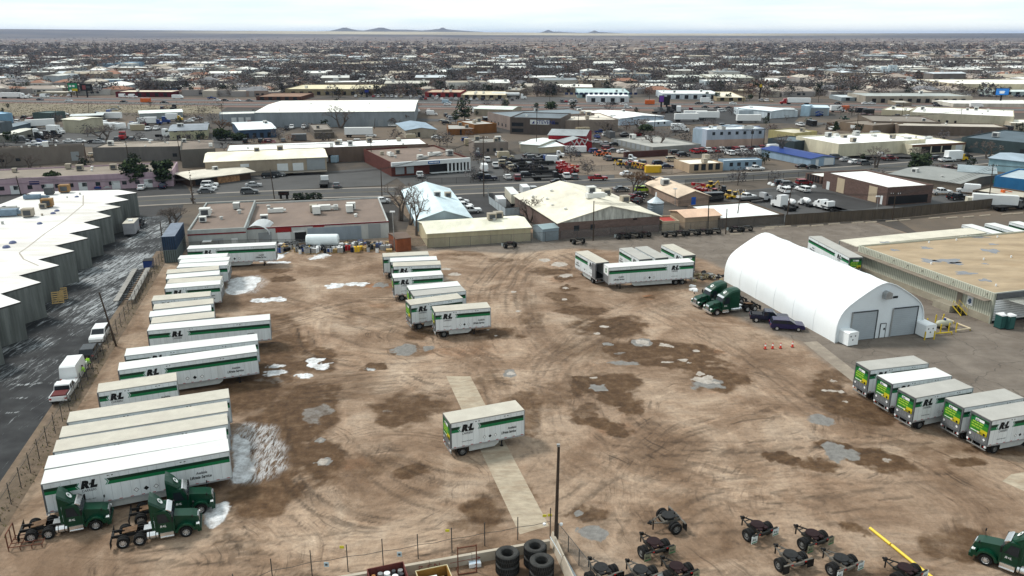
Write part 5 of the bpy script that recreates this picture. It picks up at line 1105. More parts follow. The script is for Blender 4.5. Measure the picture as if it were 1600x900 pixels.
# snow-bound rubbish heap near the tent
mH=[M('rubble_tan',(.34,.27,.16),.9,var=.3,sc=3),M('rubble_grey',(.3,.29,.27),.9,var=.3,sc=3),CHS]
t=thing('debris_pile','heap of tan rubble and scrap between the white trailers and the tent','debris',(*G(1106,434),0))
for k in range(3):
    m=MB()
    for i in range(26):
        x,y=random.gauss(0,1.5),random.gauss(0,.9); s=random.uniform(.12,.45); z=max(0,.55-.18*abs(x))*random.random(); m.box(-s,s,-s*.6,s*.6,0,s*.8,mH[k],X=Matrix.Translation((x,y,z))@Matrix.Rotation(random.uniform(0,3),4,'Z')@Matrix.Rotation(random.uniform(-.5,.5),4,'X'))
    m.build('rubble',t)
# cones
CR=M('cone_red_orange',(.62,.05,.03),.5); 
for (x,y),lb in zip([(1195.5,545.5),(1207,545),(1219.5,544.5),(1238,542.5)],['leftmost','second from left','third from left','rightmost, a little apart']):
    c=G(x,y); t=thing('traffic_cone','red traffic cone with white collar before the dark cars, %s'%lb,'traffic cone',(c[0],c[1],0),0,'red cones in a row'); m=MB(); m.box(-.2,.2,-.2,.2,0,.05,CHS); m.build('base',t); m=MB(); m.cyl((0,0,.05),(0,0,.9),.17,.04,12,CR); m.build('cone_body',t); m=MB(); m.cyl((0,0,.48),(0,0,.70),.115,.08,12,PLAC); m.build('collar',t)
c=G(1083,452); m=MB()
for i in range(5):
    a=Vector((random.uniform(-.3,.3),random.uniform(-1.2,1.2))); m.box(-.35,.35,-.5,.5,0,.18+.05*i%3,PLAC,X=Matrix.Translation((a.x,a.y,0))@Matrix.Rotation(i,4,'Z'))
tag(m.build('snow_clump',loc=(c[0],c[1],0)),'small broken white clumps on the dirt left of the two tractors','snow')
# ---------------------------------------------------------------- cars and lorries
CARC={'white':(.74,.75,.75),'silver':(.38,.39,.40),'black':(.012,.013,.015),'grey':(.10,.105,.11),'red':(.28,.012,.015),'darkred':(.12,.008,.012),'blue':(.02,.05,.18),'navy':(.008,.012,.035),'purple':(.018,.014,.06),'green':(.02,.10,.05),'tan':(.38,.32,.22),'yellow':(.65,.40,.02),'orange':(.60,.12,.02),'teal':(.10,.22,.24)}
def CM(c): return M('car_paint_'+c,CARC[c],.25,var=.04,coat=.5)
def car_parts(kind,c,load=None):
    p=CM(c); B={}
    def mb(n): B.setdefault(n,[]).append(MB()); return B[n][-1]
    Lc,Wc={'sedan':(4.6,1.8),'suv':(4.8,1.92),'pickup':(5.8,1.98),'van':(5.9,2.05),'minivan':(5.,1.95),'bus':(7.5,2.2)}[kind]; h=Lc/2; w=Wc/2; r=.34 if kind in('sedan','minivan') else .40
    b=mb('body')
    if kind=='sedan':
        b.prof([(-h,.35),(-h,.85),(-h+.15,.95),(-1.35,1.0),(1.0,.98),(h-.25,.80),(h,.62),(h,.3)],-w,w,p); g=[(-1.55,.98),(-.95,1.38),(.45,1.40),(1.15,.98)]; rf=[(-.98,1.37),(-.85,1.45),(.35,1.46),(.48,1.39)]
    elif kind in('suv','minivan'):
        z=1.75 if kind=='suv' else 1.65
        b.prof([(-h,.4),(-h+.02,1.02),(-h+.1,1.08),(1.05,1.08),(h-.25,.98),(h,.78),(h,.35)],-w,w,p); g=[(-h+.08,1.06),(-h+.35,z-.08),(.35,z-.08),(1.15,1.06)]; rf=[(-h+.33,z-.09),(-h+.45,z),(.22,z),(.38,z-.09)]
    elif kind=='pickup':
        b.prof([(-h,.5),(-h,.62),(h,.62),(h,.42)],-w,w,CHS); b.prof([(-.95,.55),(-.95,1.12),(1.15,1.12),(h-.2,1.08),(h,.95),(h,.45)],-w,w,p)
        for s in (-1,1): b.box(-h,-.95,s*w-.07 if s>0 else -w,w if s>0 else -w+.07,.55,1.18,p)
        b.box(-h,-h+.06,-w+.07,w-.07,.55,1.18,p); b.box(-h+.06,-.95,-w+.07,w-.07,.62,.66,CHS)
        g=[(-.92,1.10),(-.80,1.72),(.55,1.72),(1.20,1.10)]; rf=[(-.83,1.70),(-.75,1.82),(.45,1.82),(.58,1.71)]
    elif kind=='van':
        b.prof([(-h,.45),(-h,1.35),(1.2,1.35),(1.75,1.15),(h-.1,1.0),(h,.8),(h,.4)],-w,w,p); b.prof([(-h,1.35),(-h+.05,2.45),(-h+.3,2.6),(1.0,2.6),(1.2,2.3),(1.25,1.35)],-w,w,p,taper=(1.4,2.6,.10)); g=[(1.0,1.36),(1.05,2.3),(1.15,2.32),(1.78,1.36)]; rf=None
    else:
        b.prof([(-h,.5),(-h,2.7),(2.3,2.7),(2.7,2.1),(h,1.5),(h,.5)],-w,w,p); g=[(2.0,1.4),(2.05,2.4),(2.5,2.35),(3.0,1.6)]; rf=None
    gl=mb('glass'); gl.prof(g,-w*.93,w*.93,GLASS,taper=(1.0,1.8,.10) if kind!='van' else (1.4,2.6,.10))
    if rf: rr=mb('roof'); rr.prof(rf,-w*.90,w*.90,p,taper=(1.3,1.9,.04)); [rr.cyl((g[a][0]*.99,s*w*.93,g[a][1]),(g[a2][0]*.99,s*w*.86,g[a2][1]),.045,None,4,p) for s in (-1,1) for a,a2 in ((0,1),(3,2))]; [rr.box(x-.04,x+.04,s*w*.90-.03,s*w*.90+.03,1.0,rf[0][1],p) for s in (-1,1) for x in (-.1,)]
    for s in (-1,1):
        for x in (-h+.95,h-.95): m=mb('wheel'); m.cyl((x,s*(w-.2),r),(x,s*(w+.01),r),r,None,14,TYRE); m.cyl((x,s*(w+.005),r),(x,s*(w+.02),r),r*.6,None,10,RIM)
        m=mb('headlight'); m.box(h-.12,h+.01,min(s*w*.6,s*w*.95),max(s*w*.6,s*w*.95),.68,.82,PLAC); m=mb('tail_lamp'); m.box(-h-.012,-h+.02,min(s*w*.72,s*w*.97),max(s*w*.72,s*w*.97),.8,1.0,REDL)
    if load: m=mb('cargo'); m.box(-h+.3,-1.1,-w+.2,w-.2,.66,1.25,load)
    return B
def merge(lst):
    m=MB()
    for q in lst:
        o=len(m.v); m.v+=q.v; mp_=[m.mi(x) for x in q.mats]; m.f+=[tuple(i+o for i in f) for f in q.f]; m.m+=[mp_[k] for k in q.m]
    return m
def near_car(kind,c,px,rz,name,label,load=None,pt=None):
    q=pt or G(*px); t=thing(name,label,{'sedan':'car','suv':'car','minivan':'car','pickup':'pickup truck','van':'van'}[kind],(q[0],q[1],0),rz)
    for n_,l in car_parts(kind,c,load).items():
        for m in l: m.build({'glass':'windows'}.get(n_,n_),t)
    return t
fd=math.radians(104)
near_car('suv','white',(157,529),fd+math.pi,'parked_car','white estate car with dark windows facing the camera beside the fence')
near_car('suv','black',(143,556),fd,'parked_car','black boxy off-roader between the white car and the white van')
near_car('van','white',(119,588),fd,'parked_van','white high-roof van beside the two people in hi-vis')
near_car('pickup','white',(103,618),fd,'pickup_truck','white pickup truck with red load in its bed behind the white van',load=M('load_dark_red',(.10,.02,.02),.7))
near_car('pickup','navy',(1201,502),math.radians(-12),'pickup_truck','dark navy pickup truck parked against the tent',load=M('bed_cover_dark',(.02,.02,.025),.5))
near_car('minivan','purple',(1229,514),math.radians(-10),'parked_car','dark purple compact car in front of the navy pickup')
# enclosed cargo trailer and its vehicle in the alley
q=G(207,365); t=thing('cargo_trailer','grey enclosed cargo trailer hitched in the icy alley beside the saw-tooth building','trailer',(q[0],q[1],0),fd)
CTM=M('cargo_trailer_grey',(.30,.30,.32),.5,var=.1,sc=.8,dirt=.4); m=MB(); m.box(-2.8,2.6,-1.15,1.15,.5,2.9,CTM); m.build('body',t); m=MB(); m.box(-2.85,2.65,-1.18,1.18,2.9,2.97,ROOFC); m.build('roof',t)
m=MB(); m.box(-.6,.4,-.4,.4,2.97,3.2,PLAC); m.build('roof_vent',t)
for s in (-1,1):
    for x in (-.6,.4): m=MB(); m.cyl((x,s*.95,.36),(x,s*1.2,.36),.36,None,14,TYRE); m.build('wheel',t)
m=MB(); m.cyl((2.6,-.6,.5),(3.8,0,.5),.06,None,5,CHS); m.cyl((2.6,.6,.5),(3.8,0,.5),.06,None,5,CHS); m.build('drawbar',t)
near_car('pickup','black',(214,350),fd,'pickup_truck','dark pickup truck in front of the grey cargo trailer in the alley',pt=(q[0]-1.9,q[1]+7.2))
# two people in hi-vis
HIV=M('hi_vis_lime',(.42,.85,.05),.7,var=.1,sc=4); TRS=M('dark_trousers',(.03,.035,.05),.85,var=.2,sc=5); SKN=M('skin_tone',(.42,.26,.18),.6); HAT=M('dark_hair',(.02,.016,.012),.8)
def person(px,rz,label,pose):
    q=G(*px); t=thing('person',label,'person',(q[0],q[1],0),rz)
    lean=pose.get('lean',0); A_=pose.get('arm',.2)
    V=[(0,0,.98),(0.0+lean*.2,0,1.2),(lean*.5,0,1.42),(lean*.6,0,1.52),(lean*.68+.02,0,1.62),(lean*.68+.03,0,1.74)]
    E_=[(0,1),(1,2),(2,3),(3,4),(4,5)]; Rr=[.16,.17,.15,.065,.10,.085]
    for s in (-1,1):
        b0=len(V); st_=pose.get('stride',.12)*s
        V+=[(0,s*.10,.92),(st_*.6,s*.12,.50),(st_,s*.13,.10),(st_+.16,s*.14,.05)]; Rr+=[.11,.075,.055,.045]; E_+=[(0,b0),(b0,b0+1),(b0+1,b0+2),(b0+2,b0+3)]
        b0=len(V); V+=[(lean*.5,s*.22,1.40),(lean*.5+A_*.4,s*.28,1.15),(lean*.5+A_*1.3,s*.24,.98),(lean*.5+A_*1.5,s*.23,.93)]; Rr+=[.075,.052,.04,.04]; E_+=[(2,b0),(b0,b0+1),(b0+1,b0+2),(b0+2,b0+3)]
    me_=bpy.data.meshes.new('body'); me_.from_pydata(V,E_,[]); me_.skin_vertices or me_.attributes; o=bpy.data.objects.new('body_tmp',me_); S.collection.objects.link(o)
    md=o.modifiers.new('skin','SKIN'); sb=o.modifiers.new('s','SUBSURF'); sb.levels=sb.render_levels=2
    for i,r in enumerate(Rr): me_.skin_vertices[0].data[i].radius=(r,r)
    me_.skin_vertices[0].data[0].use_root=True
    dg=bpy.context.evaluated_depsgraph_get(); dg.update(); m2=bpy.data.meshes.new_from_object(o.evaluated_get(dg)); bpy.data.objects.remove(o)
    m2.materials.clear(); [m2.materials.append(x) for x in (HIV,TRS,SKN)]
    for p in m2.polygons: z=p.center.z; p.material_index=1 if z<.93 and abs(p.center.y)<.22 else (2 if z>1.56 or (z<.99 and abs(p.center.y)>.2) else 0); p.use_smooth=True
    link('body',m2,t)
    m=MB(); hx,hz=V[4][0],V[4][2]; m.lathe([(0,-.02),(.115,-.0),(.112,.06),(.07,.12),(0,.14)],14,HIV if pose.get('hat') else HAT,Matrix.Translation((hx-.01,0,hz+.06))); m.build('hard_hat' if pose.get('hat') else 'hair',t)
    m=MB(); m.lathe([(.185,1.0),(.19,1.08),(.185,1.16)],14,STEEL,Matrix.Translation((lean*.15,0,0))); m.build('reflective_band',t)
if True:
    person((134,590),math.radians(200),'person in lime hi-vis jacket and dark trousers standing beside the white van',{'lean':.25,'arm':.25})
    person((141,577),math.radians(150),'person in lime hi-vis leaning into the gap between black car and white van',{'lean':.5,'arm':.35,'stride':.2})
# container, bin, loading ramp, pallets by the alley
def container(px,L0,W0,H0,rz,c,label,name='shipping_container'):
    q=G(*px); t=thing(name,label,'container',(q[0],q[1],0),rz); mt=M('container_'+c,CARC.get(c,(.3,.3,.3)) if not isinstance(c,tuple) else c,.55,var=.15,sc=1,dirt=.3); m=MB(); m.box(-L0/2,L0/2,-W0/2,W0/2,.1,H0,mt,top=M('container_roof_grey',(.22,.25,.30),.6,var=.2,sc=.6)); m.build('body',t)
    m=MB(); k=-L0/2+.3
    while k<L0/2: 
        for s in (-1,1): m.box(k,k+.15,s*W0/2-.02,s*W0/2+.03,.2,H0-.15,mt)
        k+=.45
    k=-W0/2+.2
    while k<W0/2: m.box(-L0/2-.03,-L0/2+.01,k,k+.08,.2,H0-.1,CHS); k+=.4
    m.build('corrugation',t)
CARC['contblue']=(.02,.045,.09)
CARC['contgrey']=(.12,.15,.15); qn=G(268,411); qq=(qn[0]-math.sin(fd-math.pi/2)*6.1,qn[1]+6.1*math.cos(fd-math.pi/2))
def cont2(z0,z1,c,lb):
    t=thing('shipping_container',lb,'container',(qq[0],qq[1],0),fd); mt=M('container_'+c,CARC[c],.55,var=.15,sc=1,dirt=.3); m=MB(); m.box(-6.05,6.05,-1.22,1.22,z0,z1,mt,top=M('container_roof_grey',(.16,.19,.24),.6,var=.2,sc=.6)); m.build('body',t); m=MB(); k=-5.9
    while k<5.8: m.box(k,k+.15,-1.25,1.25,z0+.1,z1-.15,mt); k+=.45
    k=-1.0
    while k<1.1: m.box(-6.08,-6.04,k,k+.08,z0+.1,z1-.1,CHS); k+=.4
    m.build('corrugation',t)
cont2(.1,2.6,'contgrey','grey shipping container under the dark blue one at the alley corner'); cont2(2.62,5.3,'contblue','dark blue shipping container stacked on a grey one at the alley corner')
q=G(233,417); t=thing('waste_bin','blue waste bin by the fence in the alley','bin',(q[0],q[1],0),fd); m=MB(); m.box(-1,1,-.8,.8,.1,1.4,CM('blue')); m.build('bin_body',t); m=MB(); m.box(-1.03,1.03,-.85,.85,1.4,1.48,CHS); m.build('lid',t)
a=Vector(G(194,476)); b=Vector(G(222,425)); t=thing('flatbed_trailer','empty low flatbed trailer with open deck lying along the fence in the alley','trailer',(*((a+b)/2),0),math.atan2((b-a).y,(b-a).x)); L0=(b-a).length
m=MB(); FB=M('deck_worn_grey',(.27,.26,.24),.8,var=.2,sc=1)
for s in (-1,1): m.box(-L0/2,L0/2,s*1.15-.42,s*1.15+.42,.62,.78,FB)
k=-L0/2+.5
while k<L0/2: m.box(k,k+.2,-.73,.73,.6,.7,CHS); k+=1.3
m.build('deck',t)
for x in (-2,-.9):
    for s in (-1,1): m=MB(); m.cyl((x,s*.95,.36),(x,s*1.25,.36),.36,None,12,TYRE); m.build('wheel',t)
PAL=M('pallet_wood',(.42,.29,.13),.85,var=.25,sc=3)
for px,r,lb in (((97,468),1.25,'tan wooden pallet leaning against the green grey panels'),((91,474),1.1,'second tan wooden pallet leaning at the panel corner')):
    q=G(*px); t=thing('pallet',lb,'pallet',(q[0],q[1],0),.4); m=MB(); X=Matrix.Rotation(r,4,'X')
    for i in range(6): m.box(-.9,.9,i*.36,i*.36+.2,.0,.03,PAL,X=X)
    for x in (-.85,0,.8): m.box(x,x+.08,0,2.0,-.1,-.002,PAL,X=X)
    m.build('boards',t)
# ---------------------------------------------------------------- buildings: roof corners measured in the photograph at their own height
OCC=[]
WM={}
def wmat(h,k=''):
    if k=='brick':
        key='brick_'+h
        if key in MC: return MC[key]
        m=M(key,srgb(h),.9,var=.25,sc=1.2,dirt=.5,dcol=tuple(c*.6 for c in srgb(h)),stretch=(1,1,3)); return m
    return M('wall_'+h,tuple(c*.86 for c in srgb(h)),.85,var=.14,sc=.5,dirt=.6,dcol=tuple(c*.5 for c in srgb(h)),stretch=(1,1,.3))
def rmat(h): return M('roofing_'+h,srgb(h),.8,var=.13,sc=.22,dirt=.85,dcol=tuple(c*.58 for c in srgb(h)),stretch=(1,.5,1))
WIN=M('window_dark',(.02,.025,.03),.15,var=.1); DW=M('door_white',(.58,.60,.60),.5,var=.06,sc=1); DT=M('door_tan',(.42,.34,.24),.6,var=.06,sc=1); DG=M('door_grey',(.25,.27,.28),.5,var=.06); DR=M('door_red',(.25,.02,.02),.5); DB=M('door_blue',(.02,.10,.45),.5); DK=M('opening_dark',(.015,.015,.016),.8)
FEAT={'w':('window',WIN),'d':('door',DW),'t':('door',DT),'g':('roller_door',DG),'r':('door',DR),'b':('door',DB),'k':('opening',DK)}
def feats(t,L0,h,fl,y=0.,X=None,sidew=None):
    def cl(z0,z1,band=False):
        if band: return (h+.02-(z1-z0)*min(1,h/4.6),h+.02) if z1>h-.7 else (z0,z1)
        z1=min(z1,h-.12); return (min(z0,z1-.35),z1)
    for f in fl:
        f=list(f)
        if f[0]=='row': f[5:7]=cl(*f[5:7])
        elif f[0]=='band': f[1:3]=cl(*f[1:3],True)
        elif f[0]=='panel': f[3:5]=cl(*f[3:5])
        elif f[0]=='awn': f[3]=min(f[3],h-.1)
        else: f[3:5]=cl(*f[3:5])
        if f[0]=='row':        # row of n windows
            _,n,u0,u1,wd,z0,z1=f[:7]; k=f[7] if len(f)>7 else 'w'
            for i in range(n):
                u=u0+(u1-u0)*(i+.5)/n; m=MB(); m.X=X; m.box(u*L0-wd/2,u*L0+wd/2,y-.06,y+.02,z0,z1,FEAT[k][1]); m.build(FEAT[k][0],t)
        elif f[0]=='band':
            _,z0,z1,mt=f; m=MB(); m.X=X; m.box(-.08,L0+.08,y-.10,y+.03,z0,z1,mt); m.build('wall_band',t)
        elif f[0]=='panel':
            _,u0,u1,z0,z1,mt=f[:6]; m=MB(); m.X=X; m.box(u0*L0,u1*L0,y-.05,y+.02,z0,z1,mt); m.build('wall_panel',t)
        elif f[0]=='awn':
            _,u0,u1,z,dp,mt=f; m=MB(); m.X=X; m.box(u0*L0,u1*L0,y-dp,y,z-.12,z,mt); m.build('awning',t)
        else:
            k,u0,u1,z0,z1=f; m=MB(); m.X=X; m.box(u0*L0,u1*L0,y-.06,y+.02,z0,z1,FEAT[k][1]); m.build(FEAT[k][0],t)
def frame_of(A,B,C,base,h=None):
    """A,B near roof corners, C a far corner, base a point at the wall's foot: origin, angle, length, depth, height"""
    h=h or max(2.2,HGT((A[1]+(B[1]-A[1])*((base[0]-A[0])/max(1,(B[0]-A[0])))),base[0],base[1]))
    a,b,c=(Vector(G(*p,h)) for p in (A,B,C)); d=b-a; L0=d.length; an=math.atan2(d.y,d.x); n=Vector((-d.y,d.x))/L0; dep=(c-a).dot(n)
    if dep<0: dep=max(4,-dep)
    return a,an,L0,dep,h
def bld(label,A,B,C,base,wall,roof,ft=(),units='',cat='building',name='building',par=.35,h=None,side=(),depth=None,fascia=None):
    if len(label.split())<5: label+=' beyond the motorway'
    a,an,L0,dep,h=frame_of(A,B,C,base,h); dep=depth or dep
    t=thing(name,label,cat,(a.x,a.y,0),an); wm=wall if not isinstance(wall,str) else wmat(wall); rm=roof if not isinstance(roof,str) else rmat(roof)
    m=MB(); m.box(0,L0,0,dep,-.3,h-par,wm,nobot=True,top=rm); m.build('wall',t)
    m=MB(); pm=fascia or wm; w=.3
    for q in ((0,L0,0,w),(0,L0,dep-w,dep),(0,w,w,dep-w),(L0-w,L0,w,dep-w)): m.box(*q,h-par+.001,h,pm)
    m.build('parapet',t)
    feats(t,L0,h,ft); 
    if side: feats(t,dep,h,side,X=Matrix.Translation((L0,0,0))@Matrix.Rotation(math.pi/2,4,'Z'))
    R=random.Random(int(A[0]*7+B[1]))
    for u in units: hvac(t,L0*R.uniform(.08,.92),dep*R.uniform(.15,.85),h-par,u if len(u)>1 else {'a':'w','b':'g','c':'t','v':'gv','l':'wl','k':'gl','d':'wv'}[u],R.uniform(.9,1.5),R.choice([0,math.pi/2]))
    n=Vector((-math.sin(an),math.cos(an))); c=a+Vector((math.cos(an),math.sin(an)))*L0/2+n*dep/2; OCC.append((c.x,c.y,math.hypot(L0,dep)/2*.85))
    return t
def gab(label,A,B,C,base,rise,wall,roof,ft=(),units='',name='building',cat='building',along=True,h=None,over=.4,gmat=None,side=(),depth=None):
    a,an,L0,dep,h=frame_of(A,B,C,base,h); dep=depth or dep
    t=thing(name,label,cat,(a.x,a.y,0),an); wm=wall if not isinstance(wall,str) else wmat(wall); rm=roof if not isinstance(roof,str) else rmat(roof)
    m=MB(); m.box(0,L0,0,dep,-.3,h,wm,nobot=True); m.build('wall',t)
    m=MB(); g=MB(); o=over; th=.12
    if along:   # ridge runs away from the viewer, gable faces us
        P=[(-o,h-rise*o/(L0/2)),(L0/2,h+rise),(L0+o,h-rise*o/(L0/2))]; Q=[(p[0],p[1]+th) for p in P[::-1]]
        m.prof(P+Q,-o,dep+o,rm); g.prof([(0,h),(L0,h),(L0/2,h+rise-.02)],0.0,dep,gmat or wm)
    else:
        P=[(-o,h-rise*o/(dep/2)),(dep/2,h+rise),(dep+o,h-rise*o/(dep/2))]; Q=[(p[0],p[1]+th) for p in P[::-1]]
        X=Matrix.Translation((0,0,0))@Matrix(((0,1,0,0),(1,0,0,0),(0,0,1,0),(0,0,0,1))); m.prof(P+Q,-o,L0+o,rm,X=X); g.prof([(0,h),(dep,h),(dep/2,h+rise-.02)],0,L0,gmat or wm,X=X)
    m.build('roof',t); g.build('gable_wall',t); feats(t,L0,h,ft)
    if side: feats(t,dep,h,side,X=Matrix.Translation((L0,0,0))@Matrix.Rotation(math.pi/2,4,'Z'))
    R=random.Random(int(A[0]*3+B[1]))
    for u in units:
        x,y=L0*R.uniform(.1,.9),dep*R.uniform(.2,.8); z=h+rise*(1-abs(x-L0/2)/(L0/2)) if along else h+rise*(1-abs(y-dep/2)/(dep/2)); hvac(t,x,y,z-.1,{'a':'w','b':'g','c':'t','v':'gv','l':'wl','k':'gl','d':'wv'}[u],R.uniform(.9,1.4),0)
    n=Vector((-math.sin(an),math.cos(an))); c=a+Vector((math.cos(an),math.sin(an)))*L0/2+n*dep/2; OCC.append((c.x,c.y,math.hypot(L0,dep)/2*.85)); return t
WR,CRF,GR,BR='F4F6F2','E2DCC8','8C8A84','7D6E64'
bld('long pink single-storey building with evergreens in front of it',(-40,281.5),(268.75,267.5),(285,252.5),(267.5,291),'B39CA6','857B70',[('row',14,.02,.98,1.2,1.2,2.3),('row',5,.10,.95,2.2,0,2.4,'d'),('panel',.26,.31,2.4,3.4,M('sign_dark_blue',(.03,.03,.10),.6)),('band',2.9,3.1,wmat('A08A96'))],'cccccvvvdd')
bld('grey brown block building with a white roller door behind the pink building',(-60,236),(130,226),(140,223.5),(136,252),'7A726A','857B70',[('g',.88,.95,.5,3.6),('row',3,.1,.5,1.4,1.5,2.5)],'ddddvva',side=[('panel',0,1,.1,4,wmat('6B4A3C','brick'))])
bld('long plain grey block building behind the pink building',(144,230.5),(281,228.5),(286,218.5),(160,252),'6E6B68','948A7E',[('row',1,.9,.96,1.5,1.2,2.4)],'ddddva')
bld('grey block building with brick end wall, left of the cream-roofed one',(281.5,234),(336,231.5),(350,216),(285,262),'67645F','7D7268',[],'aav',side=[('panel',0,1,.1,5.4,wmat('7A4A38','brick'))])
bld('very long bright white-roofed warehouse with brown block wall',(352,236),(669,224.5),(661,215),(600,250),'6F5F54',WR,[('row',3,.1,.9,1.5,1.5,2.5)],'accacvvvva')
gab('cream-roofed beige workshop with white roller doors and a loading dock',(320,253.5),(510,245.5),(506,231.5),(510,269),1.0,'A39684','EDE6D0',[('d',.58,.67,0,3.4),('d',.71,.80,0,3.4),('g',.83,.985,.9,4.6),('panel',.28,.35,2.8,3.8,DW),('awn',.5,.99,1.0,4.0,wmat('7C766C'))],'cc',along=False)
gab('low showroom with pale ribbed canopy roof and a rubble stone wall',(300,279.5),(391,268),(397,256),(316,290),.5,'4A3A30','CFC9BB',[('panel',.42,.80,0,2.6,M('rubble_stone',(.30,.17,.09),.9,var=.6,sc=1.8)),('w',.05,.35,.4,2.4)],'b',along=False,over=1.2)
t=bld('brick office with deep white fascia, white columns and a blue sign',(611,254),(732.5,246),(702.5,225),(612.5,276),wmat('56302A','brick'),BR,[('g',.05,.16,.6,2.8),('g',.19,.28,.6,2.8),('k',.48,.72,.4,3.4),('k',.72,.99,.4,3.4),('panel',.99,1.,.1,.5,M('sign_blue',(.02,.10,.28),.5)),('awn',.48,1.0,.5,2.0,DW)],'llakccvvb',par=.5,name='office_building')
a_,an_,L_,d_,h_=frame_of((611,254),(732.5,246),(702.5,225),(612.5,276))
for u in (.71,.76,.81,.86,.905,.95,.995): m=MB(); m.box(u*L_-.25,u*L_+.25,-1.1,-.7,0,h_-.6,DW); m.build('column',t)
m=MB(); m.box(L_*.45,L_*.60,-1.30,-1.22,h_-1.05,h_-.2,MC['sign_blue']); [m.box(L_*.465+.46*i,L_*.465+.46*i+.34,-1.33,-1.301,h_-.78,h_-.42,PLAC) for i in range(7)]; m.build('sign_board',t)
m=MB(); m.box(-.1,L_+.1,-1.2,-.0,h_-1.25,h_+.03,DW); m.build('fascia',t)
MARO=M('maroon_trim',(.14,.012,.018),.6); BRR='7F7066'
bld('brown gravel-roofed shop block whose white back wall faces the yard, right half',(384,357),(607,345.5),(585,308),(607.5,371),'B9BCBA',BRR,[('band',3.9,4.25,MARO),('r',.20,.31,2.4,3.6),('d',.21,.30,.1,2.5),('d',.32,.40,2.2,2.6),('g',.08,.17,.1,2.6),('g',.85,.94,.1,3.2),('panel',.42,.80,.1,3.0,wmat('8E9AA4')),('k',.33,.41,.1,2.3),('r',.46,.54,3.2,3.5)],'aabkcllavvd',name='shop_block')
bld('brown gravel-roofed shop block whose white back wall faces the yard, left half',(292.5,360),(383,355.5),(396,313),(330,388),'A5AAA8',BRR,[('band',3.5,3.75,MARO),('g',.42,.60,.1,2.6),('awn',.25,.40,2.4,1.5,DW),('d',.74,.85,.1,2.5)],'aavdbv',name='shop_block',h=4.6)
gab('pale blue metal gable building behind the cream shed',(651,344.5),(736,340.5),(695,295),(651,362),2.0,'8FA3AD','CFE0E6',[],'bc',gmat=wmat('A9BBC4'))
gab('cream metal shed along the back fence of the yard',(667.5,365.5),(829,355.5),(812,337.5),(667.5,387),.9,'BEB394','E9E6D2',[('row',9,.0,1.,.12,.1,3.0,'t')],'ccv',along=False,over=.25)
gab('large cream-roofed gable warehouse with weathered gable over a brown block wall',(872.5,348.5),(1031,337.5),(952,297),(873,374),3.0,wmat('6B5A54','brick'),'DCD6C4',[('w',.15,.20,1.6,2.8),('w',.31,.35,1.6,2.8),('k',.73,.77,3.2,4.4)],'acclddddd',gmat=M('weathered_metal_gable',(.42,.42,.38),.7,var=.5,sc=.8,stretch=(1.5,1.5,.3)))
gab('small blue grey lean-to shed between the cream shed and the big gable warehouse',(848,359),(873,356),(862,349),(852,377),.5,'8B99A2','8FA0A4',[],'',along=False,over=.1)
gab('tan gable hall with a bright blue door',(1060,308.5),(1109,306),(1060,284),(1061,322),1.5,'A38C7C','D6C2AC',[('b',.42,.56,0,2.6)],'b')
gab('small tan hut with pink roof beside the white-roofed shed',(1071,340),(1126,336.5),(1117.5,325),(1071,359),.7,'A8937C','DAB9A0',[],'',along=False,over=.3)
bld('white-roofed low shed in front of the parked cement mixers',(1126,341.5),(1226,334.5),(1162,315),(1127,357),'5F5349','EEF2F0',[],'')
bld('tiny cream hut with red roof between silo and tan hut',(1035,346),(1062,345),(1055,336),(1036,358),'B3A48C',M('red_roof_small',(.36,.05,.04),.7),[],'')
bld('pinkish-beige flat building with two arched windows',(1077.5,256.5),(1130,254),(1118,246),(1077.5,270),'B59F85','E8E2D4',[('row',4,.1,.95,1.6,.6,2.6)],'cc')
bld('low pale blue flat building right of the arched beige one',(1131,251),(1191,249),(1187,246),(1131,266),'8FA6B8','D5DEE2',[('row',4,.1,.9,1.2,1.2,2.4)],'')
t=bld('brown block building with bright white roof and two tan doors',(1387.5,293),(1459,288.5),(1286,268.5),(1384,322),wmat('5E4C46','brick'),'F0F0EC',[('row',6,.05,.9,2.2,.3,2.4,'k')],'',par=.4,name='block_warehouse')
a_,an_,L_,d_,h_=frame_of((1387.5,293),(1459,288.5),(1286,268.5),(1384,322))
feats(t,d_,h_,[('t',.24,.36,.2,4.2),('t',.74,.86,.2,4.2),('d',.07,.12,.1,2.4),('d',.92,.95,.1,2.4)],X=Matrix.Translation((0,d_,0))@Matrix.Rotation(-math.pi/2,4,'Z'))
bld('low brown annex on the left end of the white-roofed block building',(1259,270),(1284,276),(1286,268.5),(1262,282),wmat('5E4C46','brick'),'E8E8E0',[('row',5,.1,.9,.8,.2,2.4,'k')],'',depth=14)
t=bld('cream building with wide white roof, brown fascia and tall windows, left wing',(1311,225),(1412,221),(1400,206.5),(1311,242),'D5CDB4',WR,[('band',3.9,4.9,M('fascia_brown',(.16,.08,.05),.7)),('k',.02,.14,.3,3.6),('d',.17,.28,.1,3.2),('k',.5,.6,.3,3.6),('k',.72,.85,.3,3.8),('k',.9,.99,.1,3.6)],'bcacb')
bld('cream building with wide white roof and brown fascia, right wing',(1426,226.5),(1509,222.5),(1440,207),(1426,242),'D5CDB4',WR,[('band',4.1,5.1,MC['fascia_brown']),('row',3,.16,.75,4.2,.4,4.0,'k'),('d',.82,.95,.1,3.8)],'lbv')
bld('white-roofed cream rear block of the brown-fascia building, far left side',(1244,213),(1311,225),(1400,206),(1300,243),'D5CDB4',WR,[],'bbcc',depth=40)
gab('low pale blue building with dark blue roof beside the road',(1267.5,248),(1305,245.5),(1228,230),(1269,260),.7,'8FA6BA',M('royal_blue_roof',(.015,.045,.20),.5,var=.1),[('d',.55,.95,.1,2.6),('d',.2,.32,.1,2.2)],'')
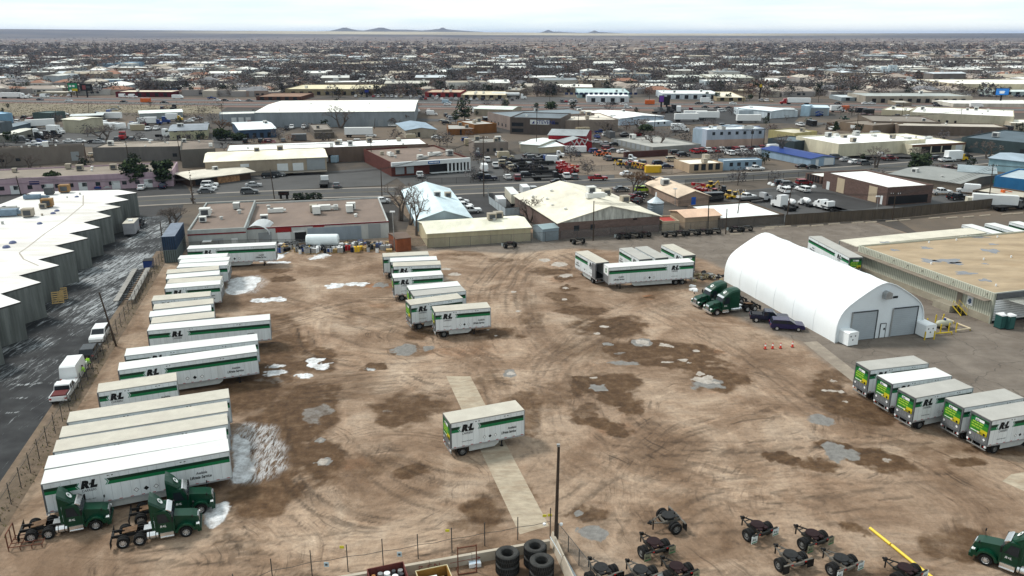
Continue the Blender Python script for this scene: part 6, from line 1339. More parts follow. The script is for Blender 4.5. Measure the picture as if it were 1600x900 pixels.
bld('two-tone blue grey and pink block building with small square windows',(1105,203),(1196,200.5),(1187,195.5),(1104,230),'A7B1BF','D8DEE0',[('row',7,.05,.98,1.2,4.6,5.8),('band',0,2.8,wmat('B39A8C'))],'kk',side=())
bld('pale blue left end of the two-tone block building',(1083,200.5),(1104.5,203),(1130,196),(1084,226),'A9BAC8','D8DEE0',[],'a',depth=25)
t=gab('bright red barn-like building with grey roof and white forked emblems on its front',(882,223.5),(925,222),(916,213),(883,237),1.7,M('barn_red',(.22,.01,.015),.6,var=.1),'9AA0A2',[],'',name='red_shop')
a_,an_,L_,d_,h_=frame_of((882,223.5),(925,222),(916,213),(883,237)); m=MB(); 
for cx_ in (.36,.54,.74): 
    X0=cx_*L_
    for p,q in (((X0,.2),(X0,2.6)),((X0,2.5),(X0-1.2,4.0)),((X0,2.5),(X0+1.2,4.6))):
        dv=Vector((q[0]-p[0],q[1]-p[1])).normalized(); n_=Vector((-dv.y,dv.x))*.22; m.add([(p[0]-n_.x,-.06,p[1]-n_.y),(q[0]-n_.x,-.06,q[1]-n_.y),(q[0]+n_.x,-.06,q[1]+n_.y),(p[0]+n_.x,-.06,p[1]+n_.y)],[(0,1,2,3),(3,2,1,0)],PLAC)
m.build('wall_emblem',t)
gab('taller red hall with grey roof behind the red barn-like shop',(857,211),(915,212.5),(905,203),(870,232),1.2,MC['barn_red'],'9AA0A2',[],'',along=False)
gab('white-roofed cream shed left of the red buildings',(842,230.5),(881,228),(868,219),(842,240),.6,'C3B69C','E8EEEC',[],'',along=False)
gab('small white shed with teal base, leftmost by the red buildings',(813,225),(842,227),(852,216),(815,238),.6,'B8B4A4','DDE4E0',[],'',along=False)
t=bld('grey brown office block with a long white name board',(797,183),(876,185),(862,176),(800,209),'5F5650','6D767C',[('row',9,.04,.26,.9,3.4,5.),('row',9,.04,.26,.9,.8,2.4),('panel',.40,.78,4.4,6.4,DW),('row',2,.85,.96,1.4,4.6,5.6)],'d')
a_,an_,L_,d_,h_=frame_of((797,183),(876,185),(862,176),(800,209)); m=MB(); text(m,'STEVENS',2.2,XF((L_*.52,-.075,4.7),(1,0,0),(0,0,1)),M('sign_navy_letters',(.02,.03,.15)),.02); m.add([(L_*.43,-.075,4.7),(L_*.49,-.075,4.7),(L_*.485,-.075,6.1)],[(0,1,2)],MC['sign_navy_letters']); m.build('sign_lettering',t)
bld('grey flat left wing of the office with the name board',(762,175),(797,182.5),(862,176),(775,198),'8B7D76','7C868C',[('row',5,.1,.9,1.,1,2.4)],'b',depth=45)
bld('tan flat building with cream roof behind the red halls',(877.5,188),(966,186.5),(940,176),(966,205),'8E8176','DCD4C6',[('k',.80,.9,.1,3.4)],'cccvd')
bld('long low white-roofed building behind the tan one',(845,176),(935,174.5),(928,171),(850,182),'7E746A','EDECE4',[],'ad')
gab('white metal warehouse with very broad pale roof',(968,186),(1037,181.5),(975,173),(968,196),1.,'B4C3D2','F3F5F3',[('k',.4,.45,0,2.4)],'lb')
bld('small white shed before the broad white warehouse',(1012,191),(1051,189),(1045,186),(1012,197),'B4BFC8','E8ECEC',[('row',2,.3,.8,.9,1,2)],'')
gab('huge white-roofed grey metal warehouse with a bare tree before it',(398,176),(647,174),(629,156.5),(647,197),.8,'8E959A','F2F1E8',[('row',5,.7,.98,2.4,0,3.2,'g')],'vvdddd',along=False,name='grey_warehouse')
bld('low grey left wing of the huge grey warehouse',(342,178.5),(398,177),(396,173),(345,194),'8E959A','D9DAD4',[('row',3,.3,.9,2.4,0,3,'d')],'')
gab('small blue house with white sloping roof',(374,203.5),(431,201),(428,189),(376,217),.8,'3D526B','E4ECEE',[('row',4,.1,.9,1.4,.2,2.2,'k')],'bb',along=False)
gab('two-storey pale yellow house with grey roof',(264,205),(323,203),(327,193),(266,220),.7,'B7B394','8B929A',[('row',4,.05,.95,1.3,3.6,4.8),('row',3,.1,.9,1.5,.6,2.2)],'bb',along=False)
gab('small tan building with blue grey gable roof and dark door',(634,204),(682,202.5),(668,191.5),(636,216),1.0,'A3998A','8FA0AE',[('k',.38,.46,0,2.4),('w',.2,.33,.8,2.2)],'')
bld('low orange brown building',(700,201.5),(741,201),(728,194),(701,211),'7B5230','A8A6A0',[('k',.45,.52,0,2.4)],'cc')
bld('taller orange brown building behind the low one',(741,194.5),(776,192.5),(765,186),(742,209),'80562F','B4B2AC',[],'cc')
bld('square grey building with grey roof by the crossroads',(741,223),(794,221.5),(780,215),(741,242),'857A72','8D8A84',[('d',.05,.15,0,2.6),('row',3,.3,.9,1.,1,2.2)],'ccb')
gab('pale roofed shed behind the office with the name board',(741,170),(800,171.5),(790,166),(745,180),.8,'A59A88','D3DBD2',[],'',along=False)
bld('small grey store beside the parked red pickups',(490,203),(519,202),(515,193),(491,215),'6F6860','8D857C',[],'c'); bld('dark low store in front of the grey store',(491,207.5),(522,206.5),(519,203),(492,217),'615A52','7D756C',[],'')
bld('long grey concrete building with open bays, behind bare trees',(955,216),(1020,230),(1035,216),(957,226),'8B8C88','A3A29C',[('row',8,.05,.95,2.2,.4,3.,'g')],'aa',depth=22)
bld('maroon brown low wall block behind the dirt lot',(977,238),(1044,234),(1043,233),(978,244),'4E3430','5E4640',[],'',depth=1.2,name='boundary_wall',cat='wall')
# right-hand cluster
bld('long dark green flat-roofed building at the right edge',(1503,214),(1700,232),(1600,205),(1520,238),'3D4A4C','59666E',[('k',.5,.9,.2,3)],'ccab')
gab('pale teal metal building at the right edge',(1546,247),(1640,257),(1600,241),(1550,266),.8,'8FB0BA','9AA9B4',[],'',along=False)
bld('blue metal building at the right edge below the teal one',(1555,275),(1660,287),(1610,267),(1560,296),'2F6E9E','A9B6BC',[],'',depth=20)
gab('grey metal workshop with green band, left of the blue building',(1498,268),(1556,272),(1600,258),(1505,282),.6,'A7B3B4','8F9A9E',[('band',.0,1.0,wmat('7FBF9A'))],'',along=False,depth=15)
gab('long low grey-roofed workshop behind the white-roofed block building',(1390,272),(1500,287),(1470,262),(1400,283),.6,'7E7468','8B8D8A',[],'abv',along=False,depth=24)
bld('open shelter with pale rusty roof at the right',(1520,297),(1610,310),(1600,288),(1530,308),'5C5248','B6AFA0',[('k',.05,.95,.1,2.6)],'',depth=10)
bld('low tan flat building with faded sign, right middle distance',(1363,189),(1470,191),(1440,181),(1370,204),'6C6054','857D74',[('g',.08,.16,0,3.4),('g',.30,.36,0,3.4)],'ddb'); bld('tan low building, left part with small signs',(1312,190),(1364,196),(1380,186),(1318,204),'7C6C5C','857B70',[('panel',.35,.5,1.5,3,DW)],'d',depth=20)
bld('tan grey low building right of the faded sign',(1405,196),(1575,199),(1540,193),(1410,210),'6E6156','B8B0A4',[],'d')
bld('long row of cream flat-roofed units with many rooftop boxes',(1378,171),(1420,173),(1425,168),(1380,180),'BDB49C','EDEBE0',[],'aa'); bld('cream flat-roofed unit with bright roof, second of the row',(1422,175),(1585,182),(1560,171),(1500,196),'C4BCA6','F2F1EA',[('row',6,.02,.5,1.,.2,2.2,'k')],'aaaaadvvv')
bld('cream roofed block at the right edge beyond the dark green one',(1580,192),(1660,194),(1640,187),(1585,203),'B5AB98','E6E3D8',[],'a')
gab('light blue metal building beside a white box trailer',(1265,168),(1296,168.5),(1290,164.5),(1266,180),.5,'A6BCCB','C3D2DA',[('row',4,.05,.95,2.2,.2,3.6,'g')],'',along=False); bld('tall narrow pale blue tower block joined to the light blue building',(1252,165),(1265,165.5),(1264,163),(1252,181),'B2CBDA','C9D9E0',[],'')
bld('white truck shed with flat roof, left of the pale blue tower',(1155,172),(1247,173),(1240,168),(1160,182),'BCC6CC','E4E8E8',[],'a')
bld('yellowish low building with vans',(1201,203),(1242,208),(1255,200),(1205,220),'B3A878','CFC8B4',[],'c',depth=14); bld('dark low garage below the yellowish building',(1200,216),(1242,221),(1248,212),(1205,232),'3F4A4E','5F6C74',[],'',depth=14)
# left-hand cluster
gab('cream cold-store shed amid white box trucks at left',(97,186.5),(125,188),(128,187),(100,207),.5,'B9B29C','DFDCCB',[],'',along=False,depth=12); gab('dark open shed beside the cream cold store',(127,192),(143,191.5),(150,189),(128,202),.4,'2F2E2C','E2DFD0',[],'',along=False,depth=10)
gab('wide metal shed with pale roof behind the box trucks',(110,181.5),(160,180),(155,177.5),(112,192),.5,'6A6A66','C9CFCF',[('k',.6,.95,.1,3)],'',along=False); gab('long white metal workshop with flattened gable, left middle distance',(218,177.5),(285,175),(283,171),(220,186),.8,'97A0A2','DDE4E0',[('g',.3,.4,0,3)],'',along=False)
bld('dark grey metal store at the left edge',(0,191),(18,189),(17,184),(5,211),'5C6468','6E777C',[],''); bld('light blue block at the very left edge',(-30,180),(19,176.5),(19,173),(15,192),'7FA3BC','A9CBE0',[],'')
gab('long slate-blue open shed running towards the dark store',(17,199),(55,190),(52,188),(20,208),.4,'5B6A74','7C8890',[],'',along=False,depth=6); gab('long low white-roofed container shed',(15,211),(50,201.5),(50,200),(16,222),.3,'8F8E84','D9D8CC',[],'',along=False,depth=5)
bld('green grey box building behind the open shed',(50,176),(78,176.5),(76,173),(52,190),'4A5A58','5D6E6C',[],''); bld('small grey hut with pale roof',(79,181.5),(97,180),(96,178),(80,190),'6E6A62','C9C3B4',[],'')
# beyond the motorway
FBL=[(140,262,124.6,123.2,131,'9AB0C4','D5DCD8','long pale building with blue band beyond the motorway'),(180,268,143.5,140.5,151.5,'5A1420','D8CDB8','low dark red building beyond the motorway'),(100,180,133,131,140,'8D8478','CFC6B2','tan strip building left of the dark red one'),
(15,120,137,133,142,'857C70','C9C4B8','long flat pale roof beyond the motorway at far left'),(57,105,144,142,148,'8B8272','D0CABC','small tan shop beyond the motorway'),(255,376,137,130,142,'6F93B2','E6E4D8','broad cream-roofed market hall with blue edge'),(445,590,139,132,149,'8F8268','D9CFB0','long tan hall with curved pale roof'),
(400,470,151,145,157,'5A3A2E','8A6E5C','rust brown courtyard building'),(622,655,134,130,139,'6A342C','A89888','maroon brick block beyond the motorway'),(664,720,144,140,152,'8C3030','B8A48E','red-trimmed strip mall'),(720,790,148,142,155,'9A8C74','D8CDB4','tan strip mall with pale roof'),
(586,628,124,122,132,'C9C4B8','E8E8E2','white flat industrial building in the trees'),(530,550,113.5,112,116,'B8B4AC','F0F0EC','small white building among trees'),(917,983,150,146,160,'D0D6DA','E3E9EA','white car showroom with large front lettering'),(902,985,145,138,153,'9AB0B0','B7C8C8','teal-roofed building behind the showroom'),
(865,927,136,131,144,'8A7F70','F0EEE4','white-roofed strip building'),(820,855,124,120,130,'B4AEA0','E8E4D8','cream industrial unit'),(856,874,123,117,128,'A0B4BE','C9D4D4','small white and blue unit'),(866,896,117,114,121,'B0B4B4','F4F6F4','bright white roofed unit'),
(945,1062,133.5,130,139,'8E8A84','E6E3DA','very long flat pale warehouse'),(1000,1108,138,133,143,'757C82','F0EFEA','white-roofed grey warehouse beside the elevated sign'),(1035,1125,146,141,155,'BFC9D0','F0F2EE','white shopping unit with blue stripe'),(1120,1165,152,143,158,'A29478','E0D8C4','tan row shop with evergreens'),
(977,1002,106.5,104.5,111,'8A2A2A','A82230','bright red roof among far grey buildings'),(1005,1030,112,110,117,'A8A8A0','D9DAD0','pale far industrial block'),(1045,1110,121,117,128,'9A9C94','C9CCC4','grey far industrial block, wide'),(1110,1180,121,116,131,'A8A698','CFCFC4','cream far industrial block, wide'),
(1224,1324,137,130,142,'6E6458','A89C88','brown canopy warehouse with wide shallow roof'),(1353,1520,150,145,161,'9A9286','A6ABA8','very wide grey-roofed building before the car park'),(1400,1425,160,157,162,'8B8070','B8B4AC','small hut before the wide grey roof'),(1494,1700,131,124,146,'C9BBA0','ECE8DC','enormous cream retail hall with red stripe'),
(1475,1497,132,124,137,'6A3A2E','7A5244','brick entrance block of the cream retail hall'),(1315,1380,152,148,158,'8B9498','C3CACC','silver shed complex near the motorway'),(1490,1640,161.5,156,163,'C9C4B8','F1EFE8','low white strip building at right beyond the motorway'),(1555,1640,143,139,150,'A5B2B0','D4DDDA','pale green-grey building at the right edge'),
(1148,1180,141,139,146,'9A8C78','C9BFA8','small tan shop with flat roof right of the row shop'),(1200,1230,128,122,134,'A0A09A','E0E0DA','white workshop at centre right'),(1248,1296,119,117,124,'A8A49A','E8E6DE','cream shed under far trees'),(1160,1200,134,131,139,'8E8478','D9D2C4','tan low store right of the cream blocks'),(790,812,141,137,150,'7C7266','A0988C','small dark shop'),
(1010,1060,127,125,132,'9AA0A0','D9DCDA','grey shed row'),(1064,1090,133,131,137,'8A8A84','C9CAC4','small grey shed'),(1130,1160,126,124,130,'9AA09E','E0E2DE','pale small store'),(690,735,122,120,126,'A0A8AC','E0E6E8','light far roof left of centre'),(735,790,117,115,120,'9A9C9C','D0D6D8','pale far shed'),(625,650,116,114,121,'8FB0B0','B8D0CC','teal far shed'),
(475,520,125,123,129,'A8A8A0','E6E6E0','white far shop roof'),(500,515,124,122,129,'6C8FB0','A0BCD4','blue roofed far shed'),(150,200,100,98,107,'7E97AC','9FB4C4','mid-rise blue grey block among far houses'),(60,80,91,89.5,95,'C9CCCA','E0E2E0','pale far block at left'),(138,150,89,88,94,'B8A890','CFC6B8','tan far block at left'),(370,392,98,97,103,'5C4A44','7A6A60','dark brown far block'),(250,280,107,106,110,'B8B8B0','E8E8E2','white far roof at left'),
(180,205,98,96.5,107,'8FA8BC','A8C0D0','pale blue office block beside the mid-rise'),(880,905,101,99,105,'8E7E68','A89878','tan far institutional block'),(1025,1050,99.5,98,104,'857A64','9C917A','brown far institutional block'),(600,635,113,112,116,'A8B0B0','D8E0DE','pale far shed near the centre'),(1540,1575,96,95,100,'8A4038','A85A4A','reddish far block at right'),(1430,1455,109,108,113,'B0B0A8','DCDCD4','pale far hall'),(1530,1590,113,111,118,'B8B4A8','E6E3DA','white far hall at right')]
for x0,x1,yt,yr,yb,wc,rc,lb in FBL:
    Rr=random.Random(x0); n=max(2,int((x1-x0)/14)); bld(lb,(x0,yt),(x1,yt+.3*(x1>600)),(x1-3,yr),(x0,yb),wc,rc,[('row',n,.04,.96,2.6,.3,2.8,'k')] if yb-yt>5 else [],'a'*Rr.randint(1,3) if yb-yt>6 else '',par=.3)
gab('white metal unit beyond the two-tone building, right of the box trucks',(1153,168.5),(1205,174),(1202,166),(1158,180),.6,'C6D0D6','DCE4E8',[('k',.9,.97,0,3)],'',along=False,depth=18)
# ---------------------------------------------------------------- parked and moving vehicles further out
CP={}
def small_vehicle(kind,c):
    k=(kind,c)
    if k in CP: return CP[k]
    if kind in ('sedan','suv','pickup','van','minivan','bus'):
        me=merge([m for l in car_parts(kind,c).values() for m in l]).mesh(kind)
    else:
        m=MB(); p=CM(c)
        if kind=='boxtruck':
            m.box(-4,1.6,-1.2,1.2,.9,3.7,CM('white')); m.prof([(1.7,.5),(1.7,2.6),(2.6,2.6),(3.1,1.6),(4.1,1.4),(4.1,.5)],-1.1,1.1,p); m.prof([(2.3,1.7),(2.35,2.45),(2.62,2.45),(3.05,1.7)],-1.12,1.12,GLASS); m.box(-4,3.9,-.5,.5,.5,.9,CHS)
            for x in (-2.6,3.1): m.cyl((x,-1.15,.48),(x,1.15,.48),.48,None,12,TYRE)
        elif kind=='semicab':
            m.prof([(-.6,.6),(-.6,3.5),(1.0,3.4),(1.7,2.0),(3.2,1.7),(3.3,.5)],-1.15,1.15,p); m.prof([(1.1,2.1),(1.05,2.8),(1.3,2.8),(1.68,2.1)],-1.17,1.17,GLASS); m.box(-4.2,-.6,-.45,.45,.7,1.,CHS)
            for x in (-3.6,-2.3,2.2): m.cyl((x,-1.15,.5),(x,1.15,.5),.5,None,12,TYRE)
        elif kind=='semi':
            m.box(-10,4.,-1.28,1.28,1.1,4.0,CM('white')); m.box(-9.5,3.8,-.5,.5,.7,1.1,CHS); X=Matrix.Translation((5.2,0,0)); m.prof([(-.6,.6),(-.6,3.7),(1.0,3.5),(1.7,2.0),(3.2,1.7),(3.3,.5)],-1.15,1.15,p,X=X); m.prof([(1.1,2.1),(1.05,2.8),(1.3,2.8),(1.68,2.1)],-1.17,1.17,GLASS,X=X)
            for x in (-8.6,-7.3,2.6,3.8,7.4): m.cyl((x,-1.15,.5),(x,1.15,.5),.5,None,12,TYRE)
        elif kind=='boxtrailer':
            m.box(-6,6,-1.28,1.28,1.1,4.0,p); m.box(-5.6,5,-.5,.5,.7,1.1,CHS); m.box(-6.02,6.02,-1.3,1.3,3.95,4.02,ROOFW)
            for x in (-4.8,-3.6): m.cyl((x,-1.15,.5),(x,1.15,.5),.5,None,12,TYRE)
            m.box(3.6,3.8,-.9,-.7,0,1.1,CHS); m.box(3.6,3.8,.7,.9,0,1.1,CHS)
        elif kind=='container':
            m.box(-3,3,-1.2,1.2,.15,2.7,p); [m.box(-2.9+.4*i,-2.75+.4*i,-1.23,1.23,.2,2.6,p) for i in range(15)]
        elif kind=='tanker':
            m.lathe([(0,-5.5),(1.1,-5.2),(1.2,-4.5),(1.2,4.5),(1.1,5.2),(0,5.5)],14,p,Matrix.Translation((0,0,2.3))@Matrix.Rotation(math.pi/2,4,'Z'),axis='y'); m.box(-5,5,-.5,.5,.7,1.2,CHS)
            for x in (-4.2,-3,3.5,4.7): m.cyl((x,-1.1,.5),(x,1.1,.5),.5,None,12,TYRE)
        elif kind=='flatbed':
            m.box(-4.5,2.2,-1.2,1.2,.95,1.15,CHS); m.prof([(2.3,.6),(2.3,2.4),(3.3,2.4),(3.8,1.6),(5,1.4),(5,.5)],-1.1,1.1,p); m.box(-4.5,4.8,-.4,.4,.6,.95,CHS); m.prof([(2.9,1.6),(2.95,2.25),(3.3,2.25),(3.7,1.6)],-1.12,1.12,GLASS)
            for x in (-3.4,-2.2,3.9): m.cyl((x,-1.1,.5),(x,1.1,.5),.5,None,12,TYRE)
        elif kind=='mixer':
            m.box(-3.6,3.2,-.5,.5,.7,1.1,CHS); m.prof([(1.6,.6),(1.6,2.6),(2.6,2.6),(3.0,1.7),(3.9,1.5),(3.9,.5)],-1.1,1.1,p); m.lathe([(.5,-2.8),(1.15,-.6),(1.1,.5),(.4,1.3)],14,PLAC,Matrix.Translation((-1.0,0,2.3))@Matrix.Rotation(math.radians(-12),4,'Y')@Matrix.Rotation(math.pi/2,4,'Z'),axis='y')
            for x in (-2.8,-1.6,2.9): m.cyl((x,-1.15,.5),(x,1.15,.5),.5,None,12,TYRE)
        elif kind=='digger':
            m.box(-1.6,1.6,-.8,.8,.6,1.4,p); m.box(-.6,.7,-.7,.7,1.4,2.7,GLASS); m.box(-.7,.8,-.8,.8,2.7,2.85,p); m.cyl((-1.6,0,1.2),(-3.2,0,2.9),.16,None,6,p); m.cyl((-3.2,0,2.9),(-3.9,0,1.0),.13,None,6,p); m.box(-4.2,-3.6,-.35,.35,.5,1.1,CHS); m.cyl((1.6,-.5,1.1),(2.7,-.5,.6),.1,None,5,p); m.cyl((1.6,.5,1.1),(2.7,.5,.6),.1,None,5,p); m.box(2.6,3.1,-1.,1.,.2,.9,p)
            for x,r in ((-1.0,.7),(1.2,.5)): m.cyl((x,-1.1,r),(x,-.75,r),r,None,12,TYRE); m.cyl((x,.75,r),(x,1.1,r),r,None,12,TYRE)
        elif kind=='lift':
            m.box(-1.5,1.5,-.9,.9,.5,1.2,p); m.cyl((-1.2,0,1.2),(1.8,0,2.3),.2,None,6,p); m.cyl((1.8,0,2.3),(-1.4,0,3.0),.15,None,6,p); m.box(-2.2,-1.3,-.6,.6,2.2,3.2,p)
            for x in (-1,1): m.cyl((x,-1,.45),(x,1,.45),.45,None,10,TYRE)
        me=m.mesh(kind)
    CP[k]=me; return me
CARC['lime']=(.35,.5,.03); CARC['cream']=(.6,.56,.45); CARC['lblue']=(.30,.42,.50)
KN={'sedan':('parked_car','car','saloon car'),'suv':('parked_car','car','estate car'),'pickup':('pickup_truck','pickup truck','pickup truck'),'van':('van','van','van'),'minivan':('van','van','minivan'),'bus':('motorhome','motorhome','motorhome'),'boxtruck':('box_truck','lorry','box truck with white box'),'semicab':('semi_tractor','semi truck','semi tractor'),'semi':('semi_truck','semi truck','semi truck with white trailer'),
 'boxtrailer':('box_trailer','trailer','box trailer'),'container':('shipping_container','container','container'),'tanker':('tank_trailer','trailer','tank trailer'),'flatbed':('flatbed_truck','lorry','flatbed truck'),'mixer':('mixer_truck','lorry','cement mixer truck'),'digger':('backhoe_digger','digger','backhoe digger'),'lift':('boom_lift','boom lift','folded boom lift')}
def cn(c): return {'lblue':'pale blue','darkred':'dark red','navy':'dark blue'}.get(c,c)
VS=0
VP=[]
def veh(kind,c,x,y,ang,where,group=None,pt=None):
    q=pt or G(x,y); VP.append(q); n,cat,word=KN[kind]; sc_={'mixer':.62,'digger':.7,'lift':.8}.get(kind,.85 if kind in('container','boxtrailer') and y>230 else 1); o=link(n,small_vehicle(kind,c),None,(q[0],q[1],.07),math.radians(ang)); o.scale=(sc_,)*3; tag(o,'%s %s %s'%(cn(c),word,where),cat,group); return o
S_=13; X_=103
